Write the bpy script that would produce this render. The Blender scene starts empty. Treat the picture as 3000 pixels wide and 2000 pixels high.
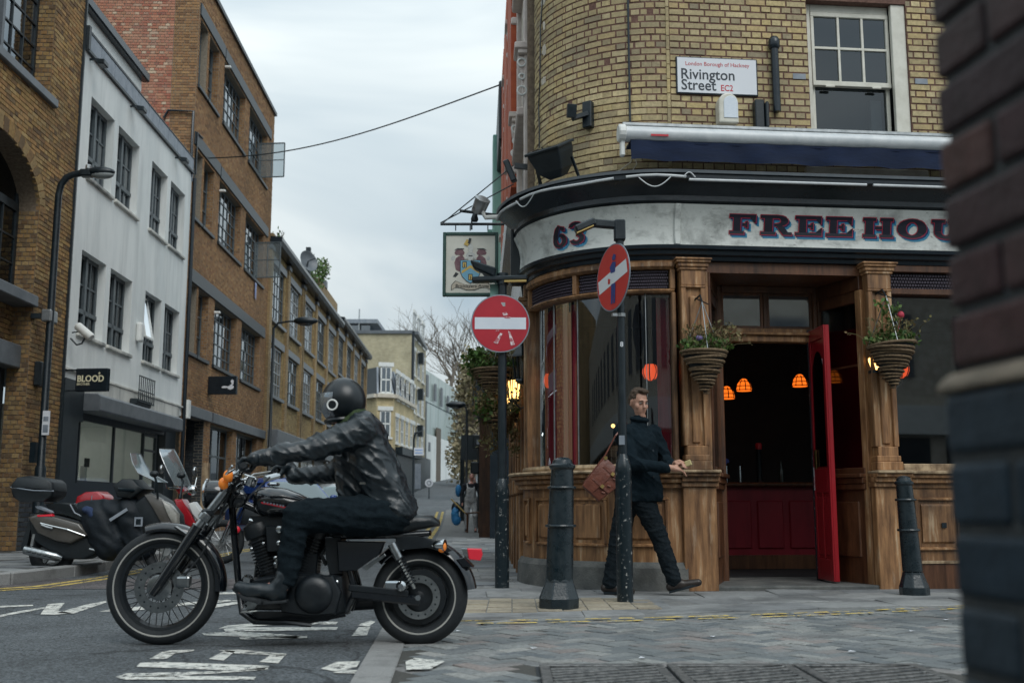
import bpy,bmesh,math,random
import numpy as np
from mathutils import Vector,Matrix,noise
V=Vector
rnd=random.Random(7)
SC=bpy.context.scene
COL=SC.collection
PI=math.pi
# ---------------------------------------------------------------- camera
cam_d=bpy.data.cameras.new('camera')
cam=bpy.data.objects.new('camera',cam_d)
COL.objects.link(cam)
PITCH=math.radians(8.66)
cam.location=(0,0,.82)
cam.rotation_euler=(PI/2+PITCH,0,0)
cam_d.sensor_width=36
cam_d.lens=37.8
cam_d.clip_start=.05
cam_d.clip_end=1500
cam_d.dof.use_dof=True
cam_d.dof.focus_distance=10.2
cam_d.dof.aperture_fstop=2.9
SC.camera=cam
# ---------------------------------------------------------------- sky, sun, exposure
SUN_EL,SUN_AZ=math.radians(48),math.radians(153)
world=bpy.data.worlds.new('World')
SC.world=world
world.use_nodes=True
wn,wl=world.node_tree.nodes,world.node_tree.links
wn.clear()
w_out=wn.new('ShaderNodeOutputWorld')
w_bg=wn.new('ShaderNodeBackground')
w_sky=wn.new('ShaderNodeTexSky')
w_sky.sky_type='NISHITA'
w_sky.sun_disc=False
w_sky.sun_elevation=SUN_EL
w_sky.sun_rotation=SUN_AZ
wl.new(w_sky.outputs[0],w_bg.inputs[0])
w_bg.inputs[1].default_value=.07
w_cl=wn.new('ShaderNodeBackground')
w_tc=wn.new('ShaderNodeTexCoord')
w_sep=wn.new('ShaderNodeSeparateXYZ')
wl.new(w_tc.outputs['Generated'],w_sep.inputs[0])
w_el=wn.new('ShaderNodeMapRange')
w_el.inputs[1].default_value=0; w_el.inputs[2].default_value=1
w_el.inputs[3].default_value=.60; w_el.inputs[4].default_value=1.42
wl.new(w_sep.outputs[2],w_el.inputs[0])
w_map=wn.new('ShaderNodeMapping')
w_map.inputs['Location'].default_value=(3.1,1.7,.4)
w_map.inputs['Scale'].default_value=(2.0,2.0,5.0)
wl.new(w_tc.outputs['Generated'],w_map.inputs[0])
w_no=wn.new('ShaderNodeTexNoise')
w_no.inputs['Scale'].default_value=1.25
w_no.inputs['Detail'].default_value=5
w_no.inputs['Roughness'].default_value=.48
w_no.inputs['Distortion'].default_value=.5
wl.new(w_map.outputs[0],w_no.inputs['Vector'])
w_rp=wn.new('ShaderNodeValToRGB')
w_rp.color_ramp.elements[0].position=.36
w_rp.color_ramp.elements[0].color=(.54,.69,.80,1)
w_rp.color_ramp.elements[1].position=.66
w_rp.color_ramp.elements[1].color=(1.10,1.19,1.20,1)
wl.new(w_no.outputs['Fac'],w_rp.inputs[0])
w_mul=wn.new('ShaderNodeVectorMath'); w_mul.operation='SCALE'
wl.new(w_rp.outputs[0],w_mul.inputs[0])
wl.new(w_el.outputs[0],w_mul.inputs['Scale'])
wl.new(w_mul.outputs[0],w_cl.inputs[0])
w_cl.inputs[1].default_value=.84
w_mix=wn.new('ShaderNodeMixShader')
w_mix.inputs[0].default_value=.96
wl.new(w_bg.outputs[0],w_mix.inputs[1])
wl.new(w_cl.outputs[0],w_mix.inputs[2])
wl.new(w_mix.outputs[0],w_out.inputs[0])
sun_d=bpy.data.lights.new('sun','SUN')
sun_d.energy=1.15
sun_d.angle=math.radians(35)
sun_d.color=(1,.985,.95)
sun=bpy.data.objects.new('sun',sun_d)
COL.objects.link(sun)
sun_dir=V((math.sin(SUN_AZ)*math.cos(SUN_EL),math.cos(SUN_AZ)*math.cos(SUN_EL),math.sin(SUN_EL)))
sun.rotation_euler=sun_dir.to_track_quat('Z','Y').to_euler()
SC.view_settings.view_transform='Standard'
SC.view_settings.look='None'
SC.view_settings.gamma=1
SC.view_settings.exposure=.24
SC.view_settings.use_curve_mapping=False
SC.cycles.max_bounces=6
SC.cycles.transparent_max_bounces=12
SC.cycles.use_denoising=True
# ---------------------------------------------------------------- helpers
def ray(px,py):
 u,v=(px-1500)/3150,(1000-py)/3150
 return V((u,math.cos(PITCH)-v*math.sin(PITCH),math.sin(PITCH)+v*math.cos(PITCH)))
def at(px,py,Y):
 k=ray(px,py)
 return V((0,0,.82))+k*(Y/k.y)
def gnd(px,py,z=0.0):
 k=ray(px,py)
 return V((0,0,.82))+k*((z-.82)/k.z)
WORG={}
def props(o,label=None,cat=None,group=None,kind=None):
 for k,v in(('label',label),('category',cat),('group',group),('kind',kind)):
  if v:
   o[k]=v
 return o
def thing(name,label,cat,loc=(0,0,0),group=None):
 o=bpy.data.objects.new(name,None)
 COL.objects.link(o)
 o.location=loc
 o.empty_display_size=.1
 WORG[o.name]=V(loc)
 return props(o,label,cat,group)
def copy_tree(o,parent=None):
 c=o.copy()
 COL.objects.link(c)
 if parent is not None:
  c.parent=parent
 WORG[c.name]=WORG.get(o.name,V((0,0,0)))
 for ch in list(o.children):
  copy_tree(ch,c)
 return c
def put(o,loc,rz=0,s=1,label=None,group=None):
 o.location=loc
 o.rotation_euler=(0,0,rz)
 o.scale=(s,s,s)
 if label:o['label']=label
 if group:o['group']=group
 return o
class MB:
 """Collects shapes and links them as one mesh object."""
 def __init__(s,fm=None):
  s.v,s.f,s.t,s.fm,s.tint=[],[],[],fm,.5
 def add(s,vs,fs,tint=None):
  o=len(s.v)
  if s.fm:vs=[s.fm(*p)for p in vs]
  s.v+=[tuple(p)for p in vs]
  s.f+=[tuple(i+o for i in f)for f in fs]
  s.t+=[s.tint if tint is None else tint]*len(fs)
  return s
 def box(s,x0,x1,y0,y1,z0,z1,tint=None):
  return s.add([(x0,y0,z0),(x1,y0,z0),(x1,y1,z0),(x0,y1,z0),(x0,y0,z1),(x1,y0,z1),(x1,y1,z1),(x0,y1,z1)],[(0,3,2,1),(4,5,6,7),(0,1,5,4),(1,2,6,5),(2,3,7,6),(3,0,4,7)],tint)
 def beam(s,p,q,w,h,up=(0,0,1)):
  p,q=V(p),V(q)
  d=(q-p).normalized()
  a=d.cross(V(up))
  a=d.cross(V((1,0,0)))if a.length<1e-4 else a
  a.normalize()
  b=a.cross(d)
  a,b=a*w/2,b*h/2
  return s.add([p-a-b,p+a-b,p+a+b,p-a+b,q-a-b,q+a-b,q+a+b,q-a+b],[(0,3,2,1),(4,5,6,7),(0,1,5,4),(1,2,6,5),(2,3,7,6),(3,0,4,7)])
 def tube(s,pts,r,n=8,cap=True):
  pts=[V(p)for p in pts]
  rs=r if isinstance(r,(list,tuple))else[r]*len(pts)
  vs,fs=[],[]
  nrm=None
  for i,p in enumerate(pts):
   d=(pts[min(i+1,len(pts)-1)]-pts[max(i-1,0)])
   d=d.normalized()if d.length>1e-9 else V((0,0,1))
   if nrm is None:
    nrm=d.cross(V((0,0,1)))
    if nrm.length<.05:nrm=d.cross(V((1,0,0)))
   nrm=(nrm-d*nrm.dot(d))
   nrm.normalize()
   b=d.cross(nrm)
   for k in range(n):
    a=2*PI*k/n
    vs.append(p+(nrm*math.cos(a)+b*math.sin(a))*rs[i])
  for i in range(len(pts)-1):
   for k in range(n):
    fs.append((i*n+k,i*n+(k+1)%n,(i+1)*n+(k+1)%n,(i+1)*n+k))
  if cap:
   fs.append(tuple(range(n-1,-1,-1)))
   fs.append(tuple((len(pts)-1)*n+k for k in range(n)))
  return s.add(vs,fs)
 def lathe(s,prof,n=16,o=(0,0,0),ax=(0,0,1),cap=True):
  ax=V(ax).normalized()
  a=ax.cross(V((1,0,0)))
  if a.length<.1:a=ax.cross(V((0,1,0)))
  a.normalize()
  b=ax.cross(a)
  o=V(o)
  vs,fs=[],[]
  for r,z in prof:
   for k in range(n):
    t=2*PI*k/n
    vs.append(o+ax*z+(a*math.cos(t)+b*math.sin(t))*r)
  for i in range(len(prof)-1):
   for k in range(n):
    fs.append((i*n+k,i*n+(k+1)%n,(i+1)*n+(k+1)%n,(i+1)*n+k))
  if cap:
   fs.append(tuple(range(n-1,-1,-1)))
   fs.append(tuple((len(prof)-1)*n+k for k in range(n)))
  return s.add(vs,fs)
 def ring(s,o,R,r,ax,n=32,m=8,a0=0,a1=2*PI,sq=1.0):
  """Torus or an arc of one about the axis ax; sq flattens the section along the axis."""
  ax=V(ax).normalized()
  a=ax.cross(V((1,0,0)))
  if a.length<.1:a=ax.cross(V((0,1,0)))
  a.normalize()
  b=ax.cross(a)
  o=V(o)
  full=abs(a1-a0-2*PI)<1e-6
  N=n if full else n+1
  vs,fs=[],[]
  for i in range(N):
   t=a0+(a1-a0)*i/n
   d=a*math.cos(t)+b*math.sin(t)
   for k in range(m):
    q=2*PI*k/m
    vs.append(o+d*(R+r*math.cos(q))+ax*(r*sq*math.sin(q)))
  for i in range(n):
   j=(i+1)%N
   for k in range(m):
    fs.append((i*m+k,i*m+(k+1)%m,j*m+(k+1)%m,j*m+k))
  if not full:
   fs.append(tuple(range(m)))
   fs.append(tuple((N-1)*m+k for k in range(m-1,-1,-1)))
  return s.add(vs,fs)
 def ball(s,c,r,n=14,m=9):
  c=V(c)
  r=(r,r,r)if not isinstance(r,(tuple,list))else r
  vs,fs=[c+V((0,0,-r[2]))],[]
  for i in range(1,m):
   f=-PI/2+PI*i/m
   for k in range(n):
    t=2*PI*k/n
    vs.append(c+V((r[0]*math.cos(f)*math.cos(t),r[1]*math.cos(f)*math.sin(t),r[2]*math.sin(f))))
  vs.append(c+V((0,0,r[2])))
  for k in range(n):
   fs.append((0,1+(k+1)%n,1+k))
   fs.append((len(vs)-1,len(vs)-1-n+k,len(vs)-1-n+(k+1)%n))
  for i in range(m-2):
   for k in range(n):
    a,b=1+i*n+k,1+i*n+(k+1)%n
    fs.append((a,b,b+n,a+n))
  return s.add(vs,fs)
 def loft(s,secs,cap=True):
  n=len(secs[0])
  vs=[p for q in secs for p in q]
  fs=[]
  for i in range(len(secs)-1):
   for k in range(n):
    fs.append((i*n+k,i*n+(k+1)%n,(i+1)*n+(k+1)%n,(i+1)*n+k))
  if cap:
   fs.append(tuple(range(n-1,-1,-1)))
   fs.append(tuple((len(secs)-1)*n+k for k in range(n)))
  return s.add(vs,fs)
 def prism(s,pts,w0,w1):
  """Polygon given in (first, third) coordinates, extruded along the second."""
  return s.loft([[(x,w0,z)for x,z in pts],[(x,w1,z)for x,z in pts]])
 def slab(s,pts,y0,y1,inset=.02,k=.9,steps=2):
  """Extruded outline whose two faces are drawn in, so that the rim is rounded."""
  cx=sum(p[0]for p in pts)/len(pts)
  cz=sum(p[1]for p in pts)/len(pts)
  def sec(y,f):return[(cx+(x-cx)*f,y,cz+(z-cz)*f)for x,z in pts]
  secs=[]
  for i in range(steps+1):
   a=PI/2*i/steps
   secs.append(sec(y0+inset*(1-math.cos(a)),k+(1-k)*math.sin(a)))
  for i in range(steps,-1,-1):
   a=PI/2*i/steps
   secs.append(sec(y1-inset*(1-math.cos(a)),k+(1-k)*math.sin(a)))
  return s.loft(secs)
 def sweep(s,prof,ts):
  """Closed section of (second, third) coordinates carried along the first."""
  return s.loft([[(t,w,z)for w,z in prof]for t in ts])
 def build(s,name,mat,parent=None,smooth=False,bevel=0,label=None,cat=None,group=None,kind=None,recalc=True,seg=1):
  org=V((0,0,0))
  p=parent
  while p is not None:
   org=org+WORG_LOCAL.get(p.name,V(p.location))
   p=p.parent
  vs=[(v[0]-org.x,v[1]-org.y,v[2]-org.z)for v in s.v]if parent is not None else s.v
  o=V((0,0,0))
  if parent is None and vs:
   o=V((sum(v[0]for v in vs)/len(vs),sum(v[1]for v in vs)/len(vs),min(v[2]for v in vs)))
   vs=[(v[0]-o.x,v[1]-o.y,v[2]-o.z)for v in vs]
  me=bpy.data.meshes.new(name)
  me.from_pydata(vs,[],s.f)
  if recalc and len(s.f)<40000:
   bm=bmesh.new(); bm.from_mesh(me)
   bmesh.ops.recalc_face_normals(bm,faces=bm.faces)
   bm.to_mesh(me); bm.free()
  at_=me.attributes.new('tint','FLOAT','FACE')
  at_.data.foreach_set('value',s.t)
  if smooth:
   me.shade_smooth()
   me.set_sharp_from_angle(angle=math.radians(smooth if smooth is not True else 40))
  if mat:me.materials.append(mat)
  ob=bpy.data.objects.new(name,me)
  COL.objects.link(ob)
  ob.location=o
  if parent is not None:ob.parent=parent
  if bevel:
   b=ob.modifiers.new('edge','BEVEL')
   b.width=bevel; b.segments=seg; b.limit_method='ANGLE'; b.angle_limit=math.radians(35)
  return props(ob,label,cat,group,kind)
WORG_LOCAL={}
def newmat(name):
 m=bpy.data.materials.new(name)
 m.use_nodes=True
 nt=m.node_tree
 return m,nt.nodes,nt.links,nt.nodes['Principled BSDF']
def mat(name,c,c2=None,rough=.6,metal=0.0,scale=6.0,stretch=(1,1,1),bump=0.0,bscale=None,detail=5,lo=.35,hi=.65,coat=0,rough2=None,spec=None,sheen=0,c3=None,grain=0):
 m,N,L,P=newmat(name)
 P.inputs['Roughness'].default_value=rough
 P.inputs['Metallic'].default_value=metal
 P.inputs['Base Color'].default_value=(*c,1)
 if coat:
  P.inputs['Coat Weight'].default_value=coat
  P.inputs['Coat Roughness'].default_value=.08
 if spec is not None:P.inputs['Specular IOR Level'].default_value=spec
 if sheen:P.inputs['Sheen Weight'].default_value=sheen
 if c2 is None and not bump:return m
 tc=N.new('ShaderNodeTexCoord')
 mp=N.new('ShaderNodeMapping')
 mp.inputs['Scale'].default_value=stretch
 oi=N.new('ShaderNodeObjectInfo'); rv=N.new('ShaderNodeVectorMath'); rv.operation='MULTIPLY_ADD'
 L.new(oi.outputs['Random'],rv.inputs[0]); rv.inputs[1].default_value=(31,17,23); L.new(tc.outputs['Object'],rv.inputs[2])
 L.new(rv.outputs[0],mp.inputs[0])
 if c2 is not None:
  no=N.new('ShaderNodeTexNoise')
  no.inputs['Scale'].default_value=scale
  no.inputs['Detail'].default_value=detail
  no.inputs['Roughness'].default_value=.62
  L.new(mp.outputs[0],no.inputs['Vector'])
  rp=N.new('ShaderNodeValToRGB')
  e=rp.color_ramp.elements
  e[0].position,e[0].color=lo,(*c,1)
  e[1].position,e[1].color=hi,(*c2,1)
  if c3 is not None:
   x=e.new(min(.99,hi+.12)); x.color=(*c3,1)
  L.new(no.outputs['Fac'],rp.inputs[0])
  L.new(rp.outputs[0],P.inputs['Base Color'])
  if rough2 is not None:
   mr=N.new('ShaderNodeMapRange')
   mr.inputs[1].default_value=lo; mr.inputs[2].default_value=hi
   mr.inputs[3].default_value=rough; mr.inputs[4].default_value=rough2
   L.new(no.outputs['Fac'],mr.inputs[0])
   L.new(mr.outputs[0],P.inputs['Roughness'])
 if bump:
  n2=N.new('ShaderNodeTexNoise')
  n2.inputs['Scale'].default_value=bscale or scale*4
  n2.inputs['Detail'].default_value=6
  L.new(mp.outputs[0],n2.inputs['Vector'])
  bp=N.new('ShaderNodeBump')
  bp.inputs['Strength'].default_value=bump
  bp.inputs['Distance'].default_value=.02
  L.new(n2.outputs['Fac'],bp.inputs['Height'])
  L.new(bp.outputs[0],P.inputs['Normal'])
 return m
def tintmat(name,cols,rough=.8,nscale=30,namt=.25,bump=.3,bscale=120,spec=.3,stain=None):
 """Colour picked per brick, paver or tile: from the face attribute for joined pieces, from the object for single ones."""
 m,N,L,P=newmat(name)
 P.inputs['Roughness'].default_value=rough
 P.inputs['Specular IOR Level'].default_value=spec
 a=N.new('ShaderNodeAttribute'); a.attribute_name='tint'
 oi=N.new('ShaderNodeObjectInfo')
 ad=N.new('ShaderNodeMath'); ad.operation='ADD'
 fr=N.new('ShaderNodeMath'); fr.operation='FRACT'
 L.new(a.outputs['Fac'],ad.inputs[0]); L.new(oi.outputs['Random'],ad.inputs[1]); L.new(ad.outputs[0],fr.inputs[0])
 rp=N.new('ShaderNodeValToRGB')
 rp.color_ramp.interpolation='LINEAR'
 e=rp.color_ramp.elements
 for i,c in enumerate(cols):
  p=i/(len(cols)-1)
  if i==0:e[0].position=0; e[0].color=(*c,1)
  elif i==len(cols)-1:e[-1].position=1; e[-1].color=(*c,1)
  else:
   x=e.new(p); x.color=(*c,1)
 L.new(fr.outputs[0],rp.inputs[0])
 ge=N.new('ShaderNodeNewGeometry')
 no=N.new('ShaderNodeTexNoise')
 no.inputs['Scale'].default_value=nscale; no.inputs['Detail'].default_value=6; no.inputs['Roughness'].default_value=.7
 L.new(ge.outputs['Position'],no.inputs['Vector'])
 mr=N.new('ShaderNodeMapRange')
 mr.inputs[1].default_value=.3; mr.inputs[2].default_value=.7
 mr.inputs[3].default_value=1-namt; mr.inputs[4].default_value=1+namt
 L.new(no.outputs['Fac'],mr.inputs[0])
 vm=N.new('ShaderNodeVectorMath'); vm.operation='SCALE'
 L.new(rp.outputs[0],vm.inputs[0]); L.new(mr.outputs[0],vm.inputs['Scale'])
 out=vm.outputs[0]
 if stain:
  n3=N.new('ShaderNodeTexNoise'); n3.inputs['Scale'].default_value=stain[1]; n3.inputs['Detail'].default_value=4
  L.new(ge.outputs['Position'],n3.inputs['Vector'])
  r3=N.new('ShaderNodeMapRange'); r3.inputs[1].default_value=.42; r3.inputs[2].default_value=.66
  r3.inputs[3].default_value=0; r3.inputs[4].default_value=stain[2]
  L.new(n3.outputs['Fac'],r3.inputs[0])
  mx=N.new('ShaderNodeMix'); mx.data_type='RGBA'
  L.new(r3.outputs[0],mx.inputs[0]); L.new(out,mx.inputs[6]); mx.inputs[7].default_value=(*stain[0],1)
  out=mx.outputs[2]
 L.new(out,P.inputs['Base Color'])
 n2=N.new('ShaderNodeTexNoise'); n2.inputs['Scale'].default_value=bscale; n2.inputs['Detail'].default_value=5
 L.new(ge.outputs['Position'],n2.inputs['Vector'])
 bp=N.new('ShaderNodeBump'); bp.inputs['Strength'].default_value=bump; bp.inputs['Distance'].default_value=.006
 L.new(n2.outputs['Fac'],bp.inputs['Height']); L.new(bp.outputs[0],P.inputs['Normal'])
 return m
def glassmat(name,tint=(.8,.87,.88),refl=.10,rough=.02,body=None,bodyf=0.0,fm=.55):
 """Window pane: a tinted see-through sheet with a fresnel mirror over it."""
 m,N,L,P=newmat(name)
 N.remove(P)
 out=[n for n in N if n.type=='OUTPUT_MATERIAL'][0]
 tr=N.new('ShaderNodeBsdfTransparent'); tr.inputs[0].default_value=(*tint,1)
 gl=N.new('ShaderNodeBsdfGlossy'); gl.inputs['Roughness'].default_value=rough
 gl.inputs['Color'].default_value=(.9,.95,1,1)
 fr=N.new('ShaderNodeFresnel'); fr.inputs[0].default_value=1.5
 mu=N.new('ShaderNodeMath'); mu.operation='MULTIPLY_ADD'; mu.inputs[1].default_value=fm; mu.inputs[2].default_value=refl-.04*fm
 mu.use_clamp=True
 L.new(fr.outputs[0],mu.inputs[0])
 base=tr.outputs[0]
 if body:
  df=N.new('ShaderNodeBsdfDiffuse'); df.inputs[0].default_value=(*body,1)
  m2=N.new('ShaderNodeMixShader'); m2.inputs[0].default_value=bodyf
  L.new(tr.outputs[0],m2.inputs[1]); L.new(df.outputs[0],m2.inputs[2]); base=m2.outputs[0]
 mx=N.new('ShaderNodeMixShader')
 L.new(mu.outputs[0],mx.inputs[0]); L.new(base,mx.inputs[1]); L.new(gl.outputs[0],mx.inputs[2])
 L.new(mx.outputs[0],out.inputs[0])
 return m
def glowmat(name,c,strength,base=None):
 m,N,L,P=newmat(name)
 P.inputs['Base Color'].default_value=(*(base or c),1)
 P.inputs['Emission Color'].default_value=(*c,1)
 P.inputs['Emission Strength'].default_value=strength
 P.inputs['Roughness'].default_value=.4
 return m
def cut(iv,a,b):
 out=[]
 for x0,x1 in iv:
  if b<=x0 or a>=x1:out.append((x0,x1)); continue
  if a>x0:out.append((x0,a))
  if b<x1:out.append((b,x1))
 return out
def lay_bricks(fm,u0,u1,z0,z1,mat_,parent,holes=(),course=.075,bond='flemish',L=.225,joint=.010,proud=.008,single=300,key=None,jit=.004,name='brick',skip=None,tints=(0,1),stuffname='brickwork'):
 """holes: (u0, u1, z0, z1) or a function z -> (a, b) or None. The single largest in view are objects, the rest one mesh."""
 cells=[]
 nz=max(1,int(round((z1-z0)/course)))
 ch=(z1-z0)/nz
 for r in range(nz):
  za,zb=z0+r*ch+joint/2,z0+(r+1)*ch-joint/2
  zm=(za+zb)/2
  if bond=='flemish':
   pat=[L,L/2]; off=(r%2)*L*.75
  elif bond=='english':
   pat=[L]if r%2 else[L/2]; off=L/4 if r%2 else 0
  elif bond=='header':
   pat=[L/2]; off=(r%2)*L/4
  else:
   pat=[L]; off=(r%2)*L/2
  u,i=u0-off,0
  while u<u1:
   w=pat[i%len(pat)]
   a,b=max(u,u0)+joint/2,min(u+w,u1)-joint/2
   full=(u>=u0-1e-6 and u+w<=u1+1e-6)
   u+=w; i+=1
   if b-a<.015:continue
   iv=[(a,b)]
   for h in holes:
    if callable(h):
     q=h(zm)
     if q:iv=cut(iv,*q)
    elif h[2]-.01<zm<h[3]+.01:iv=cut(iv,h[0],h[1])
   for p0,p1 in iv:
    if p1-p0<.015:continue
    if skip and skip((p0+p1)/2,zm):continue
    cells.append((p0,p1,za,zb,full and(p0,p1)==(a,b)))
 eye=V((0,0,.82))
 if single:
  fulls=[(key(c)if key else(fm((c[0]+c[1])/2,0,(c[2]+c[3])/2)-eye).length/(c[1]-c[0])**.5,i)for i,c in enumerate(cells)if c[4]]
  fulls.sort()
  chosen={i for d,i in fulls[:single]}
 else:
  chosen=set()
 meshes={}
 sb=MB()
 for i,(a,b,za,zb,fl)in enumerate(cells):
  w=proud+rnd.uniform(-jit,jit)
  tn=rnd.uniform(*tints)
  if i in chosen:
   hl,hz=round((b-a)/2,4),round((zb-za)/2,4)
   k=(hl,hz)
   if k not in meshes:
    me=bpy.data.meshes.new(name)
    q=.003
    me.from_pydata([(-hl,0,-hz),(hl,0,-hz),(hl,0,hz),(-hl,0,hz),(-hl,-.008,-hz),(hl,-.008,-hz),(hl,-.008,hz),(-hl,-.008,hz),(-hl+q,-.011,-hz+q),(hl-q,-.011,-hz+q),(hl-q,-.011,hz-q),(-hl+q,-.011,hz-q)],[],[(0,1,5,4),(1,2,6,5),(2,3,7,6),(3,0,4,7),(4,5,9,8),(5,6,10,9),(6,7,11,10),(7,4,8,11),(8,9,10,11)])
    me.attributes.new('tint','FLOAT','FACE')
    me.materials.append(mat_)
    meshes[k]=me
   um=(a+b)/2
   p=fm(um,w-.011,(za+zb)/2)
   t=(fm(um+.01,0,za)-fm(um-.01,0,za)).normalized()
   ow=fm(um,.01,za)-fm(um,0,za)
   if ow.x*t.y-ow.y*t.x<0:t=-t
   ob=bpy.data.objects.new(name,meshes[k])
   COL.objects.link(ob)
   ob.parent=parent
   ob.location=p-V(parent.location)
   ob.rotation_euler=(rnd.uniform(-.02,.02),0,math.atan2(t.y,t.x)+rnd.uniform(-.006,.006))
  else:
   q=.003
   sb.add([fm(a,-.02,za),fm(b,-.02,za),fm(b,-.02,zb),fm(a,-.02,zb),fm(a+q,w,za+q),fm(b-q,w,za+q),fm(b-q,w,zb-q),fm(a+q,w,zb-q)],[(0,1,5,4),(1,2,6,5),(2,3,7,6),(3,0,4,7),(4,5,6,7)],tn)
 if sb.f:
  return sb.build(stuffname,mat_,parent,kind='stuff',recalc=False)
def wall_panel(mb,fm,u0,u1,z0,z1,holes,w=0.0,reveal=.2,du=None):
 """Sheet with rectangular openings and their reveals."""
 keep,mb.fm=mb.fm,None
 us=sorted({u0,u1,*[x for h in holes for x in h[:2]]}|({u0+(u1-u0)*i/int((u1-u0)/du+1)for i in range(int((u1-u0)/du+1))}if du else set()))
 zs=sorted({z0,z1,*[x for h in holes for x in h[2:4]]})
 us=[u for u in us if u0-1e-6<=u<=u1+1e-6]; zs=[z for z in zs if z0-1e-6<=z<=z1+1e-6]
 for a,b in zip(us,us[1:]):
  for c,d in zip(zs,zs[1:]):
   m,n=(a+b)/2,(c+d)/2
   if any(h[0]<m<h[1]and h[2]<n<h[3]for h in holes):continue
   mb.add([fm(a,w,c),fm(b,w,c),fm(b,w,d),fm(a,w,d)],[(0,1,2,3)])
 for a,b,c,d in[h[:4]for h in holes]:
  q=[(a,c),(b,c),(b,d),(a,d)]
  for i in range(4):
   p,r=q[i],q[(i+1)%4]
   mb.add([fm(p[0],w,p[1]),fm(r[0],w,r[1]),fm(r[0],w-reveal,r[1]),fm(p[0],w-reveal,p[1])],[(0,1,2,3)])
 mb.fm=keep
 return mb
def text_mesh(txt,size,name='lettering',extrude=.002,align='LEFT',bold=0.0,spacing=1.0,shear=0):
 cu=bpy.data.curves.new(name,'FONT')
 cu.body=txt
 cu.size=size
 cu.extrude=extrude
 cu.align_x=align
 cu.offset=bold
 cu.space_character=spacing
 cu.shear=shear
 cu.resolution_u=3
 tmp=bpy.data.objects.new(name,cu)
 COL.objects.link(tmp)
 dg=bpy.context.evaluated_depsgraph_get()
 me=bpy.data.meshes.new_from_object(tmp.evaluated_get(dg))
 bpy.data.objects.remove(tmp)
 return me
def text_on(txt,size,mat_,parent,p,xdir,zdir,name='lettering',wfit=None,**k):
 """Letters standing on a plane: p the start of the baseline, xdir along, zdir up (world)."""
 me=text_mesh(txt,size,name,**k)
 me.name=name
 xdir,zdir=V(xdir).normalized(),V(zdir).normalized()
 nd=xdir.cross(zdir)
 s=1.0
 if wfit:
  xs=[v.co.x for v in me.vertices]
  s=wfit/(max(xs)-min(xs))
 org=V((0,0,0)); q=parent
 while q is not None:org+=V(q.location); q=q.parent
 mtx=Matrix(((xdir.x*s,zdir.x,nd.x,p[0]-org.x),(xdir.y*s,zdir.y,nd.y,p[1]-org.y),(xdir.z*s,zdir.z,nd.z,p[2]-org.z),(0,0,0,1)))
 me.transform(mtx)
 me.materials.clear(); me.materials.append(mat_)
 o=bpy.data.objects.new(name,me)
 COL.objects.link(o)
 o.parent=parent
 return o
def cap_obj(name,caps,mat_,parent=None,voxel=.012,smooth=6,wrinkle=0.0,wscale=9.0,fn=None,extra=None):
 """A continuous rounded body: tapered limbs (p, q, r0, r1) and ellipsoids (c, (rx, ry, rz)) fused into one skin."""
 mb=MB()
 for c in caps:
  if len(c)==4:
   p,q,r0,r1=V(c[0]),V(c[1]),c[2],c[3]
   d=(q-p)
   ln=d.length
   d.normalize()
   prof=[]
   for i in range(5):
    a=-PI/2+PI/2*i/4
    prof.append((max(r0*math.cos(a),.001),r0*math.sin(a)))
   for i in range(1,5):
    a=PI/2*i/4
    prof.append((max(r1*math.cos(a),.001),ln+r1*math.sin(a)))
   if r0!=r1 or ln>0:prof.insert(5,(r1,ln))
   mb.lathe(prof,12,p,d)
  elif len(c)==3:
   b=MB(); b.ball((0,0,0),c[1],16,10)
   mb.add([V(c[0])+c[2]@V(v)for v in b.v],b.f)
  else:
   mb.ball(c[0],c[1],16,10)
 if extra:extra(mb)
 ob=mb.build(name+'_seed',None)
 r=ob.modifiers.new('r','REMESH'); r.mode='VOXEL'; r.voxel_size=voxel
 sm=ob.modifiers.new('s','SMOOTH'); sm.iterations=smooth; sm.factor=.5
 dg=bpy.context.evaluated_depsgraph_get()
 me=bpy.data.meshes.new_from_object(ob.evaluated_get(dg))
 loc=V(ob.location)
 bpy.data.objects.remove(ob)
 me.name=name
 org=V((0,0,0)); q=parent
 while q is not None:org+=V(q.location); q=q.parent
 me.calc_loop_triangles()
 nrm=[v.normal.copy()for v in me.vertices]
 for v,n in zip(me.vertices,nrm):
  w=v.co+loc
  if wrinkle:
   h=noise.noise(V((w.x*wscale,w.y*wscale,w.z*wscale*1.7)))+.5*noise.noise(w*wscale*2.3)
   w=w+n*h*wrinkle
  if fn:w=fn(w,n)
  v.co=w-org
 me.shade_smooth()
 me.materials.append(mat_)
 o=bpy.data.objects.new(name,me)
 COL.objects.link(o)
 if parent is not None:o.parent=parent
 return o
def folds(amp,sx=5.0,sz=14.0,kx=0.0,pw=4):
 """Sharp-backed creases in cloth, from ridged noise drawn out along one direction."""
 def f(w,n):
  q=V((w.x*sx+3,w.y*sx,w.z*sz+w.x*kx))
  a=(1-abs(noise.noise(q))*1.6)
  b=(1-abs(noise.noise(q*2.1+V((7,2,5))))*1.6)
  return w+n*amp*(max(a,0)**pw+.5*max(b,0)**pw-.45)
 return f
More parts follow.
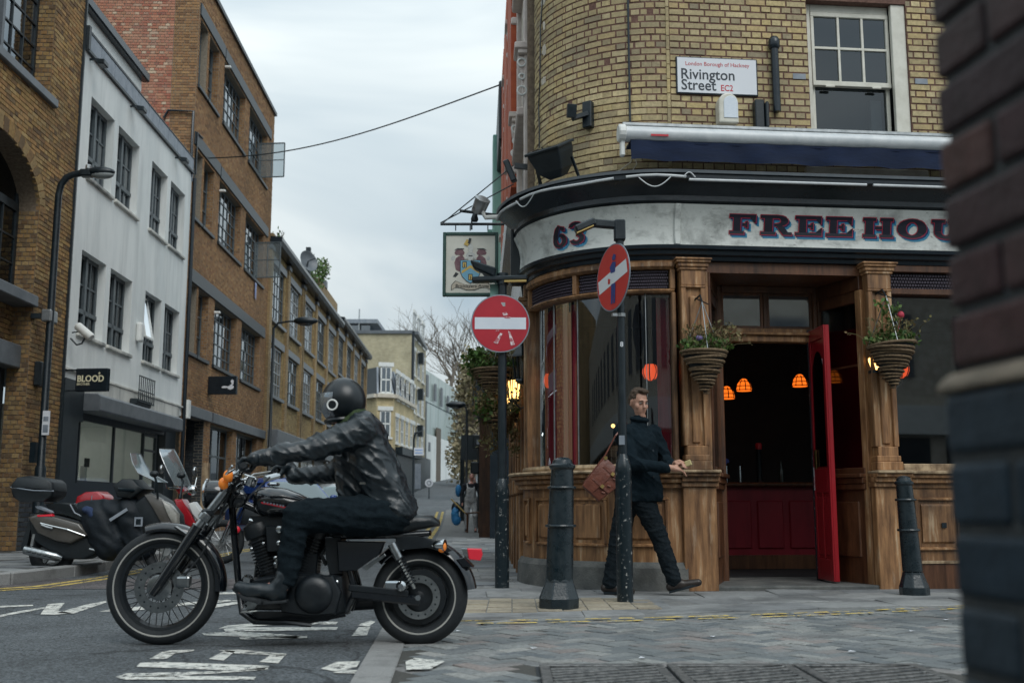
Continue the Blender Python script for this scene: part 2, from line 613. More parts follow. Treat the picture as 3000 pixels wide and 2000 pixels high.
def leaf_cards(mb,c,r,n,size,rng,up=.3,flat=1.0):
 """Small leaf-sized faces through a volume."""
 for _ in range(n):
  while True:
   p=V((rng.uniform(-1,1),rng.uniform(-1,1),rng.uniform(-1,1)))
   if p.length<1:break
  p=V(c)+V((p.x*r[0],p.y*r[1],p.z*r[2]))
  d=V((rng.gauss(0,1),rng.gauss(0,1),rng.gauss(up,1))).normalized()
  s=d.cross(V((rng.gauss(0,1),rng.gauss(0,1),rng.gauss(0,1))))
  if s.length<.01:continue
  s=s.normalized()*size*rng.uniform(.25,.45)
  l=d*size*rng.uniform(.7,1.3)
  mb.add([p,p+l*.5+s,p+l,p+l*.5-s],[(0,1,2,3)],rng.random())
# ---------------------------------------------------------------- materials
M_ASPH=mat('asphalt',(.060,.071,.080),(.150,.162,.170),.82,scale=75,bump=.55,bscale=420,lo=.3,hi=.72,spec=.35)
M_ASPH2=mat('asphalt_patch',(.085,.078,.080),(.145,.132,.132),.85,scale=220,bump=.5,bscale=400,lo=.3,hi=.7,spec=.3)
M_SLAB=tintmat('paving_slab',[(.21,.22,.225),(.27,.275,.27),(.18,.19,.20),(.30,.30,.29)],.8,14,.2,.25,160,stain=((.09,.095,.1),1.3,.6))
M_PAVER=tintmat('block_paver',[(.15,.165,.17),(.235,.245,.24),(.30,.30,.285),(.12,.135,.145),(.205,.215,.215),(.25,.215,.20)],.8,40,.35,.8,160,stain=((.12,.135,.14),.9,.6))
M_TACT=tintmat('buff_tile',[(.30,.26,.19),(.35,.31,.24),(.26,.22,.165)],.8,30,.25,.3,200,stain=((.13,.12,.1),2,.6))
M_JOINT=mat('joint_sand',(.045,.045,.042),(.07,.068,.06),.95,scale=60,bump=.3)
M_KERB=mat('granite_kerb',(.19,.19,.19),(.31,.31,.30),.75,scale=90,bump=.25,lo=.3,hi=.7)
M_PAINT=mat('road_paint_white',(.30,.31,.30),(.66,.65,.60),.7,scale=16,bump=.3,bscale=300,lo=.36,hi=.52)
M_YEL=mat('road_paint_yellow',(.30,.24,.11),(.62,.45,.10),.75,scale=14,bump=.3,bscale=300,lo=.36,hi=.52)
B_STOCK=tintmat('london_stock_brick',[(.55,.44,.235),(.49,.39,.21),(.61,.50,.29),(.42,.335,.19),(.53,.42,.22),(.48,.39,.22),(.30,.25,.17),(.55,.43,.21),(.49,.36,.19)],.88,26,.28,.5,140,stain=((.20,.17,.12),1.1,.4))
M_MORT=mat('brick_mortar_red',(.11,.058,.045),(.19,.105,.08),.95,scale=30,bump=.3)
M_MORT2=mat('brick_mortar_grey',(.20,.175,.14),(.31,.27,.21),.95,scale=24,bump=.3)
M_MORT3=mat('brick_mortar_dark',(.12,.09,.065),(.22,.17,.12),.95,scale=24,bump=.3)
B_OLD=tintmat('old_brown_brick',[(.28,.17,.07),(.36,.23,.09),(.19,.11,.055),(.42,.29,.13),(.13,.085,.05),(.32,.18,.075),(.40,.24,.10)],.9,22,.3,.5,120,stain=((.07,.05,.035),.5,.5))
B_ORANGE=tintmat('orange_brown_brick',[(.36,.20,.095),(.28,.155,.075),(.42,.25,.12),(.20,.11,.06),(.34,.21,.11),(.29,.15,.078)],.9,22,.25,.4,120,stain=((.13,.075,.04),.35,.45))
B_RED=tintmat('weathered_red_brick',[(.42,.16,.10),(.33,.11,.075),(.50,.24,.15),(.27,.10,.075),(.58,.45,.32),(.40,.14,.09),(.38,.20,.12),(.45,.18,.12)],.9,22,.3,.4,120,stain=((.40,.30,.22),.7,.35))
B_YEL=tintmat('yellow_stock_brick',[(.40,.29,.13),(.33,.23,.10),(.46,.35,.17),(.24,.165,.085),(.37,.26,.12)],.9,20,.28,.4,110,stain=((.11,.08,.05),.4,.5))
B_GREY=tintmat('pale_grey_brick',[(.40,.35,.22),(.46,.41,.28),(.34,.29,.19),(.43,.37,.25)],.9,12,.2,.3,60,stain=((.20,.18,.13),.25,.5))
B_DARK=tintmat('black_glazed_brick',[(.035,.042,.048),(.06,.068,.072),(.025,.03,.036),(.05,.052,.055)],.35,22,.3,.3,90,spec=.5)
B_PURPLE=tintmat('dark_purple_brick',[(.050,.028,.032),(.072,.036,.036),(.036,.026,.032),(.085,.044,.040),(.045,.030,.034)],.55,18,.35,.45,90,spec=.25,stain=((.05,.045,.045),6,.4))
B_BLUE=tintmat('blue_engineering_brick',[(.018,.032,.046),(.026,.042,.058),(.030,.044,.056),(.016,.028,.042)],.55,18,.3,.4,90,spec=.25)
M_RENDER=mat('white_render',(.68,.71,.70),(.80,.82,.80),.85,scale=1.3,stretch=(1,1,.35),bump=.12,bscale=60,lo=.35,hi=.6)
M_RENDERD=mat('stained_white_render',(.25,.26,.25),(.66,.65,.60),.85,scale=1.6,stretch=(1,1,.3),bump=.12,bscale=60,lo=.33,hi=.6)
M_GREYMET=mat('grey_metal',(.10,.115,.13),(.14,.155,.17),.45,scale=4)
M_LEAD=mat('lead_sheet',(.17,.20,.24),(.26,.29,.33),.5,scale=5,bump=.1)
M_DKMET=mat('dark_blue_grey_paint',(.011,.018,.023),(.018,.027,.033),.45,scale=6)
M_WINFR=mat('grey_window_frame',(.075,.095,.105),(.11,.13,.14),.5,scale=5)
M_BLACK=mat('black_paint',(.006,.013,.018),(.010,.018,.024),.3,scale=9,rough2=.45,bump=.06,bscale=40,spec=.5)
M_BLACKW=mat('chipped_black_paint',(.006,.014,.019),(.009,.018,.024),.28,scale=34,bump=.08,bscale=60,lo=.3,hi=.60,c3=(.55,.55,.52),detail=8,spec=.5)
M_IRON=mat('cast_iron_paint',(.006,.014,.019),(.011,.021,.027),.2,scale=12,rough2=.4,bump=.12,bscale=50,spec=.6)
M_STEEL=mat('galvanised_steel',(.30,.32,.33),(.48,.50,.51),.4,.8,scale=9)
M_CHROME=mat('chrome',(.55,.57,.58),rough=.12,metal=1)
M_DCHROME=mat('satin_steel',(.26,.28,.29),(.42,.44,.45),.28,1,scale=20)
M_WOOD=mat('worn_varnished_oak',(.085,.036,.015),(.36,.185,.078),.42,scale=3.2,stretch=(5,5,.45),bump=.22,bscale=22,lo=.30,hi=.58,c3=(.56,.40,.25),rough2=.6)
M_WOODD=mat('dark_varnished_oak',(.050,.020,.009),(.155,.062,.026),.35,scale=3.2,stretch=(5,5,.45),bump=.18,bscale=22,lo=.3,hi=.66,rough2=.5)
M_WOODP=mat('peeling_pale_oak',(.19,.12,.065),(.46,.34,.21),.65,scale=4,stretch=(3,3,.7),bump=.3,bscale=25,lo=.33,hi=.6)
M_STONE=mat('grey_stone',(.075,.08,.08),(.15,.15,.14),.85,scale=5,bump=.3,bscale=50)
M_CREAM=mat('cream_stone_paint',(.48,.42,.34),(.68,.63,.54),.75,scale=5,bump=.2,bscale=40)
M_PNTM=mat('dark_painted_mortar',(.022,.03,.036),(.045,.05,.052),.7,scale=20,bump=.3)
M_FTBED=mat('footway_mortar',(.13,.135,.135),(.20,.20,.195),.9,scale=14,bump=.3)
M_PINKST=mat('pale_pink_stone',(.55,.47,.43),(.70,.63,.58),.75,scale=5,bump=.15)
M_TERRA=mat('red_terracotta',(.42,.075,.03),(.55,.13,.05),.75,scale=5,bump=.15)
M_VERDI=mat('green_copper',(.20,.40,.34),(.32,.52,.45),.7,scale=3,stretch=(1,1,.2))
M_FASC=mat('weathered_white_fascia',(.17,.18,.17),(.62,.64,.61),.6,scale=2.6,stretch=(1.2,1.2,1.0),bump=.25,bscale=16,lo=.26,hi=.50,detail=9)
M_NAVY=mat('navy_black_gloss',(.008,.015,.022),(.013,.021,.029),.25,scale=6,bump=.1,bscale=24,spec=.5)
M_WHITE=mat('white_paint',(.66,.67,.65),(.76,.77,.74),.5,scale=7)
M_CREAMP=mat('cream_gloss_paint',(.58,.56,.48),(.70,.68,.60),.45,scale=7)
M_TUBE=mat('white_tube',(.50,.53,.55),(.62,.64,.65),.35,scale=9)
M_RED=mat('chipped_red_gloss',(.27,.010,.016),(.36,.016,.024),.28,scale=22,lo=.3,hi=.745,c3=(.62,.55,.52),detail=8,coat=.3,stretch=(1,1,.25))
M_DRED=mat('dark_red_paint',(.20,.010,.020),(.28,.016,.028),.4,scale=8,stretch=(1,1,.2))
M_CURT=mat('dark_red_curtain',(.42,.016,.04),(.60,.03,.06),.75,scale=14,stretch=(3,3,.3))
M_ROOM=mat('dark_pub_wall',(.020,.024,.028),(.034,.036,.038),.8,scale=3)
M_BLUEF=mat('navy_awning_cloth',(.002,.009,.032),(.004,.014,.048),.9,scale=5,bump=.15,stretch=(.6,1,2))
M_SIGNW=mat('white_enamel',(.70,.72,.76),rough=.3)
M_SIGNK=mat('black_enamel',(.012,.022,.035),rough=.35)
M_SIGNR=mat('red_enamel',(.50,.016,.03),rough=.35)
M_NOENT=mat('faded_red_reflective',(.33,.012,.025),(.45,.02,.035),.35,scale=3,lo=.3,hi=.7)
M_NOENT2=mat('bright_red_reflective',(.50,.035,.030),(.56,.05,.04),.35,scale=3)
M_SCUFF=mat('scraped_sign_face',(.42,.10,.12),(.75,.68,.70),.6,scale=26,lo=.42,hi=.6)
M_GLASS=glassmat('dark_window_glass',(.42,.47,.48),.085)
M_GLASSB=glassmat('pub_window_glass',(.62,.67,.68),.10,fm=.45)
M_GLASS2=glassmat('shop_glass',(.75,.82,.82),.09)
M_GLASSR=glassmat('sky_reflecting_glass',(.22,.26,.28),.22,.05,fm=.9)
M_PANE=glassmat('clear_screen',(.66,.72,.74),.03,.12,(.32,.37,.39),.30,.25)
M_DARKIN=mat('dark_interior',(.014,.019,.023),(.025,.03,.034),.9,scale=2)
M_WHITEIN=mat('white_interior',(.62,.64,.60),(.70,.71,.67),.8,scale=2)
M_RUBBER=mat('tyre_rubber',(.007,.010,.013),(.013,.017,.020),.75,scale=40,bump=.1)
M_WICKER=mat('brown_wicker',(.10,.065,.035),(.22,.15,.085),.8,scale=40,bump=.3)
M_LEAF=tintmat('green_leaf',[(.045,.10,.02),(.07,.15,.03),(.10,.17,.04),(.035,.075,.02),(.15,.18,.06)],.6,10,.2,.1)
M_DRYLEAF=tintmat('dry_stem',[(.20,.15,.07),(.12,.10,.05),(.16,.15,.06),(.25,.17,.09),(.09,.11,.04)],.8,10,.2,.1)
M_BEIGELF=tintmat('pale_bud_twig',[(.22,.185,.11),(.30,.255,.16),(.15,.13,.085),(.26,.24,.13)],.9,4,.2,.1)
M_BARK=mat('grey_bark',(.10,.085,.068),(.18,.15,.12),.9,scale=12,bump=.3)
M_AMBER=glowmat('amber_lamp_glass',(1,.17,.012),1.05,(.8,.2,.05))
M_AMBER2=glowmat('orange_red_lamp_glass',(1,.10,.025),1.05,(.7,.1,.04))
M_WARM=glowmat('warm_lantern_glow',(1,.55,.16),3.5,(.9,.6,.3))
M_BRASS=mat('brass',(.55,.40,.16),rough=.35,metal=1)
M_SKIN=mat('skin',(.40,.21,.145),(.50,.28,.20),.5,scale=24,bump=.1)
M_SKINP=mat('skin_pink',(.56,.27,.22),(.62,.32,.26),.5,scale=20)
M_HAIR=mat('short_brown_hair',(.040,.023,.013),(.09,.055,.031),.6,scale=90,bump=.6,bscale=160)
def hgt(y):
 """The street runs level past the junction and then climbs a little."""
 if y<36:return 0.0
 if y<66:return .0010*(y-36)**2
 return .9+.06*min(y-66,60)
def weather(m,dark,scale=(1,1,1),lo=.45,hi=.7,amt=.6,vary=0.0,det=6):
 """Grime of its own shape over a material, and a small difference from piece to piece."""
 N,L=m.node_tree.nodes,m.node_tree.links
 P=N['Principled BSDF']
 src=P.inputs['Base Color'].links[0].from_socket if P.inputs['Base Color'].links else None
 ge=N.new('ShaderNodeNewGeometry'); mp=N.new('ShaderNodeMapping'); mp.inputs['Scale'].default_value=scale
 L.new(ge.outputs['Position'],mp.inputs[0])
 no=N.new('ShaderNodeTexNoise'); no.inputs['Scale'].default_value=1; no.inputs['Detail'].default_value=det; no.inputs['Roughness'].default_value=.65
 L.new(mp.outputs[0],no.inputs['Vector'])
 mr=N.new('ShaderNodeMapRange'); mr.inputs[1].default_value=lo; mr.inputs[2].default_value=hi; mr.inputs[3].default_value=0; mr.inputs[4].default_value=amt
 L.new(no.outputs['Fac'],mr.inputs[0])
 mx=N.new('ShaderNodeMix'); mx.data_type='RGBA'
 L.new(mr.outputs[0],mx.inputs[0])
 if src:L.new(src,mx.inputs[6])
 else:mx.inputs[6].default_value=P.inputs['Base Color'].default_value
 mx.inputs[7].default_value=(*dark,1)
 out=mx.outputs[2]
 if vary:
  oi=N.new('ShaderNodeObjectInfo'); r=N.new('ShaderNodeMapRange'); r.inputs[3].default_value=1-vary; r.inputs[4].default_value=1+vary*.6
  L.new(oi.outputs['Random'],r.inputs[0])
  s=N.new('ShaderNodeVectorMath'); s.operation='SCALE'
  L.new(out,s.inputs[0]); L.new(r.outputs[0],s.inputs['Scale']); out=s.outputs[0]
 L.new(out,P.inputs['Base Color'])
weather(M_WOOD,(.035,.016,.008),(1.6,1.6,1.1),.46,.66,.75,.28)
weather(M_WOOD,(.42,.33,.24),(16,16,2.2),.60,.72,.55)
weather(M_WOODD,(.020,.010,.006),(1.6,1.6,1.1),.46,.66,.7,.25)
weather(M_WOODP,(.09,.055,.03),(4,4,6),.48,.62,.7,.15)
weather(M_RENDER,(.42,.44,.43),(1.4,1.4,.22),.50,.72,.45)
weather(M_RENDER,(.50,.52,.50),(9,9,.5),.56,.70,.35)
weather(M_FASC,(.20,.21,.20),(3.5,3.5,9),.52,.68,.6)
weather(M_FASC,(.10,.095,.085),(14,14,30),.64,.70,.7)
weather(B_STOCK,(.15,.125,.09),(.55,.55,.35),.48,.66,.5)
weather(B_ORANGE,(.09,.055,.03),(.3,.3,.16),.5,.68,.45)
weather(M_STONE,(.05,.05,.045),(3,3,3),.48,.66,.6)
weather(M_PAVER,(.07,.075,.078),(1.1,1.6,1),.50,.66,.55)
weather(M_SLAB,(.07,.075,.078),(1.3,1.3,1),.50,.66,.5)
weather(M_KERB,(.08,.08,.08),(4,4,4),.48,.66,.5)
def chips(m,sc=85):
 N,L=m.node_tree.nodes,m.node_tree.links
 P=N['Principled BSDF']
 src=P.inputs['Base Color'].links[0].from_socket
 ge=N.new('ShaderNodeNewGeometry')
 vo=N.new('ShaderNodeTexVoronoi'); vo.inputs['Scale'].default_value=sc
 L.new(ge.outputs['Position'],vo.inputs['Vector'])
 sp=N.new('ShaderNodeSeparateColor'); L.new(vo.outputs['Color'],sp.inputs[0])
 mr=N.new('ShaderNodeMapRange'); mr.inputs[3].default_value=.45; mr.inputs[4].default_value=1.6
 L.new(sp.outputs[0],mr.inputs[0])
 n2=N.new('ShaderNodeTexNoise'); n2.inputs['Scale'].default_value=.9; n2.inputs['Detail'].default_value=7; n2.inputs['Roughness'].default_value=.7
 L.new(ge.outputs['Position'],n2.inputs['Vector'])
 m2=N.new('ShaderNodeMapRange'); m2.inputs[1].default_value=.3; m2.inputs[2].default_value=.7; m2.inputs[3].default_value=.62; m2.inputs[4].default_value=1.3
 L.new(n2.outputs['Fac'],m2.inputs[0])
 v3=N.new('ShaderNodeTexVoronoi'); v3.feature='DISTANCE_TO_EDGE'; v3.inputs['Scale'].default_value=.55
 nd=N.new('ShaderNodeTexNoise'); nd.inputs['Scale'].default_value=2.2; nd.inputs['Detail'].default_value=6; L.new(ge.outputs['Position'],nd.inputs['Vector'])
 va=N.new('ShaderNodeVectorMath'); va.operation='MULTIPLY_ADD'; va.inputs[1].default_value=(.9,.9,0); L.new(nd.outputs['Color'],va.inputs[0]); L.new(ge.outputs['Position'],va.inputs[2])
 L.new(va.outputs[0],v3.inputs['Vector'])
 m3=N.new('ShaderNodeMapRange'); m3.inputs[1].default_value=.0; m3.inputs[2].default_value=.010; m3.inputs[3].default_value=.40; m3.inputs[4].default_value=1
 L.new(v3.outputs[0],m3.inputs[0])
 a=N.new('ShaderNodeMath'); a.operation='MULTIPLY'; L.new(mr.outputs[0],a.inputs[0]); L.new(m2.outputs[0],a.inputs[1])
 b=N.new('ShaderNodeMath'); b.operation='MULTIPLY'; L.new(a.outputs[0],b.inputs[0]); L.new(m3.outputs[0],b.inputs[1])
 s=N.new('ShaderNodeVectorMath'); s.operation='SCALE'; L.new(src,s.inputs[0]); L.new(b.outputs[0],s.inputs['Scale'])
 L.new(s.outputs[0],P.inputs['Base Color'])
chips(M_ASPH); chips(M_ASPH2)
def worn(m,sc=26,lo=.44,hi=.52):
 """Paint that has come away: the sheet is missing where the road shows through."""
 N,L=m.node_tree.nodes,m.node_tree.links
 P=N['Principled BSDF']; out=[n for n in N if n.type=='OUTPUT_MATERIAL'][0]
 ge=N.new('ShaderNodeNewGeometry')
 no=N.new('ShaderNodeTexNoise'); no.inputs['Scale'].default_value=sc; no.inputs['Detail'].default_value=9; no.inputs['Roughness'].default_value=.75
 L.new(ge.outputs['Position'],no.inputs['Vector'])
 n2=N.new('ShaderNodeTexNoise'); n2.inputs['Scale'].default_value=3; n2.inputs['Detail'].default_value=4
 L.new(ge.outputs['Position'],n2.inputs['Vector'])
 ad=N.new('ShaderNodeMath'); ad.operation='MULTIPLY_ADD'; ad.inputs[1].default_value=.45; L.new(n2.outputs['Fac'],ad.inputs[0]); L.new(no.outputs['Fac'],ad.inputs[2])
 mr=N.new('ShaderNodeMapRange'); mr.inputs[1].default_value=lo+.225; mr.inputs[2].default_value=hi+.225
 L.new(ad.outputs[0],mr.inputs[0])
 tr=N.new('ShaderNodeBsdfTransparent'); mx=N.new('ShaderNodeMixShader')
 L.new(mr.outputs[0],mx.inputs[0]); L.new(tr.outputs[0],mx.inputs[1]); L.new(P.outputs[0],mx.inputs[2]); L.new(mx.outputs[0],out.inputs[0])
worn(M_PAINT,22,.40,.47); worn(M_YEL,18,.43,.50)
# ---------------------------------------------------------------- ground
KX=lambda y:-.45-.053*y
LX=lambda y:-4.90-.032*(y-11)
def ground_sheet(name,xa,xb,ys,z,m,thick=0,label=None):
 mb=MB()
 vs=[]
 for y in ys:
  a,b=xa(y),xb(y)
  vs+=[(a,y,hgt(y)+z),(b,y,hgt(y)+z)]
 mb.add(vs,[(2*i,2*i+1,2*i+3,2*i+2)for i in range(len(ys)-1)])
 if thick:
  for k in(0,1):
   e=vs[k::2]
   mb.add(e+[(x,y,q-thick)for x,y,q in e],[(i,i+1,i+1+len(e),i+len(e))for i in range(len(e)-1)])
  mb.add([vs[0],vs[1],(vs[1][0],vs[1][1],vs[1][2]-thick),(vs[0][0],vs[0][1],vs[0][2]-thick)],[(0,1,2,3)])
 return mb.build(name,m,kind='structure',recalc=False)
YS=[-40,-10,0,6,12,20,28,36,40,44,48,52,56,60,66,76,90,126,400]
ground_sheet('road',lambda y:-300,lambda y:300,YS,0,M_ASPH)
ground_sheet('asphalt_patch',lambda y:-5.6-.03*(y-11),lambda y:KX(y)-.5-.15*(y-9.6)if y>9.6 else KX(y)-.5,[10.9,11.6,12.4],.004,M_ASPH2)
pv=MB()
crv=[(-30,8.6),(-9,9.3),(-6.9,9.9),(-5.9,10.5),(-5.25,11.5),(-5.12,12.8),(-5.2,15),(-5.55,26),(-5.9,37),(-6.6,60)]
wall_x=[(-30,12),(-9,12),(-7.2,12),(-7.2,12.4),(-7.4,13),(-7.45,14),(-7.6,16),(-7.9,26),(-8.3,37),(-9.1,60)]
top=[(x,y,hgt(y)+.12)for x,y in crv]+[(x-.3,y,hgt(y)+.12)for x,y in wall_x]
n=len(crv)
pv.add(top,[(i,i+1,n+i+1,n+i)for i in range(n-1)])
pv.build('pavement',M_JOINT,kind='structure',recalc=False)
kb=None
kerb_root=thing('kerb','granite kerb turning the corner beside the parked scooters','kerb',(-5.3,12,0))
kerb_root['kind']='structure'
pts=[V((x,y,hgt(y)))for x,y in crv]
seg=[]
for a,b in zip(pts,pts[1:]):
 m=max(1,int((b-a).length/.9))
 seg+=[(a.lerp(b,i/m),a.lerp(b,(i+1)/m))for i in range(m)]
for a,b in seg:
 if a.y<9 or a.y>36:continue
 d=(b-a).normalized()
 nn=V((-d.y,d.x,0))
 k=MB()
 a2,b2=a+d*.004+nn*.0,b-d*.004+nn*.0
 w=nn*-.0
 lo,hi=V((0,0,-.02)),V((0,0,.128))
 o=-nn*.02
 i_=nn*.14 if nn.x<0 else-nn*.14
 k.add([a2+o+lo,b2+o+lo,b2+i_+lo,a2+i_+lo,a2+o+hi,b2+o+hi,b2+i_+hi,a2+i_+hi],[(0,3,2,1),(4,5,6,7),(0,1,5,4),(1,2,6,5),(2,3,7,6),(3,0,4,7)])
 k.build('kerb_stone',M_KERB,kerb_root,bevel=.015)
def paving(name,root,pieces,m,single,zt,label=None,depth=.03,gap=.004):
 """pieces: flat quads (four corners). The ones nearest the camera become objects of their own."""
 eye=V((0,0,.82))
 order=sorted(range(len(pieces)),key=lambda i:(sum((V((*p,0))for p in pieces[i]),V())/4-eye).length)
 sb=MB()
 for rank,i in enumerate(order):
  q=pieces[i]
  c=sum((V((*p,0))for p in q),V())/4
  dz=rnd.uniform(-.0035,.0035)+zt
  tx,ty=rnd.gauss(0,.012),rnd.gauss(0,.012)
  def P3(p,z,s):
   p=V((*p,0))
   d=(p-c)
   d2=d*(1-s/max(d.length,.01))
   return V((c.x+d2.x,c.y+d2.y,hgt(c.y)+z+d2.x*tx+d2.y*ty))
  vs=[P3(p,dz-depth,gap)for p in q]+[P3(p,dz-.004,gap)for p in q]+[P3(p,dz,gap+.005)for p in q]
  fs=[(0,1,5,4),(1,2,6,5),(2,3,7,6),(3,0,4,7),(4,5,9,8),(5,6,10,9),(6,7,11,10),(7,4,8,11),(8,9,10,11)]
  if rank<single:
   b=MB(); b.add(vs,fs,rnd.random()); b.build(name,m,root,recalc=False)
  else:
   sb.add(vs,fs,rnd.random())
 if sb.f:sb.build(name+'_field',m,root,kind='stuff',recalc=False)
blk=thing('block_paving','grey herringbone block paving of the raised junction','paving',(1.5,6.5,0)); blk['kind']='structure'
bed=MB()
bed.add([(KX(3.4)+.1,3.4,.001),(9,3.4,.001),(9,10.4,.001),(3.4,9.1,.001),(.2,8.1,.001),(KX(8.1)+.1,8.0,.001)],[(0,1,2,3,4,5)])
bed.build('paving_bed',M_JOINT,blk,recalc=False)
pc=[]
ang=math.radians(38)
ca,sa=math.cos(ang),math.sin(ang)
rt=lambda x,y:(1.5+x*ca-y*sa,6.5+x*sa+y*ca)
W_=.105
for i in range(-46,47):
 for j in range(-46,47):
  k=(i-j)%4
  if k==0:q=[(i,j),(i+2,j),(i+2,j+1),(i,j+1)]
  elif k==3:q=[(i,j),(i+1,j),(i+1,j+2),(i,j+2)]
  else:continue
  q=[rt(a*W_,b*W_)for a,b in q]
  cx,cy=sum(p[0]for p in q)/4,sum(p[1]for p in q)/4
  far=8.06+(cx-.2)*.30
  if cy<4.6 or cy>far-.07 or cx<KX(cy)+.22 or cx>4.8:continue
  if cy<5.74 and .06<cx<2.16:continue
  pc.append(q)
paving('paver',blk,pc,M_PAVER,300,.006,gap=.0045)
fk=thing('flush_kerb','flush granite kerb stones between the asphalt and block paving','kerb',(-.8,6,0)); fk['kind']='structure'
y=3.6
while y<8.0:
 y1=y+rnd.uniform(.75,.95)
 b=MB()
 b.add([(KX(yy)+dx,yy,zz)for zz in(-.04,.012)for yy,dx in((y+.004,-.03),(y+.004,.16),(y1-.004,.16),(y1-.004,-.03))],[(0,1,2,3),(4,5,6,7),(0,1,5,4),(1,2,6,5),(2,3,7,6),(3,0,4,7)])
 b.build('kerb_stone',M_KERB,fk,bevel=.006)
 y=y1
ft=thing('footway','stone slab footway round the pub corner','pavement',(0,11,0)); ft['kind']='structure'
fb=MB()
ys=[8.0,8.6,9.6,11,14,20,28,36,42,48,54,60]
vs=[]
for q in ys:vs+=[(KX(q),q,hgt(q)+.003),(.9,q,hgt(q)+.003)]
fb.add(vs,[(2*i,2*i+1,2*i+3,2*i+2)for i in range(len(ys)-1)])
fb.add([(.9,8.15,.003),(9,10.6,.003),(9,12.6,.003),(.9,12.6,.003)],[(0,1,2,3)])
fb.build('footway_bed',M_FTBED,ft,recalc=False)
tl=[]
for i in range(14):
 for j in range(14):
  x0,y0=-.80+i*.2,8.32+j*.1+i*.045+(.05 if i%2 else 0)
  if y0>9.55+i*.02 or x0>1.0:continue
  tl.append([(x0,y0),(x0+.2,y0+.01),(x0+.2,y0+.11),(x0,y0+.1)])
paving('tile',ft,tl,M_TACT,200,.010,gap=.004)
sl=[]
for r in range(30):
 y0=9.85+r*.62 if r<20 else 9.85+r*.62
 off=(r%2)*.35
 for c in range(7):
  x0=KX(y0)+.05+c*.7-off
  x1=x0+.7
  lim=.95 if y0<11.3 else .24-.032*(y0-12)
  x0=max(x0,KX(y0)+.05); x1=min(x1,lim)
  if x1-x0<.12:continue
  sl.append([(x0,y0),(x1,y0),(x1-.03,y0+.62),(x0-.03,y0+.62)])
paving('slab',ft,sl,M_SLAB,120,.009,gap=.004)
s2=[]
for r in range(3):
 for c in range(-1,12):
  xa=1.0+c*.72+(r%2)*.3
  x0=max(xa,1.0)
  if xa+.72-x0<.1:continue
  y0=8.33+r*.62+(x0-.9)*.29
  e_=xa+.72; dy_=(e_-x0)*.29
  s2.append([(x0,y0),(e_,y0+dy_),(e_,y0+dy_+.62),(x0,y0+.62)])
for c in range(4):
 xa=-.84+c*.46
 s2.append([(xa,7.98+c*.07),(xa+.46,8.05+c*.07),(xa+.46,8.40+c*.10),(xa,8.31+c*.10)])
paving('slab',ft,s2,M_SLAB,120,.009,gap=.003)
for yy in(11.3,14.5):
 b=MB(); b.box(KX(yy)+.5,KX(yy)+.95,yy,yy+.45,.0,.0135); b.build('manhole_cover',M_GREYMET,ft)
sl=[]
for r in range(34):
 y0=10.6+r*.6
 for c in range(6):
  x1=LX(y0)-.42-c*.6-(r%2)*.3+.3
  x0=x1-.6
  if y0<12.2:x1-=(12.2-y0)*.8; x0=x1-.6
  if x0<-7.75-.032*(y0-16):continue
  sl.append([(x0,y0),(x1,y0),(x1,y0+.6),(x0,y0+.6)])
lf=thing('footway','grey slab footway along the brick warehouse','pavement',(-6.5,14,.12)); lf['kind']='structure'
paving('slab',lf,sl,M_SLAB,150,.126,gap=.005)
mk=thing('road_markings','worn white letters painted across the side street','road marking',(-2.5,6,0)); mk['kind']='structure'
def paint(px,m=M_PAINT,z=.005,name='painted_stroke',root=None):
 b=MB()
 q=[gnd(*p)for p in px]
 b.add([(p.x,p.y,z)for p in q],[tuple(range(len(q)))])
 return b.build(name,m,root or mk,recalc=False)
for s_ in[[(410,1943),(470,1940),(790,1951),(785,1962),(690,1966),(400,1954)],[(690,1966),(785,1955),(770,1964),(480,1984),(338,1984),(370,1974)],[(338,1984),(480,1980),(750,1984),(745,1993),(360,1992)],[(612,1931),(660,1906),(690,1908),(655,1936)],[(640,1906),(700,1904),(840,1916),(836,1922),(690,1915)],[(760,1940),(795,1918),(838,1918),(815,1944)],[(438,1931),(475,1910),(520,1911),(487,1932)],[(475,1911),(500,1906),(570,1904),(565,1909),(520,1914)],[(640,1842),(665,1833),(800,1822),(990,1822),(985,1829),(810,1831)],[(655,1843),(690,1838),(990,1838),(985,1846),(660,1851)],[(590,1855),(690,1851),(830,1858),(880,1865),(870,1871),(600,1862)],[(700,1868),(900,1862),(900,1870),(705,1874)],[(1030,1864),(1050,1838),(1085,1836),(1075,1862)],[(1045,1832),(1085,1818),(1100,1822),(1080,1836)],[(118,1800),(140,1770),(190,1766),(170,1790),(215,1796),(160,1801)],[(165,1796),(250,1772),(310,1760),(312,1765),(215,1798)],[(0,1802),(60,1790),(130,1779),(132,1783),(65,1795),(0,1808)],[(0,1775),(95,1772),(98,1775),(0,1780)],[(290,1792),(330,1784),(560,1764),(660,1757),(700,1760),(560,1772),(380,1790)],[(640,1736),(710,1733),(708,1740),(640,1741)],[(560,1780),(700,1762),(715,1766),(600,1786)],[(940,1960),(985,1940),(1055,1938),(1045,1955),(980,1968)],[(975,1972),(1010,1962),(1060,1966),(1050,1974)],[(1188,1946),(1215,1934),(1305,1944),(1260,1968),(1190,1970)],]:paint(s_,z=.016 if min(p[0]for p in s_)>1150 else .005)
yl=thing('yellow_lines','broken double yellow lines along the pub-side gutter','road marking',(2,8.5,0)); yl['kind']='structure'
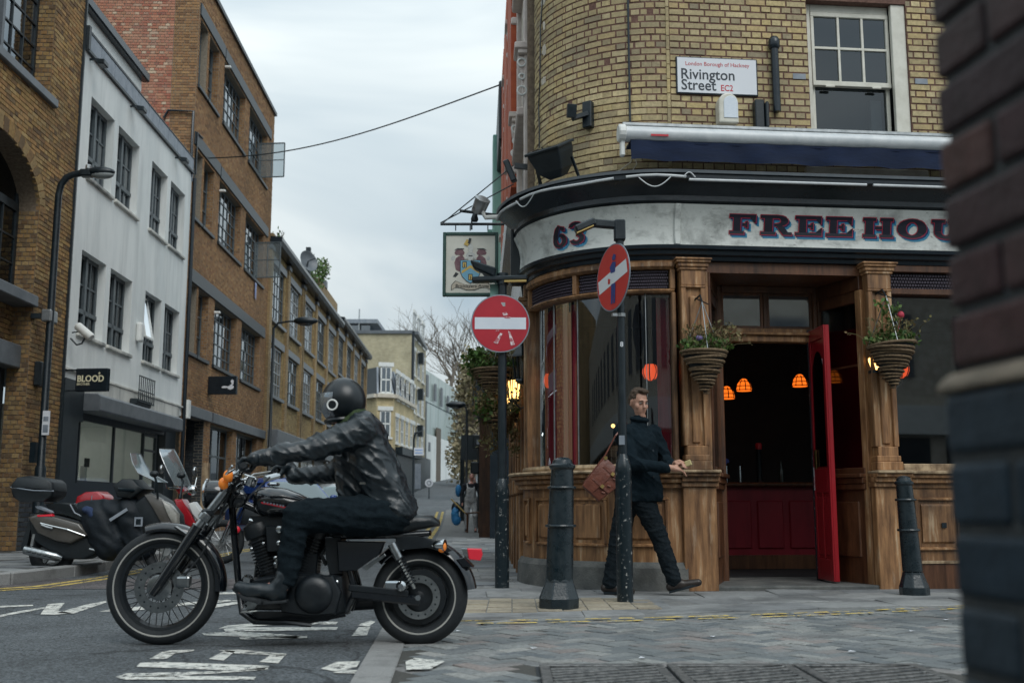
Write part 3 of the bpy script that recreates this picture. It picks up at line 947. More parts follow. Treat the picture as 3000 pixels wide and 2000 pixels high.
for k,off in((0,0),(1,.17)):
 x=-.8
 while x<4.2:
  L_=rnd.uniform(.08,.34)
  y0=7.60+.06*(x+.8)+(x+.8)**2*.047+off
  y1=7.60+.06*(x+L_+.8)+(x+L_+.8)**2*.047+off
  b=MB()
  jx=[rnd.uniform(-.012,.012)for _ in range(4)]
  b.add([(x,y0-.03+jx[0],.0165),(x+L_,y1-.035+jx[1],.0165),(x+L_*rnd.uniform(.8,1),y1+.03+jx[2],.0165),(x+L_*.08,y0+.03+jx[3],.0165)],[(0,1,2,3)])
  b.build('painted_dash',M_YEL,yl,recalc=False)
  x+=L_+rnd.choice([.01,.03,.05,.16])
for k in(0,1):
 b=MB()
 ly=[(-9.5,8.75),(-7.1,9.3),(-5.75,10.1),(-4.9,11.3),(-4.78,12.6),(-4.85,15),(-5.2,26)]
 vs=[]
 for x,y in ly:vs+=[(x+.0+k*.17,y-.0-k*.16,.005),(x+.085+k*.17,y-.085-k*.16,.005)]
 b.add(vs,[(2*i,2*i+1,2*i+3,2*i+2)for i in range(len(ly)-1)])
 b.build('painted_line',M_YEL,yl,recalc=False)
for k in(0,1):
 b=MB(); vs=[]
 for y in(17,24,30,36,42,50,58):vs+=[(KX(y)-.22-k*.28,y,hgt(y)+.006),(KX(y)-.10-k*.28,y,hgt(y)+.006)]
 b.add(vs,[(2*i,2*i+1,2*i+3,2*i+2)for i in range(6)])
 b.build('painted_line',M_YEL,yl,recalc=False)
rg=random.Random(12)
for i in range(7):
 x,y=[(.12,6.35),(1.25,6.9),(2.6,7.2),(.7,5.95),(3.1,7.9),(-.35,7.2),(1.9,6.2)][i]
 b=MB(); a=rg.uniform(0,3); s_=rg.uniform(.018,.035)
 b.add([(x+s_*math.cos(a+k*1.57)*rg.uniform(.6,1.2),y+s_*math.sin(a+k*1.57)*rg.uniform(.6,1.2),.0150+.004*(k%2))for k in range(4)],[(0,1,2,3)])
 b.build('paper_scrap',M_SIGNW,None,recalc=False,label='tiny white paper scrap '+['left of the drain grating, close to the kerb','above the middle of the drain grating','on the paving towards the near brick wall','just behind the left half of the drain grating','by the yellow lines on the right','on the paving near the motorcycle rear tyre','just behind the right part of the drain grating'][i],cat='litter',group='paper scraps on the block paving')
M_GRATE=mat('worn_iron_bar',(.05,.055,.058),(.20,.20,.195),.45,.3,scale=30,lo=.35,hi=.65)
gr=thing('drain_grating','dark iron grating with slanted bars set in the road at the bottom edge','grating',(1.6,4.9,0))
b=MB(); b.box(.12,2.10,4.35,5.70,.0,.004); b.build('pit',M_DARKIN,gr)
nb=3
for c in range(nb):
 x0,x1=.14+c*.65,.14+(c+1)*.65-.02
 f=MB()
 for xa,xb,ya,yb in((x0,x1,5.63,5.69),(x0,x1,4.36,4.42),(x0,x0+.05,4.42,5.63),(x1-.05,x1,4.42,5.63)):
  f.box(xa,xb,ya,yb,.005,.022)
 fr_=f.build('frame',M_GRATE,gr,bevel=.004)
 for j in range(16):
  ya=4.25+j*.085
  k=MB()
  p,q=V((x0+.05,max(4.42,min(5.63,ya)),.014)),V((x1-.05,max(4.42,min(5.63,ya+.26)),.014))
  if q.y-p.y<.05:continue
  k.beam(p,q,.036,.014)
  k.build('bar',M_GRATE,gr,bevel=.003)
b=MB()
for xa,xb in((1.0,1.5),(1.6,2.0)):b.box(xa,xb,4.97,5.0,.0215,.0235)
b.build('painted_dash',M_YEL,gr)
# ---------------------------------------------------------------- the corner pub
TH=math.radians(5.75)
PE=V((math.cos(TH),math.sin(TH),0)); PN=V((math.sin(TH),-math.cos(TH),0))
PO=V((1.67,10.704,0)); PR=1.35
PC=PO-PN*PR
PHI=math.radians(93.9)
PL_=PR*PHI
PS=V((-.032,1,0)).normalized()
def PF(t,w,z):return PO+PE*t+PN*w+V((0,0,z))
def PB(t,w,z):
 if t>=0:return PF(t,w,z)
 if t>=-PL_:
  a=-t/PR
  return PC+(PN*math.cos(a)-PE*math.sin(a))*(PR+w)+V((0,0,z))
 d=PN*math.cos(PHI)-PE*math.sin(PHI)
 return PC+d*(PR+w)+PS*(-PL_-t)+V((0,0,z))
pub=thing('pub','corner pub of yellow stock brick with a curved wooden bow window','pub',(1.8,11,0))
CURVE=[-PL_+PL_*i/22 for i in range(23)]
ALONG=[-PL_-7]+CURVE+[5.2]
WIN=(1.52,2.64,4.42,6.22)
UP=lambda u,w,z:PB(u,w-.08,z)
mb=MB()
wall_panel(mb,UP,-PL_+.03,0,4.0,8.4,[],0,du=.1)
wall_panel(mb,UP,0,5.2,4.0,8.4,[WIN],0,reveal=.16)
mb.build('upper_wall',M_MORT,pub,recalc=False)
lay_bricks(UP,.0,5.2,4.13,8.4,B_STOCK,pub,[WIN],.0737,'english',L=.225,joint=.013,single=150,skip=lambda u,z:z>7.2,proud=.006,key=lambda c:c[2]+abs(c[0]-.8)*.2)
lay_bricks(UP,-PL_+.06,.0,4.13,8.4,B_STOCK,pub,[],.0737,'flemish',L=.222,joint=.013,single=150,skip=lambda u,z:z>7.2,proud=.006,key=lambda c:c[2]+abs(c[0]+.9)*.2)
b=MB(UP)
for r in range(26):
 z=4.14+r*.16
 b.box(-.035,.0,-.02,.016,z,z+.15,rnd.random())
b.build('quoin',B_STOCK,pub)
sw=MB(UP)
for a,c,d,e in((1.52,1.60,4.42,6.22),(2.48,2.64,4.42,6.22),(1.60,2.48,6.13,6.22)):sw.box(a,c,-.10 if a<2 else-.075,-.16 if a<2 else-.02,d,e)
sash=sw.build('window',M_CREAMP,pub,bevel=.006)
s1=MB(UP)
s1.box(1.60,2.48,-.135,-.09,6.08,6.13); s1.box(1.60,2.48,-.145,-.085,5.29,5.345)
s1.box(1.60,1.635,-.135,-.09,5.345,6.08); s1.box(2.445,2.48,-.135,-.09,5.345,6.08)
s1.build('sash',M_CREAMP,sash,bevel=.004)
s2=MB(UP)
s2.box(1.60,1.64,-.18,-.14,4.45,5.30); s2.box(2.44,2.48,-.18,-.14,4.45,5.30); s2.box(1.60,2.48,-.18,-.14,4.42,4.5)
s2.build('sash',M_CREAMP,sash,bevel=.004)
for q in(1.91,2.18):
 g=MB(UP); g.box(q-.012,q+.012,-.13,-.095,5.345,6.08); g.build('glazing_bar',M_CREAMP,sash)
g=MB(UP); g.box(1.635,2.445,-.131,-.094,5.71,5.735); g.build('glazing_bar',M_CREAMP,sash)
for q in(1.78,2.30):
 g=MB(UP); g.box(q-.05,q+.05,-.085,-.06,5.265,5.29); g.build('sash_lift',M_CREAMP,sash,bevel=.004)
for k in range(3):
 for zz in((5.345,5.71),(5.735,6.08)):
  g=MB(UP); a=1.635+k*.27; g.add([(a,-.115,zz[0]),(a+.27,-.115,zz[0]),(a+.27,-.115,zz[1]),(a,-.115,zz[1])],[(0,1,2,3)]); g.build('pane',M_GLASS,sash)
g=MB(UP); g.add([(1.64,-.16,4.5),(2.44,-.16,4.5),(2.44,-.16,5.3),(1.64,-.16,5.3)],[(0,1,2,3)]); g.build('pane',M_GLASS,sash)
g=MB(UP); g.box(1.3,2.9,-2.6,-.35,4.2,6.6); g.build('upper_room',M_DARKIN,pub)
g=MB(UP); g.box(2.30,2.42,-.3,-.24,4.5,5.2); g.build('window_shutter',M_GREYMET,sash)
g=MB(UP); g.box(1.42,2.76,-.02,.07,4.19,4.33); g.build('window_sill',M_CREAM,pub,bevel=.01)
for q in(1.36,2.72):
 g=MB(UP); g.box(q-.02,q+.12,-.01,.012,5.31,5.37); g.build('lintel_plate',M_LEAD,pub)
b=MB(PB); b.sweep([(-.1,3.842),(.10,3.842),(.17,3.87),(.17,3.92),(.24,3.98),(.30,4.03),(.34,4.05),(.34,4.12),(.30,4.135),(-.1,4.16)],ALONG[1:])
b.build('cornice',M_NAVY,pub,smooth=30)
b=MB(PB); b.sweep([(-.1,3.425),(.075,3.425),(.06,3.50),(.065,3.60),(.085,3.70),(.12,3.79),(.15,3.84),(-.1,3.84)],ALONG[1:])
fascia=b.build('fascia',M_FASC,pub,smooth=30)
b=MB(PB); b.sweep([(-.1,3.285),(.03,3.285),(.04,3.32),(.08,3.335),(.085,3.37),(.12,3.385),(.125,3.422),(-.1,3.422)],ALONG[1:])
b.build('lower_cornice',M_NAVY,pub,smooth=30)
b=MB(PB)
prof=[(.0,3.43),(.10,3.43),(.095,3.5),(.09,3.6),(.11,3.7),(.155,3.8),(.17,3.838),(.0,3.838)]
b.sweep(prof,[-.03,.0,.03]); b.build('console',M_FASC,pub,smooth=30,bevel=.008)
b=MB(PB); b.sweep(prof,[-PL_-.02,-PL_+.06]); b.build('console',M_FASC,pub,bevel=.01)
b=MB(PB); b.sweep([(-.085,4.162),(.36,4.128),(.365,4.10),(.37,4.13),(-.08,4.18)],ALONG[1:]); b.build('flashing',M_GREYMET,pub)
for a,c,z in((-2.2,-1.55,4.045),(-1.5,-.55,4.055),(-.45,.03,4.065),(.06,1.9,4.03),(1.97,4.5,4.03)):
 n=max(2,int((c-a)/.12))
 b=MB(); b.tube([PB(a+(c-a)*i/n,.355,z+(.01*math.sin(i)if a<0 else 0))for i in range(n+1)],.014,8); b.build('light_tube',M_TUBE,pub,smooth=True)
for a,c in((-1.55,-1.3),(-.35,-.1),(.0,.12)):
 b=MB(); b.tube([PB(a+(c-a)*i/10,.37,4.05+(.05 if a==0 else-.1)*math.sin(PI*i/10))for i in range(11)],.006,6); b.build('cable',M_TUBE,pub,smooth=True)
def slab_letter(ch):
 """Filled quads in a unit cell 1 wide, 1 tall."""
 s,h=.26,.16
 def R(a,b,c,d):return[(a,c),(b,c),(b,d),(a,d)]
 if ch=='F':return[R(.14,.14+s,h,1-h),R(0,.52,0,h),R(0,.95,1-h,1),[(.74,1-h),(.95,1-h),(.95,.60),(.88,.62)],R(.40,.62,.42,.56),[(.58,.34),(.66,.32),(.66,.68),(.58,.64)]]
 if ch=='E':return[R(.14,.14+s,h,1-h),R(0,.95,1-h,1),R(0,.97,0,h),[(.76,1-h),(.95,1-h),(.95,.62),(.89,.64)],[(.74,h),(.97,h),(.99,.42),(.91,.38)],R(.40,.60,.43,.56),[(.58,.34),(.66,.32),(.66,.68),(.58,.64)]]
 if ch=='H':return[R(.08,.34,h,1-h),R(.64,.90,h,1-h),R(0,.42,0,h),R(.56,.98,0,h),R(0,.42,1-h,1),R(.56,.98,1-h,1),R(.34,.64,.42,.58)]
 if ch=='U':
  arc=[]
  for i in range(9):
   a0,a1=PI+PI*i/9,PI+PI*(i+1)/9
   arc.append([(.5+.38*math.cos(a0),.38+.38*math.sin(a0)),(.5+.38*math.cos(a1),.38+.38*math.sin(a1)),(.5+.14*math.cos(a1),.36+.18*math.sin(a1)),(.5+.14*math.cos(a0),.36+.18*math.sin(a0))])
  return arc+[R(.12,.36,.38,1-h),R(.64,.88,.38,1-h),R(.02,.46,1-h,1),R(.56,.98,1-h,1)]
 if ch=='O':return[[(.5+rx*math.cos(a),.5+ry*math.sin(a))for rx,ry,a in((.49,.5,a0),(.49,.5,a1),(.2,.34,a1),(.2,.34,a0))]for a0,a1 in((2*PI*i/20,2*PI*(i+1)/20)for i in range(20))]
 if ch=='R':
  bowl=[]
  for i in range(8):
   a0,a1=-PI/2+PI*i/8,-PI/2+PI*(i+1)/8
   bowl.append([(.55+.34*math.cos(a0),.72+.28*math.sin(a0)),(.55+.34*math.cos(a1),.72+.28*math.sin(a1)),(.55+.1*math.cos(a1),.72+.13*math.sin(a1)),(.55+.1*math.cos(a0),.72+.13*math.sin(a0))])
  return bowl+[R(.12,.38,h,1-h),R(0,.48,0,h),R(0,.55,1-h,1),R(.38,.56,.44,.58),[(.50,.46),(.74,.46),(.86,.16),(1.0,.16),(1.0,0),(.72,0)]]
 if ch=='S':return[R(.1,.9,.84,1),R(.1,.9,0,.16),R(.06,.32,.5,.92),R(.68,.94,.08,.5),R(.1,.9,.42,.58),R(.78,.94,.7,.84),R(.06,.22,.16,.3)]
 if ch=='6':
  o=[]
  for i in range(14):
   a0,a1=2*PI*i/14,2*PI*(i+1)/14
   o.append([(.5+.46*math.cos(a0),.32+.32*math.sin(a0)),(.5+.46*math.cos(a1),.32+.32*math.sin(a1)),(.5+.17*math.cos(a1),.32+.17*math.sin(a1)),(.5+.17*math.cos(a0),.32+.17*math.sin(a0))])
  return o+[[(.04,.32),(.30,.40),(.62,.96),(.5,1),(.28,.86),(.10,.62)],[(.5,1),(.62,.96),(.88,.88),(.86,.74),(.7,.74),(.56,.86)]]
 if ch=='3':
  o=[]
  for cy,a_,b_ in((.28,-PI*.9,PI*.5),(.74,-PI*.5,PI*.9)):
   for i in range(10):
    a0,a1=a_+(b_-a_)*i/10,a_+(b_-a_)*(i+1)/10
    o.append([(.48+.44*math.cos(a0),cy+.27*math.sin(a0)),(.48+.44*math.cos(a1),cy+.27*math.sin(a1)),(.46+.18*math.cos(a1),cy+.12*math.sin(a1)),(.46+.18*math.cos(a0),cy+.12*math.sin(a0))])
  return o
 return[]
M_LN=mat('letter_navy',(.010,.010,.022),rough=.4)
M_LR=mat('letter_red',(.42,.02,.045),rough=.4)
M_LB=mat('letter_blue',(.035,.24,.40),rough=.4)
M_LW=mat('letter_royal_blue',(.012,.03,.11),rough=.4)
def fasc_w(z):return np.interp(z,[3.425,3.5,3.6,3.7,3.79,3.84],[.075,.06,.065,.085,.12,.15])
def fascia_word(chars,t0,z0,H,Wd,gap,par):
 t=t0
 for ch in chars:
  if ch==' ':t+=gap*1.9; continue
  w=Wd*(.95 if ch in 'FE' else 1.08 if ch in 'HOUR' else 1)
  for dx,dz,gr_,m,lay in((.030,-.030,.006,M_LB,.003),(.015,-.015,.005,M_LW,.0045),(0,0,.0065,M_LR,.006),(0,0,0,M_LN,.0075)):
   b=MB()
   for poly in slab_letter(ch):
    cx=sum(p[0]for p in poly)/len(poly); cy=sum(p[1]for p in poly)/len(poly)
    q=[]
    for x,y in poly:
     X,Z=t+x*w+dx,z0+y*H+dz
     X+=gr_*(1 if x>cx else-1); Z+=gr_*(1 if y>cy else-1)
     q.append(PB(X,fasc_w(Z)+lay+(abs(hash((ch,round(x,2))))%7)*.00003,Z))
    b.add(q,[tuple(range(len(q)))])
   b.build('letter_'+{M_LB:'shadow',M_LW:'shadow',M_LR:'outline',M_LN:'face'}[m],m,par,recalc=False)
  t+=w+gap
fascia_word('FREE HOUSE',.545,3.56,.195,.306,.036,fascia)
fascia_word('63',-1.33,3.505,.23,.20,.02,fascia)
def pilaster(t0,t1,zt=3.30,zb=0,base_t=None,w0=.0,wd=.13,m=M_WOOD):
 p=MB(PB); e=.045
 p.box(t0,t1,w0-.06,w0+wd*.55,1.40,3.17)
 root=p.build('pilaster',m,pub,bevel=.004)
 for a,c in((t0,t0+.05),(t1-.05,t1)):
  q=MB(PB); q.box(a,c,w0+wd*.55,w0+wd*.80,1.40,2.99); q.build('stile',m,root,bevel=.006)
 q=MB(PB); q.box(t0+.085,t1-.085,w0+wd*.55,w0+wd*.72,1.43,2.90); q.build('raised_panel',m,root,bevel=.008)
 q=MB(PB); q.box(t0-.004,t1+.004,w0+wd*.5,w0+wd*.86,2.985,3.01); q.box(t0,t1,w0+wd*.5,w0+wd*.82,3.01,3.17); q.build('neck_block',m,root,bevel=.006)
 q=MB(PB)
 for i,(z0,z1,x)in enumerate(((3.165,3.195,.018),(3.195,3.235,.032),(3.235,3.262,.05),(3.262,3.284,.062))):q.box(t0-x,t1+x,w0-.02,w0+wd*.8+x,z0,z1)
 q.build('capital',m,root,bevel=.007)
 q=MB(PB); q.box(t0+.02,t1-.02,w0-.02,w0+wd*.9,1.30,1.40); q.box(t0+.0,t1-.0,w0-.02,w0+wd*1.0,1.25,1.31); q.box(t0-.01,t1+.01,w0-.02,w0+wd*1.15,1.165,1.25); q.build('base_block',m,root,bevel=.007)
 q=MB(PB); q.box(t0-.03,t1+.05,w0-.05,w0+.12,zb,1.0); q.build('pedestal',m,root,bevel=.006)
 for z0,z1,x in((1.0,1.05,.15),(1.05,1.10,.18),(1.10,1.135,.22),(1.135,1.163,.25)):
  q=MB(PB); q.box(t0-.05,t1+.07,w0-.05,w0+x,z0,z1); q.build('sill_moulding',M_WOODP if z1>1.15 else m,root,bevel=.006)
 return root
pilaster(.02,.27)
pilaster(1.97,2.22)
bow=MB(PB)
tz=[-PL_+.16+(PL_-.19)*i/20 for i in range(21)]
bow.sweep([(-.10,2.95),(.02,2.95),(.035,2.97),(.02,2.985),(-.10,2.985)],tz)
bow.sweep([(-.10,3.19),(.02,3.19),(.05,3.215),(.05,3.25),(.02,3.284),(-.10,3.284)],tz)
bw=bow.build('bow_window',M_WOOD,pub,smooth=30)
for q in(-PL_+.20,-1.08,-.045):
 g=MB(PB); g.box(q-.025,q+.025,-.10,.03,2.985,3.19); g.build('frame_post',M_WOOD,bw,bevel=.005)
for a,c in((-PL_+.14,-PL_+.21),(-.06,-.02)):
 g=MB(PB); g.box(a,c,-.12,.04,1.16,2.95); g.build('frame_post',M_WOOD,bw,bevel=.008)
g=MB(PB)
g.sweep([(-.07,2.98),(-.055,2.98),(-.055,3.20),(-.07,3.20)],tz)
g.build('grille_backing',M_DARKIN,bw)
for r in range(6):
 g=MB(PB)
 n=84
 for i in range(n):
  t=-PL_+.22+(PL_-.30)*(i+.5*(r%2))/n
  if abs(t+1.08)<.035:continue
  z=3.0+r*.032
  g.box(t-.0085,t+.0085,-.05,-.012,z,z+.020)
 g.build('grille_row',mat('carved_grille',(.030,.022,.036),(.055,.042,.06),.6,scale=30)if r==0 else bpy.data.materials['carved_grille'],bw,kind='stuff')
g=MB(PB); g.loft([[(t,-.055,1.22),(t,-.055,2.955)]for t in tz],cap=False); g.f=[f for i,f in enumerate(g.f)if i%2==0]; g.t=g.t[:len(g.f)]
g.build('glass',M_GLASSB,bw,recalc=False,smooth=True)
for q,m in((-1.80,M_STEEL),(-1.48,M_STEEL),(-1.10,M_STEEL),(-.32,M_STEEL)):
 g=MB(PB); g.box(q-.004,q+.004,-.062,-.048,1.22,2.95); g.build('thin_line_bar',m,bw)  # thin grey bars drawn as pale upright lines on the glass
ts=[-PL_-.02+(PL_+.04)*i/22 for i in range(23)]
for z0,z1,x,m in((.99,1.04,.11,M_WOOD),(1.04,1.09,.15,M_WOOD),(1.09,1.13,.19,M_WOOD),(1.13,1.163,.22,M_WOODP),(1.163,1.225,.06,M_WOODP)):
 g=MB(PB); g.sweep([(-.12,z0),(x,z0),(x+.012,(z0+z1)/2),(x,z1),(-.12,z1)],ts); g.build('sill_moulding',m,bw,smooth=30)
g=MB(PB); g.sweep([(-.10,.27),(.06,.27),(.06,.99),(-.10,.99)],ts)
sr=g.build('stall_riser',M_WOOD,pub,smooth=30)
def riser_panel(t0,t1,z0,z1,w,par,m=M_WOOD,fm=None):
 fm=fm or PB
 r=MB(fm); e=.03
 n=max(1,int((t1-t0)/.09))
 tt=[t0+(t1-t0)*i/n for i in range(n+1)]
 for za,zb in((z0,z0+e),(z1-e,z1)):r.sweep([(w,za),(w+.028,za+.004),(w+.028,zb-.012),(w,zb)],tt)
 r.box(t0,t0+e,w,w+.028,z0+e,z1-e); r.box(t1-e,t1,w,w+.028,z0+e,z1-e)
 p=r.build('panel',m,par)
 c=MB(fm)
 t2=[t0+.065+(t1-t0-.13)*i/n for i in range(n+1)]
 c.sweep([(w-.002,z0+.06),(w+.02,z0+.085),(w+.02,z1-.085),(w-.002,z1-.06)],t2)
 c.build('raised_field',m,p)
for a,c,m in((-2.02,-1.80,M_WOOD),(-1.66,-1.30,M_WOOD),(-1.12,-.72,M_WOOD),(-.56,-.14,M_WOOD)):riser_panel(a,c,.42,.90,.06,sr,m)
g=MB(PB); g.sweep([(-.10,.0),(.13,-.02),(.12,.22),(.085,.275),(-.10,.275)],ts); g.build('plinth',M_STONE,pub,smooth=30)
for a,c,w in((-PL_-.12,-PL_+.02,.05),(-PL_+.02,-PL_+.14,.02)):
 g=MB(PB); g.box(a,c,-.12,w,1.16,3.0); cp=g.build('corner_post',M_WOOD,pub,bevel=.01)
g=MB(PB)
for z0,z1,x in((2.99,3.03,.07),(3.03,3.09,.09),(3.09,3.14,.12),(3.14,3.28,.06)):g.box(-PL_-.14,-PL_+.10,-.1,x,z0,z1)
g.build('capital',M_WOOD,cp,bevel=.008)
DW=-.70
g=MB(PB); g.box(.27,.32,-.16,.02,.0,3.17); g.build('door_post',M_WOOD,pub,bevel=.006)
def slant(t0,w0,t1,w1,z0,z1,th=.05):
 m=MB(); a,b_=PF(t0,w0,0),PF(t1,w1,0)
 d=(b_-a).normalized(); nn=V((-d.y,d.x,0))*th/2
 up=lambda p,z:V((p.x,p.y,z))
 m.add([up(a-nn,z0),up(b_-nn,z0),up(b_+nn,z0),up(a+nn,z0),up(a-nn,z1),up(b_-nn,z1),up(b_+nn,z1),up(a+nn,z1)],[(0,3,2,1),(4,5,6,7),(0,1,5,4),(1,2,6,5),(2,3,7,6),(3,0,4,7)])
 return m
for side,(ta,tb)in enumerate(((.31,.60),(1.96,1.74))):
 lp=lambda f:(ta+(tb-ta)*f,DW*f)
 sl_=slant(*lp(.02),*lp(.98),3.02,3.17,.07).build('porch_beam',M_WOODD,pub,bevel=.006)
 slant(*lp(.04),*lp(.98),2.90,3.02,.05).build('moulding',M_WOODD,sl_,bevel=.006)
 fr=slant(*lp(.0),*lp(.12),.03,3.02,.07).build('side_light',M_WOODD if side==0 else M_WOOD,pub,bevel=.005)
 slant(*lp(.90),*lp(1.0),.03,3.02,.07).build('post',M_WOODD,fr,bevel=.005)
 slant(*lp(.1),*lp(.92),1.20,2.92,.012).build('pane',M_GLASS,fr)
 slant(*lp(.1),*lp(.92),.03,.98,.05).build('riser',M_WOODD,fr)
 slant(*lp(.22),*lp(.80),.30,.86,.085).build('raised_field',M_WOODD,fr,bevel=.012)
 for z0,z1,th in((.98,1.04,.12),(1.04,1.10,.16),(1.10,1.14,.22),(1.14,1.2,.10)):slant(*lp(.06),*lp(.95),z0,z1,th).build('sill_moulding',M_WOODD,fr,bevel=.006)
 slant(*lp(.1),*lp(.92),2.24,2.26,.02).build('glazing_bar',M_WOODD,fr)
g=MB(PF); g.box(.29,1.99,-2.0,-.02,3.17,3.28); g.build('porch_ceiling',M_WOODD,pub)
dfr=MB(PF); dfr.box(.58,.66,DW-.06,DW+.05,.03,3.17); dfr.box(1.68,1.76,DW-.06,DW+.05,.03,3.17); dfr.box(.66,1.68,DW-.05,DW+.06,3.10,3.17)
doorf=dfr.build('door_frame',M_WOODD,pub,bevel=.006)
g=MB(PF); g.box(.66,1.68,DW-.05,DW+.07,2.56,2.63); g.box(.66,1.68,DW-.05,DW+.11,2.63,2.66); g.box(.66,1.68,DW-.05,DW+.05,2.66,2.71); g.build('transom_bar',M_WOOD,doorf,bevel=.007)
g=MB(PF); g.box(1.13,1.17,DW-.04,DW+.03,2.71,3.10); g.build('mullion',M_WOODD,doorf,bevel=.005)
for a,c in((.66,1.13),(1.17,1.68)):
 g=MB(PF); g.box(a,c,DW-.006,DW+.006,2.71,3.10); g.build('transom_pane',M_GLASSR,doorf)
 g=MB(PF)
 for p,q,r,s_ in((a,a+.03,2.71,3.10),(c-.03,c,2.71,3.10),(a+.03,c-.03,2.71,2.74),(a+.03,c-.03,3.07,3.10)):g.box(p,q,DW-.03,DW+.02,r,s_)
 g.build('transom_sash',M_WOODD,doorf,bevel=.004)
g=MB(PF); g.box(.30,1.95,DW-.5,.10,-.02,.045); g.build('door_step',M_STONE,pub,bevel=.012)
dh=PF(1.650,DW+.04,0); dd=(PF(1.632,-.17,0)-dh).normalized(); dn=V((-dd.y,dd.x,0))
if dn.dot(-PE)<0:dn=-dn
def DF(u,w,z):return dh+dd*u*.55+dn*w+V((0,0,z))
g=MB(DF); g.box(0,.88,-.022,.022,.06,2.68); door=g.build('door',M_RED,pub,bevel=.004)
g=MB(DF)
for a,c,d,e in((0,.11,.06,2.68),(.77,.88,.06,2.68),(.11,.77,.06,.28),(.11,.77,.95,1.20),(.11,.77,2.55,2.68),(.42,.47,.28,.95)):g.box(a,c,.022,.040,d,e)
g.build('door_rail',M_RED,door,bevel=.005)
for a,c in((.13,.40),(.49,.75)):
 g=MB(DF); g.box(a,c,.022,.034,.32,.91); g.build('raised_field',M_RED,door,bevel=.008)
pts=[(.13,1.22),(.75,1.22)]+[(.44+.31*math.cos(PI*i/12),2.12+.31*math.sin(PI*i/12))for i in range(13)]
g=MB(DF); g.prism(pts,.023,.030); g.build('door_pane',M_GLASSR,door)
g=MB(DF); g.box(.12,.24,.040,.048,1.20,1.40); g.build('push_plate',M_BRASS,door,bevel=.003)
g=MB(DF); g.box(.02,.07,.0402,.0415,.98,1.22); g.build('pull_notice',M_SIGNW,door)
text_on('PULL',.055,M_SIGNR,door,DF(.062,.043,1.0),(0,0,1),-dd,extrude=.0005)
g=MB(DF); g.box(-.012,.03,-.05,.05,.03,2.70); g.build('door_edge',M_BLACKW,door,bevel=.004)
rw=MB(PB); rw.box(2.22,5.2,-.10,.03,3.21,3.28); rw.box(2.22,5.2,-.10,.05,2.97,3.03); right=rw.build('shop_window',M_WOODD,pub,bevel=.006)
g=MB(PB); g.add([(2.24,-.05,1.22),(5.2,-.05,1.22),(5.2,-.05,2.98),(2.24,-.05,2.98)],[(0,1,2,3)]); g.build('glass',M_GLASSB,right)
g=MB(PB); g.box(2.22,5.2,-.075,-.055,3.03,3.21); g.build('grille_backing',M_DARKIN,right)
for r in range(5):
 g=MB(PB)
 for i in range(44):
  t=2.26+(i+.5*(r%2))*.03
  g.box(t-.010,t+.010,-.05,-.012,3.035+r*.034,3.058+r*.034)
 g.build('grille_row',bpy.data.materials['carved_grille'],right,kind='stuff')
for z0,z1,x,m in((.99,1.04,.08,M_WOOD),(1.04,1.09,.12,M_WOOD),(1.09,1.13,.15,M_WOOD),(1.13,1.163,.18,M_WOODP),(1.163,1.235,.05,M_WOODP)):
 g=MB(PB); g.box(2.28,5.2,-.12,x,z0,z1); g.build('sill_moulding',m,right,bevel=.006)
g=MB(PB); g.box(2.25,5.2,-.10,.06,.27,.99); sr2=g.build('stall_riser',M_WOOD,pub)
for a,c in((2.36,2.82),(2.94,3.5)):riser_panel(a,c,.38,.90,.06,sr2)
g=MB(PB); g.box(2.62,2.67,.088,.095,.60,.65); g.build('air_vent',M_BLACK,sr2)
g=MB(PB); g.box(2.22,5.2,-.10,.10,-.02,.27); g.build('plinth',M_WOODD,pub,bevel=.02)
g=MB(PB); g.box(2.22,5.2,.10,.115,.25,.28); g.build('plinth_cap',M_WOODP,pub,bevel=.004)
plan=[PB(t,-.13,0)for t in CURVE]+[PF(5.2,-.13,0),PF(5.2,-4.2,0),PF(-1.0,-4.2,0)]
def plan_slab(name,z0,z1,m,pts=plan):
 g=MB(); g.loft([[(p.x,p.y,z)for p in pts]for z in(z0,z1)]); return g.build(name,m,pub)
g=MB()
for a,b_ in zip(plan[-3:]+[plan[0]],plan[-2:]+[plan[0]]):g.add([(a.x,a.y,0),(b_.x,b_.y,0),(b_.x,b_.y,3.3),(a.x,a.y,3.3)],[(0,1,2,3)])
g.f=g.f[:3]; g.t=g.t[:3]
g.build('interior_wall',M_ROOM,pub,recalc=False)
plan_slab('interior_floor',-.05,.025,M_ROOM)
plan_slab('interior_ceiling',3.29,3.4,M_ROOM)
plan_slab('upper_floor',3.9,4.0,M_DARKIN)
plan_slab('roof',8.4,8.5,M_LEAD)
g=MB(PB)
for z0,z1,m in((0,1,0),):
 g.add([(-PL_-7.5,-.1,0),(-PL_,-.1,0),(-PL_,-.1,4.2),(-PL_-7.5,-.1,4.2)],[(0,1,2,3)])
side=g.build('side_front',M_WOODD,pub)
for i in range(7):
 t1=-PL_-.35-i*1.0
 g=MB(PB); g.box(t1-.22,t1,-.1,.03,.0,3.0); sp=g.build('side_pilaster',M_WOOD,side,bevel=.008)
 g=MB(PB); g.box(t1-.24,t1+.02,-.1,.09,.0,.95); g.box(t1-.26,t1+.04,-.1,.14,.95,1.12); g.build('pedestal',M_WOOD,sp,bevel=.01)
 g=MB(PB); g.box(t1-.78,t1-.24,-.1,.0,.0,.95); g.build('riser',M_WOODD,sp)
 g=MB(PB); g.box(t1-.78,t1-.24,-.09,-.085,1.15,2.9); g.build('side_pane',M_GLASS,sp)
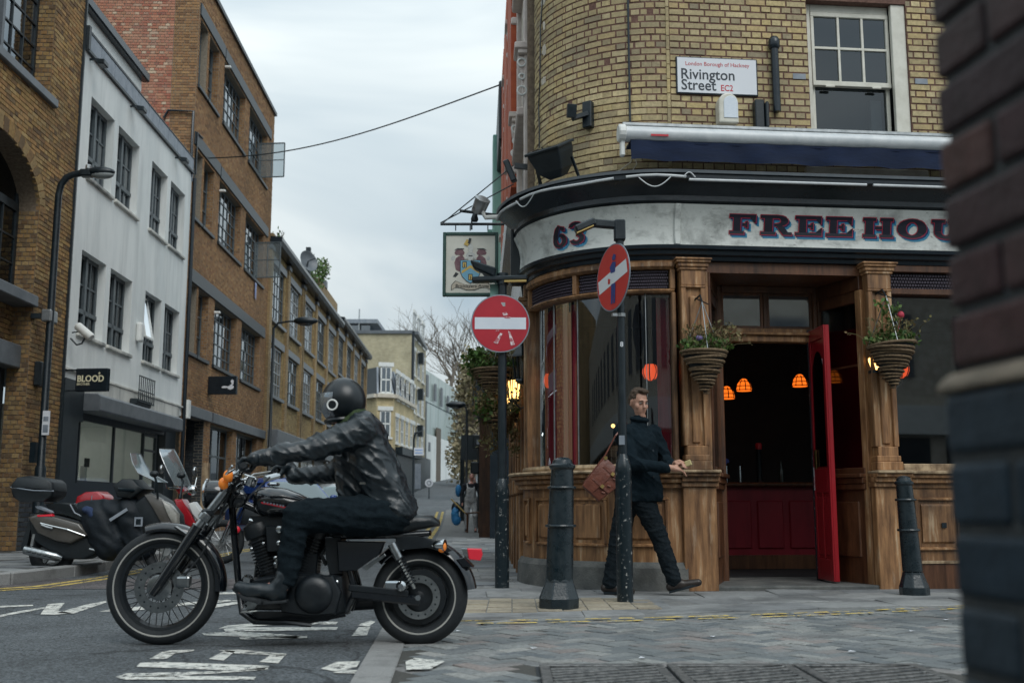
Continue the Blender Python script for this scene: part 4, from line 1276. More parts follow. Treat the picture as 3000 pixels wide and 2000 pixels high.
g=MB(PB); g.sweep([(-.1,3.0),(.04,3.0),(.08,3.3),(.10,3.8),(.24,4.05),(.26,4.16),(-.1,4.16)],[-PL_-7.5,-PL_-.1]); g.build('side_fascia',M_NAVY,pub)
g=MB(PB); g.box(-PL_-.12,-PL_-.0,-.1,.20,3.3,4.05); g.build('fascia_end',M_BLACK,pub,bevel=.02)
g=MB();
qx=PB(-PL_-.05,-.1,0).x
g.box(qx-.1,qx+.11,12.05,12.6,4.1,9.2); g.build('brick_pier',M_MORT3,pub)
lay_bricks(lambda u,w,z:V((qx-.02+u,12.05-w,z)),0,.13,4.15,9.2,B_OLD,pub,[],.076,'header',L=.26,joint=.012,single=40,tints=(.3,.7))
g=MB(PB); g.add([(-PL_-14,-.12,4.1),(-PL_-.1,-.12,4.1),(-PL_-.1,-.12,9.6),(-PL_-14,-.12,9.6)],[(0,1,2,3)]); g.build('side_wall',M_CREAM,pub)
for i in range(5):
 t1=-PL_-.45-i*2.35
 g=MB(PB); g.box(t1-.30,t1,-.12,.02,4.15,9.6); sp=g.build('stone_pilaster',M_PINKST,pub,bevel=.01)
 for zc in(6.1,8.6):
  g=MB(PB); g.box(t1-.36,t1+.06,-.12,.14,zc+.22,zc+.30); g.box(t1-.34,t1+.04,-.12,.10,zc+.16,zc+.22); g.build('console_cap',M_PINKST,sp,bevel=.01)
  g=MB(PB)
  out=[(0,zc-.45),(.03,zc-.40),(.035,zc-.28),(.055,zc-.1),(.09,zc),(.10,zc+.15),(0,zc+.16)]
  g.sweep([(a,c)for a,c in out],[t1-.28,t1-.02]); cs=g.build('console',M_PINKST,sp,bevel=.01)
  for dz,r in((.06,.05),(-.12,.035),(-.30,.055)):
   g=MB(PB); g.ring((t1-.01,.05,zc+dz),r,.014,(1,0,0),14,6); g.build('scroll',M_WHITE,cs,smooth=True)
 if i:
  g=MB(PB); g.box(t1+.05,t1+2.0,-.12,-.04 if i<2 else .10,5.4 if i<3 else 4.9,9.6); g.build('terracotta_bay',M_TERRA if i>1 else M_CREAM,pub)
  for zc in(5.6,7.9):
   g=MB(PB); g.box(t1+.02,t1+2.03,-.12,.10,zc,zc+.12); g.build('string_course',M_PINKST,pub,bevel=.02)
  g=MB(PB); g.box(t1+.5,t1+1.6,-.1,-.03,4.5,5.4); g.build('side_window',M_GLASSR,pub)
g=MB(PB); g.box(-PL_-14,-PL_-9.4,-.12,.16,8.3,9.6); g.build('side_gutter',M_DKMET,pub,bevel=.03)
g=MB(PB); g.box(-PL_-12.4,-PL_-11.6,-.1,.25,4.0,9.2); cb=g.build('copper_bay',M_VERDI,pub,bevel=.02)
g=MB(PB); g.box(-PL_-12.8,-PL_-12.5,-.1,.36,4.0,7.2); g.build('copper_fin',M_VERDI,cb)
for a,c in((-1.98,-1.22),(-.20,-.04)):
 g=MB(); n=30
 vs=[]
 for i in range(n+1):
  t=a+(c-a)*i/n
  w=-.17+.018*math.sin(i*2.1)
  vs+=[PB(t,w,1.22),PB(t,w,2.93)]
 g.add(vs,[(2*i,2*i+2,2*i+3,2*i+1)for i in range(n)])
 g.build('curtain',M_CURT,None,smooth=60,recalc=False,label='dark red curtain inside the left end of the bow window' if a<-1 else 'narrow dark red curtain at the right end of the bow window',cat='curtain',group='pub curtains')
bar=thing('bar_counter','pub bar counter with dark red panelled front seen through the open door','bar counter',PF(1.4,-3.0,.03),None)
g=MB(PF); g.box(-.4,4.2,-3.6,-3.0,.03,1.06); g.build('front',M_DRED,bar)
g=MB(PF); g.box(-.45,4.2,-3.65,-2.88,1.06,1.11); g.build('counter_top',M_WOODD,bar,bevel=.015)
for i in range(6):
 a=.5+i*.42
 g=MB(PF); g.box(a,a+.34,-3.0,-2.975,.28,.88); g.build('panel',M_DRED,bar,bevel=.015)
g=MB(PF); g.box(-.4,4.2,-3.0,-2.94,.03,.2); g.build('kick_board',M_WOODD,bar)
for i,(t,kind)in enumerate(((1.02,'b'),(1.22,'b'),(1.42,'g'),(1.6,'g'),(1.86,'p'),(2.15,'b'))):
 base=PF(t,-3.15,1.11)
 if kind=='p':
  o=thing('beer_pump','tall black beer font with a red cap on the bar','beer pump',base)
  b=MB(); b.lathe([(.05,0),(.045,.02),(.035,.03),(.035,.42),(.04,.43)],14,base); b.build('column',M_BLACK,o,smooth=True)
  b=MB(); b.lathe([(.042,.43),(.042,.50),(.03,.51)],14,base); b.build('cap',M_SIGNR,o,smooth=True)
 elif kind=='g':
  o=thing('beer_tap','small chrome beer tap with %s badge on the bar'%('a blue round' if i==2 else 'no'),'beer tap',base)
  b=MB(); b.tube([base,base+V((0,0,.22)),base+PN*.08+V((0,0,.24)),base+PN*.1+V((0,0,.18))],.014,8); b.build('spout',M_CHROME,o,smooth=True)
  if i==2:
   b=MB(); b.lathe([(.04,0),(.04,.012)],14,base+V((0,0,.27)),PN); b.build('badge',mat('blue_badge',(.05,.12,.5),rough=.3),o)
 else:
  o=thing('glass_jar',['dark glass bottle standing at the end of the bar top','stout bottle beside the beer taps on the bar','','','','dark bottle right of the beer font'][i],'bottle',base)
  b=MB(); b.lathe([(.035,0),(.036,.16),(.014,.21),(.014,.28)],12,base); b.build('body',mat('dark_bottle',(.03,.04,.035),rough=.1)if i==0 else bpy.data.materials['dark_bottle'],o,smooth=True)
def hang_lamp(p,label):
 o=thing('pendant_lamp',label,'lamp',p,'stained glass lamps over the bar')
 b=MB(); b.lathe([(.095,0),(.10,.02),(.085,.09),(.05,.14),(.02,.16)],12,p); b.build('shade',M_AMBER,o,smooth=True)
 b=MB()
 for k in range(8):
  a=2*PI*k/8
  b.tube([V(p)+V((r*math.cos(a),r*math.sin(a),z))for r,z in((.099,.0),(.103,.02),(.088,.09),(.053,.14))],.006,4)
 for r,z in((.101,.01),(.096,.06),(.07,.12)):b.ring(V(p)+V((0,0,z)),r,.005,(0,0,1),16,4)
 b.build('leading',M_BLACK,o)
 b=MB(); b.tube([V(p)+V((0,0,.16)),V((p[0],p[1],3.28))],.006,5); b.build('flex',M_BLACK,o)
for p,l in((at(2130,1168,13.6),'lowest amber lamp, at the left edge of the open doorway'),(at(2180,1145,13.9),'amber stained glass lamp second from the left in the doorway'),(at(2344,1132,13.9),'amber stained glass lamp close to the red door'),(at(2440,1120,13.2),'amber lamp seen through the side light right of the red door')):
 hang_lamp(p,l)
def tulip_lamp(p,label,flip=1):
 o=thing('tulip_lamp',label,'wall lamp',p,'orange tulip lamps in the pub windows')
 b=MB(); b.lathe([(.02,-.08),(.06,-.06),(.085,0),(.082,.04),(.06,.085),(.045,.09)],14,p); b.build('shade',M_AMBER2,o,smooth=True)
 b=MB()
 for k in range(7):
  a=2*PI*k/7
  b.tube([V(p)+V((r*math.cos(a),r*math.sin(a),z))for r,z in((.03,-.08),(.063,-.06),(.088,0),(.085,.04),(.062,.088))],.006,4)
 b.build('leading',M_BLACK,o)
 b=MB(); b.tube([V(p)+PE*flip*.24*f+V((0,0,z))for f,z in((0,-.085),(.0,-.13),(.25,-.19),(.6,-.2),(.9,-.14),(1,-.05))],.010,6)
 b.ring(V(p)+PE*flip*.14+V((0,0,-.15)),.05,.007,PN,14,5); b.build('scroll_arm',M_BLACK,o,smooth=True)
tulip_lamp(at(1905,1092,11.3),'orange tulip lamp at the right of the bow window above the walking man')
tulip_lamp(at(1612,1119,11.75),'orange tulip lamp in front of the red curtain')
tulip_lamp(at(2640,1085,11.25),'orange tulip lamp by the right hanging basket',-1)
sp_=thing('person','seated person with brown hair seen from behind inside the bow window','person',PB(-1.15,-.75,0))
q=PB(-1.15,-.75,0)
cap_obj('body',[(q+V((-.12,0,1.0)),q+V((.12,0,1.0)),.14,.14),(q+V((-.1,0,.6)),q+V((.1,0,.6)),.15,.15),(q+V((0,0,.6)),q+V((0,0,1.0)),.14,.12),(q+V((0,0,1.1)),q+V((0,0,1.25)),.055,.05),(q+V((0,0,1.32)),(.08,.09,.11))],M_DKMET,sp_,.018,3)
cap_obj('hair',[(q+V((0,0,1.35)),(.098,.105,.11)),(q+V((0,0,1.27)),(.09,.09,.1))],mat('long_brown_hair',(.12,.07,.04),(.24,.15,.09),.7,scale=60,bump=.5),sp_,.014,2,.012,25)
# ---------------------------------------------------------------- the far side of the street
LS=V((-.032,1,0)).normalized(); LN=V((LS.y,-LS.x,0))
def LF(u,w,z):return V((-7.16,0,0))+LS*u+LN*w+V((0,0,z))
def brickmat(name,c1,c2,mo,rough=.9):
 m,N,L,P=newmat(name)
 P.inputs['Roughness'].default_value=rough
 g=N.new('ShaderNodeNewGeometry'); sp=N.new('ShaderNodeSeparateXYZ'); L.new(g.outputs['Position'],sp.inputs[0])
 ad=N.new('ShaderNodeMath'); ad.operation='ADD'; L.new(sp.outputs[0],ad.inputs[0]); L.new(sp.outputs[1],ad.inputs[1])
 cb=N.new('ShaderNodeCombineXYZ'); L.new(ad.outputs[0],cb.inputs[0]); L.new(sp.outputs[2],cb.inputs[1])
 bk=N.new('ShaderNodeTexBrick')
 bk.inputs['Scale'].default_value=1
 bk.inputs['Color1'].default_value=(*c1,1); bk.inputs['Color2'].default_value=(*c2,1); bk.inputs['Mortar'].default_value=(*mo,1)
 bk.inputs['Mortar Size'].default_value=.01; bk.inputs['Brick Width'].default_value=.225; bk.inputs['Row Height'].default_value=.075
 L.new(cb.outputs[0],bk.inputs['Vector'])
 no=N.new('ShaderNodeTexNoise'); no.inputs['Scale'].default_value=.5; no.inputs['Detail'].default_value=8; no.inputs['Roughness'].default_value=.7
 L.new(g.outputs['Position'],no.inputs['Vector'])
 mr=N.new('ShaderNodeMapRange'); mr.inputs[1].default_value=.3; mr.inputs[2].default_value=.7; mr.inputs[3].default_value=.6; mr.inputs[4].default_value=1.35
 L.new(no.outputs['Fac'],mr.inputs[0])
 vm=N.new('ShaderNodeVectorMath'); vm.operation='SCALE'; L.new(bk.outputs[0],vm.inputs[0]); L.new(mr.outputs[0],vm.inputs['Scale'])
 L.new(vm.outputs[0],P.inputs['Base Color'])
 return m
F_YEL=brickmat('far_yellow_brick',(.36,.25,.12),(.27,.18,.085),(.18,.14,.09))
F_PALE=brickmat('far_pale_brick',(.46,.41,.27),(.38,.33,.21),(.36,.33,.25))
F_CREAM=brickmat('far_cream_brick',(.56,.46,.27),(.47,.38,.21),(.40,.33,.2))
def window(par,fm,u0,u1,z0,z1,w,cols=2,rows=(.5,),fr=.05,bar=.025,m=None,glass=None,name='window',reveal_back=True,skip=()):
 """A window part with its frame, its bars and one object per pane."""
 m=m or M_WINFR; glass=glass or M_GLASSR
 f=MB(fm)
 for a,b,c,d in((u0,u0+fr,z0,z1),(u1-fr,u1,z0,z1),(u0+fr,u1-fr,z0,z0+fr),(u0+fr,u1-fr,z1-fr,z1)):f.box(a,b,w-.03,w+.03,c,d)
 ob=f.build(name,m,par,recalc=False)
 us=[u0+fr+(u1-u0-2*fr)*i/cols for i in range(cols+1)]
 rr=[0]+list(rows)+[1]
 zs=[z0+fr+(z1-z0-2*fr)*r for r in rr]
 for u in us[1:-1]:
  g=MB(fm); g.box(u-bar/2,u+bar/2,w-.022,w+.022,zs[0],zs[-1]); g.build('mullion',m,ob,recalc=False)
 for z in zs[1:-1]:
  g=MB(fm); g.box(us[0],us[-1],w-.02,w+.02,z-bar/2,z+bar/2); g.build('glazing_bar',m,ob,recalc=False)
 for i in range(cols):
  for j in range(len(zs)-1):
   if(i,j)in skip:continue
   g=MB(fm)
   k=rnd.uniform(-.006,.006)
   g.add([(us[i],w+k,zs[j]),(us[i+1],w-k,zs[j]),(us[i+1],w-k,zs[j+1]),(us[i],w+k,zs[j+1])],[(0,1,2,3)])
   g.build('pane',glass,ob,recalc=False)
 return ob
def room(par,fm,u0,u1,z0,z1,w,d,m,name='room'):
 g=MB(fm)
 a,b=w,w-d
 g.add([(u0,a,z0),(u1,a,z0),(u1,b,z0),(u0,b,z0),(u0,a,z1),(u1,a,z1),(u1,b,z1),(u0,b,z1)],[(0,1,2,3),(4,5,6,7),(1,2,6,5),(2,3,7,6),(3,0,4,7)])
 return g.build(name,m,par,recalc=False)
# ---- the brown brick warehouse at the left edge
wh=thing('brick_warehouse','dark brown brick warehouse with an arched window at the left edge','building',LF(15,-3,.12))
ARC_C,ARC_S,ARC_R=15.5,5.55,1.5
def arch(z):
 if z<ARC_S:return(ARC_C-ARC_R,ARC_C+ARC_R)
 q=(z-ARC_S)/.85
 return(ARC_C-ARC_R*math.sqrt(1-q*q),ARC_C+ARC_R*math.sqrt(1-q*q))if q<1 else None
UW=(14.4,17.12,7.55,10.9)
g=MB(LF); wall_panel(g,LF,12.6,18.40,0,12.5,[UW,(ARC_C-ARC_R,ARC_C+ARC_R,0,ARC_S+.85)],0,.34)
g.f=g.f[:-4]; g.t=g.t[:-4]; g.v=g.v[:-16]
for k in(0,1):
 g.add([(ARC_C+(2*k-1)*ARC_R,0,0),(ARC_C+(2*k-1)*ARC_R,0,ARC_S),(ARC_C+(2*k-1)*ARC_R,-.34,ARC_S),(ARC_C+(2*k-1)*ARC_R,-.34,0)],[(0,1,2,3)])
zz=[ARC_S+.85*i/12 for i in range(13)]
g.f=[f for f in g.f]
for a,b in zip(zz,zz[1:]):
 q=arch((a+b)/2)
 if q:
  p0,p1=arch(a)or(ARC_C,ARC_C),arch(b-1e-4)or(ARC_C,ARC_C)
  for k in(0,1):
   e_=ARC_C+(2*k-1)*ARC_R
   r0,r1=(p0[k],p1[k])if p0[0]!=ARC_C or k<2 else(ARC_C,ARC_C)
   g.add([(r0,0,a),(r1,0,b),(r1,-.34,b),(r0,-.34,a)],[(0,1,2,3)])
   g.add([(r0,0,a),(r1,0,b),(e_,0,b),(e_,0,a)],[(0,1,2,3)])
g.build('wall',M_MORT3,wh,recalc=False)
head=MB(LF)
lay_bricks(LF,12.6,18.40,1.08,12.0,B_OLD,wh,[UW,arch],.075,'flemish',single=220,proud=.010,tints=(0,1),key=lambda c:(LF((c[0]+c[1])/2,0,c[2])-V((0,0,.82))).length+(6 if c[0]<15.4 else 0))
lay_bricks(LF,12.6,18.40,.12,1.08,B_DARK,wh,[(ARC_C-ARC_R,ARC_C+ARC_R,0,2)],.075,'flemish',single=60,proud=.012,stuffname='plinth_brickwork')
for k in range(26):
 a=PI*(k+.5)/26
 g=MB()
 c0=[(ARC_C+(ARC_R+r)*math.cos(a+s_),ARC_S+(.85+r)*math.sin(a+s_))for r,s_ in((0,-.052),(.23,-.05),(.23,.05),(0,.052))]
 g.loft([[LF(u,-.05,z)for u,z in c0],[LF(u,.014,z)for u,z in c0]]); g.tint=0
 g.build('brick',B_OLD,wh)
RW=lambda u,w,z:LF(17.0-.0,-w,z)if False else V(LF(17.0,0,z))-LN*u-LS*w
lay_bricks(RW,0,.34,.12,ARC_S,B_OLD,wh,[],.075,'header',L=.22,single=30,proud=.008,stuffname='jamb_brickwork')
lay_bricks(lambda u,w,z:V(LF(17.12,0,z))-LN*u-LS*w,0,.34,7.6,10.8,B_OLD,wh,[],.075,'header',L=.22,single=0,proud=.008,stuffname='jamb_brickwork')
window(wh,LF,14.4,17.12,7.55,10.9,-.30,6,(.12,.24,.36,.48,.6,.72,.86),.07,.03,M_DKMET,M_GLASSR)
g=MB(LF); g.box(14.2,17.28,-.32,.09,7.40,7.55); g.build('window_sill',M_GREYMET,wh,bevel=.015)
g=MB(LF); g.box(15.72,15.80,-.31,-.22,7.55,10.9); g.build('mullion',M_GREYMET,wh)
window(wh,LF,14.05,16.98,4.15,5.6,-.34,6,(.33,.66),.08,.03,M_DKMET,M_GLASS)
window(wh,LF,14.05,16.98,5.6,6.45,-.345,3,(),.06,.03,M_DKMET,M_GLASS)
g=MB(LF); g.box(14.0,17.06,-.35,.07,3.97,4.15); g.build('window_sill',M_GREYMET,wh,bevel=.015)
g=MB(LF); g.box(14.0,17.0,-.42,-.32,3.3,3.97); g.build('spandrel',M_MORT3,wh)
lay_bricks(lambda u,w,z:LF(u,w-.31,z),14.0,17.0,3.34,3.97,B_OLD,wh,[],.075,'flemish',single=0,stuffname='spandrel_brickwork')
g=MB(LF); g.box(14.0,16.99,-.36,-.12,2.97,3.34); g.build('door_lintel',M_GREYMET,wh,bevel=.015)
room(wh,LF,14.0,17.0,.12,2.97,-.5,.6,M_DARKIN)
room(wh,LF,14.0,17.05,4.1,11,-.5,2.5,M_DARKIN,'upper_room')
g=MB(LF); g.box(16.35,16.60,-.45,-.34,.12,2.97); g.box(16.85,17.0,-.45,-.36,.12,2.97); g.box(15.4,16.9,-.42,-.36,1.15,1.3); g.build('door_frame',M_DKMET,wh,bevel=.01)
g=MB(LF); g.box(18.36,18.41,.0,.05,.12,10.0); g.build('party_strip',M_DKMET,wh)
g=MB(); g.box(-45,-7.60,12.3,12.6,0,11); g.build('side_wing',F_YEL,wh)
fl=thing('floodlight','small white floodlight on the warehouse jamb above the grey lintel','lamp',LF(16.75,.1,3.8))
g=MB(LF); g.box(16.95,17.05,.0,.22,3.78,3.86); g.build('arm',M_DKMET,fl)
g=MB(LF); g.box(16.9,17.2,.18,.34,3.72,3.92); g.build('head',M_STEEL,fl,bevel=.02)
mb_=MB(LF); mb_.box(17.2,17.42,.0,.12,2.72,3.12); mb_.build('alarm_box',M_DKMET,None,bevel=.02,label='dark metal box on the brown brick wall beside the street lamp',cat='wall box')
# ---- the white rendered building
wb=thing('white_building','white rendered building with grey windows and a dark shopfront','building',LF(22,-3,.12))
cols=[(18.97,20.26),(20.51,21.84),(22.73,23.93),(24.19,25.41)]
rows=[(6.77,8.29),(3.88,5.39)]
holes=[(a,b,c,d)for a,b in cols for c,d in rows]
g=MB(LF); wall_panel(g,LF,18.41,25.92,2.95,9.02,holes,0,.20); g.fm=LF
g.build('wall',M_RENDER,wb,recalc=False)
g=MB(LF); g.add([(18.41,0,9.02),(25.92,0,9.02),(25.92,-9,9.02),(18.41,-9,9.02)],[(0,1,2,3)]); g.build('roof',M_LEAD,wb)
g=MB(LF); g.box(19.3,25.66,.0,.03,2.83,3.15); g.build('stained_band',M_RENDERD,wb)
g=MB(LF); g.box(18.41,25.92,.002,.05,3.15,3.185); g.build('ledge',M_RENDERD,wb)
for i,(a,b)in enumerate(cols):
 for j,(c,d)in enumerate(rows):
  openw=(i==2 and j==1)
  wob=window(wb,LF,a,b,c,d,-.18,4,(.3,.65),.07,.035,M_WINFR,M_GLASSR if j==0 else M_GLASS,skip={(0,1),(0,2)}if openw else())
  g=MB(LF); g.box((a+b)/2-.05,(a+b)/2+.05,-.21,-.13,c,d); g.build('mullion',M_WINFR,wob)
  g=MB(LF); g.box(a,b,-.21,-.13,c+(d-c)*.28,c+(d-c)*.33); g.build('transom',M_WINFR,wob)
  g=MB(LF); g.box(a-.06,b+.08,-.3,.06,c-.075,c-.005); g.build('window_sill',M_RENDERD,wb,bevel=.012)
  if openw:
   g=MB()
   p=[LF(a+.07,-.16,d-.1),LF(a+.6,-.16,d-.1),LF(a+.6,.02,c+.52),LF(a+.07,.02,c+.52)]
   for k in range(4):g.beam(p[k],p[(k+1)%4],.045,.04)
   cs=g.build('casement',M_WHITE,wob)
   g=MB(); g.add(p,[(0,1,2,3)]); g.build('pane',M_GLASSR,wob,recalc=False)
room(wb,LF,18.6,25.8,3.4,9.0,-.28,3,M_DARKIN)
pr=None
for i in range(10):
 a=18.5+i*.742
 g=MB(LF); g.box(a+.01,a+.732,-.03,.04,9.04,9.36); g.build('parapet_panel',M_LEAD,wb,bevel=.01)
g=MB(LF); g.box(18.42,25.92,-.10,.06,8.985,9.04); g.box(18.42,25.92,-.04,.05,9.36,9.385); g.build('coping',M_DKMET,wb)
g=MB(LF); g.box(18.42,18.52,-.03,.10,8.98,9.42); g.build('parapet_post',M_DKMET,wb)
g=MB(LF); g.box(18.41,23.9,-6,-.95,9.02,10.45); g.build('dormer',M_DKMET,wb)
g=MB(LF); g.box(18.41,24.0,-1.0,-.74,10.36,10.68); g.build('fascia_board',M_WHITE,wb)
g=MB(LF); g.box(18.41,24.10,-.76,-.58,10.62,10.84); g.build('gutter',M_NAVY,wb,bevel=.03)
g=MB(LF); g.box(18.41,24.05,-6,-.74,10.68,10.78); g.build('dormer_roof',M_DKMET,wb)
for u in(18.75,21.1,24.4):
 o=thing('flood_lamp',['small dark floodlight under the white parapet next to the brick warehouse','small dark floodlight under the middle of the white parapet','small dark floodlight under the white parapet near the brick corner'][(18.75,21.1,24.4).index(u)],'lamp',LF(u,.1,8.8),'parapet floodlights')
 g=MB(LF); g.box(u,u+.04,.0,.22,8.90,8.93); g.build('arm',M_BLACK,o)
 g=MB(LF); g.box(u-.08,u+.16,.16,.30,8.80,8.90); g.build('head',M_BLACK,o,bevel=.015)
g=MB(LF); g.box(18.41,19.15,-.2,.06,.12,3.0); g.build('shop_pier',M_DKMET,wb)
g=MB(LF); g.box(25.1,25.92,-.4,-.1,.12,2.9); g.build('shop_pier',M_DKMET,wb)
g=MB(LF); g.box(19.15,19.4,-.1,.04,2.3,2.85); g.build('pier_head',M_DKMET,wb)
g=MB(LF); g.sweep([(-.1,2.50),(.32,2.50),(.34,2.53),(.34,2.78),(.28,2.82),(-.1,2.83)],[19.38,24.9]); g.build('shutter_box',M_GREYMET,wb,bevel=.01)
sf=window(wb,LF,19.62,23.5,1.22,2.42,-.12,2,(),.05,.07,M_DKMET,M_GLASS2,'shop_window')
g=MB(LF); g.box(19.15,24.0,-.18,-.04,.12,1.22); g.build('stall_riser',M_DKMET,wb)
g=MB(LF); g.box(19.15,24.9,-.18,-.08,2.42,2.55); g.build('head_rail',M_DKMET,wb)
window(wb,LF,23.75,24.75,.2,2.42,-.22,1,(.85,),.08,.05,M_DKMET,M_GLASS2,'door')
window(wb,LF,19.12,19.6,.2,2.42,-.16,1,(.86,),.06,.05,M_DKMET,M_GLASS2,'door')
room(wb,LF,19.0,25.0,.14,2.6,-.3,3.5,M_WHITEIN,'shop_room')
M_SHOPFILL=glowmat('shop_fill_glow',(1,.98,.94),6,(.8,.8,.8))  # unseen ceiling strips, added to brighten the dark shop room
for u in(20.2,21.8,23.4):
 g=MB(LF); g.box(u,u+.9,-2.2,-2.0,2.52,2.56); g.build('shop_fill_strip',M_SHOPFILL,wb)
g=MB(LF); g.box(20.4,22.8,-1.6,-1.5,.14,1.5); g.build('display_stand',M_WHITEIN,wb)
for u,wdt in((20.1,.08),(21.3,.1),(22.3,.08)):
 g=MB(LF); g.box(u,u+wdt,-1.0,-.9,.14,1.62); g.build('shop_column',M_WHITE,wb)
g=MB(LF); g.box(22.2,22.4,-.9,-.86,1.60,1.78); g.build('dark_picture',M_BLACK,wb)
bs=thing('hanging_sign','black projecting box sign reading BLOOD over the dark shopfront','shop sign',LF(18.7,.9,2.9))
c0=V((at(221,1110,18.5).x,18.5,0)); zb_,zt_=at(221,1146,18.5).z,at(221,1079,18.5).z
bs.location=(c0.x,c0.y,zb_)
c1=V((c0.x+.58,c0.y-.06,0))
xd=(c1-c0).normalized(); nd=V((xd.y,-xd.x,0))
SG=lambda a,b,z:c0+xd*a-nd*b+V((0,0,z))
zq=lambda f:zb_+(zt_-zb_)*f
g=MB(SG); g.box(0,.58,0,.10,zb_,zt_); g.build('box',M_NAVY,bs,bevel=.01)
for z in(zq(.06),zq(.94)):
 g=MB(); g.tube([LF(18.55,0,z),SG(0,.06,z)],.018,6); g.build('bracket',M_BLACK,bs)
M_GOLD=mat('pale_gold_letters',(.72,.68,.48),rough=.5)
text_on('BLOOD',.155,M_GOLD,bs,SG(.03,-.004,zq(.42)),xd,(0,0,1),wfit=.48,extrude=.003,bold=.004)
text_on('BROTHER',.06,M_GOLD,bs,SG(.03,-.004,zq(.26)),xd,(0,0,1),wfit=.23,extrude=.003)
g=MB(SG)
for k in range(4):
 a=PI/2*k
 g.add([(.43+.03*math.cos(a),-.005,zq(.78)+.03*math.sin(a)),(.43+.011*math.cos(a+.8),-.005,zq(.78)+.011*math.sin(a+.8)),(.43,-.005,zq(.78)),(.43+.011*math.cos(a-.8),-.005,zq(.78)+.011*math.sin(a-.8))],[(0,1,2,3)])
g.build('star',M_GOLD,bs,recalc=False)
cc=thing('security_camera','white bullet camera on a curved bracket above the black box sign','camera',LF(18.5,.1,3.6))
p=LF(18.55,.05,3.7)
g=MB(); g.tube([p,p+V((.12,-.02,-.12)),p+V((.22,-.05,-.1)),p+V((.28,-.05,.02))],.016,6); g.tube([p+V((.02,0,.1)),p+V((.2,-.03,.12)),p+V((.27,-.05,.04))],.012,6); g.build('bracket',M_DKMET,cc)
g=MB(); g.lathe([(.06,0),(.075,.02),(.075,.34),(.06,.36)],12,p+V((.12,-.05,.22)),(.75,-.1,-.6)); g.build('housing',M_WHITE,cc,smooth=True)
ab=MB(LF); ab.box(22.20,22.42,.0,.12,4.2,4.62); ab.build('alarm_box',M_WHITE,None,bevel=.05,seg=3,label='white oval alarm box between the middle windows of the white building',cat='alarm box')
pl=thing('window_box','small wire planter with dark soil on the ledge over the shopfront','planter',LF(22.3,.1,3.18))
g=MB(LF)
for k in range(9):g.box(21.9+k*.13,21.915+k*.13,.22,.235,2.92,3.45)
for z in(3.44,2.92,3.15):g.box(21.9,22.96,.215,.24,z,z+.02)
g.build('railing',M_DKMET,pl)
g=MB(LF); g.box(21.95,22.9,.03,.2,2.86,2.99); g.build('trough',M_DKMET,pl,bevel=.02)
# ---- the orange-brown brick factory
bf=thing('brick_factory','tall orange-brown brick factory building with steel windows','building',LF(31,-4,.12))
fl_rows=[(11.39,13.15),(7.98,9.72),(4.58,6.30)]
nar=[(26.05,26.85),(27.02,28.12)]
big=[(28.72,31.5),(32.1,34.95)]
fh=[(a,b,c,d)for a,b in nar+big for c,d in fl_rows]+[(26.4,28.15,.12,3.0),(28.8,31.45,.9,2.96),(32.0,35.0,.9,2.96)]
g=MB(LF); wall_panel(g,LF,25.93,36.05,0,14.3,fh,0,.24); g.build('wall',M_MORT2,bf,recalc=False)
lay_bricks(LF,25.93,36.05,.12,14.28,B_ORANGE,bf,fh,.075,'flemish',single=240,key=lambda c:c[0]+abs(c[2]-5)*.25,proud=.010)
for a,b,c,d in fh:
 if b-a>.9 and c>.5:
  lay_bricks(lambda u,w,z,q=b:V(LF(q,0,z))-LN*u-LS*w,0,.24,c,d,B_ORANGE,bf,[],.075,'header',L=.24,single=0,stuffname='jamb_brickwork')
for i,(a,b)in enumerate(nar+big):
 for j,(c,d)in enumerate(fl_rows):
  n=2 if i<2 else 6
  wob=window(bf,LF,a,b,c,d,-.20,n,(.2,.4,.6,.8)if i>=2 else(.33,.66),.05,.028,M_WINFR,M_GLASSR)
  g=MB(LF); g.box(a-.05,b+.06,-.2,.07,c-.10,c-.005); g.build('window_sill',M_DKMET,bf,bevel=.01)
for j,(c,d)in enumerate(fl_rows):
 g=MB(LF)
 if j==2:g.box(25.95,35.5,-.02,.05,d+.02,d+.36)
 else:
  g.box(25.95,28.62,-.02,.05,d+.06,d+.40); g.box(28.68,35.48,-.02,.05,d+.04,d+.38)
 g.build('lintel_band',M_DKMET,bf,bevel=.01)
 room(bf,LF,26,35.9,c-.2,d+.2,-.3,3.5,M_DARKIN)
for a,b in((26.3,28.6),(28.75,36.0)):
 g=MB(LF); g.box(a,b,-.02,.10,3.0,3.27); g.build('lintel_band',M_GREYMET,bf,bevel=.01)
for a,b in((28.8,31.45),(32.0,35.0)):window(bf,LF,a,b,.9,2.96,-.18,3,(.62,),.07,.05,M_WINFR,M_GLASS)
room(bf,LF,28.3,35.9,.14,3.0,-.3,3,M_DARKIN)
room(bf,LF,26.4,28.15,.12,3.0,-.24,.9,M_DARKIN,'door_recess')
lay_bricks(lambda u,w,z:V(LF(28.15,0,z))-LN*u-LS*w,0,.9,.12,3.0,B_DARK,bf,[],.075,'stretcher',single=0,stuffname='recess_brickwork')
g=MB(LF); g.box(25.93,36.1,-.3,.08,14.28,14.40); g.build('coping',M_DKMET,bf)
GB=lambda u,w,z:V(LF(25.93,0,z))-LN*u-LS*w
g=MB(GB); g.add([(0,0,8.8),(10,0,8.8),(10,0,14.35),(0,0,14.35)],[(0,1,2,3)]); g.build('gable_wall',M_MORT2,bf,recalc=False)
lay_bricks(GB,.62,9.0,9.0,14.3,B_RED,bf,[],.075,'english',single=120,proud=.012,key=lambda c:c[0]+abs(c[2]-11))
lay_bricks(GB,0,.62,9.0,14.3,B_ORANGE,bf,[],.075,'flemish',single=40,proud=.012)
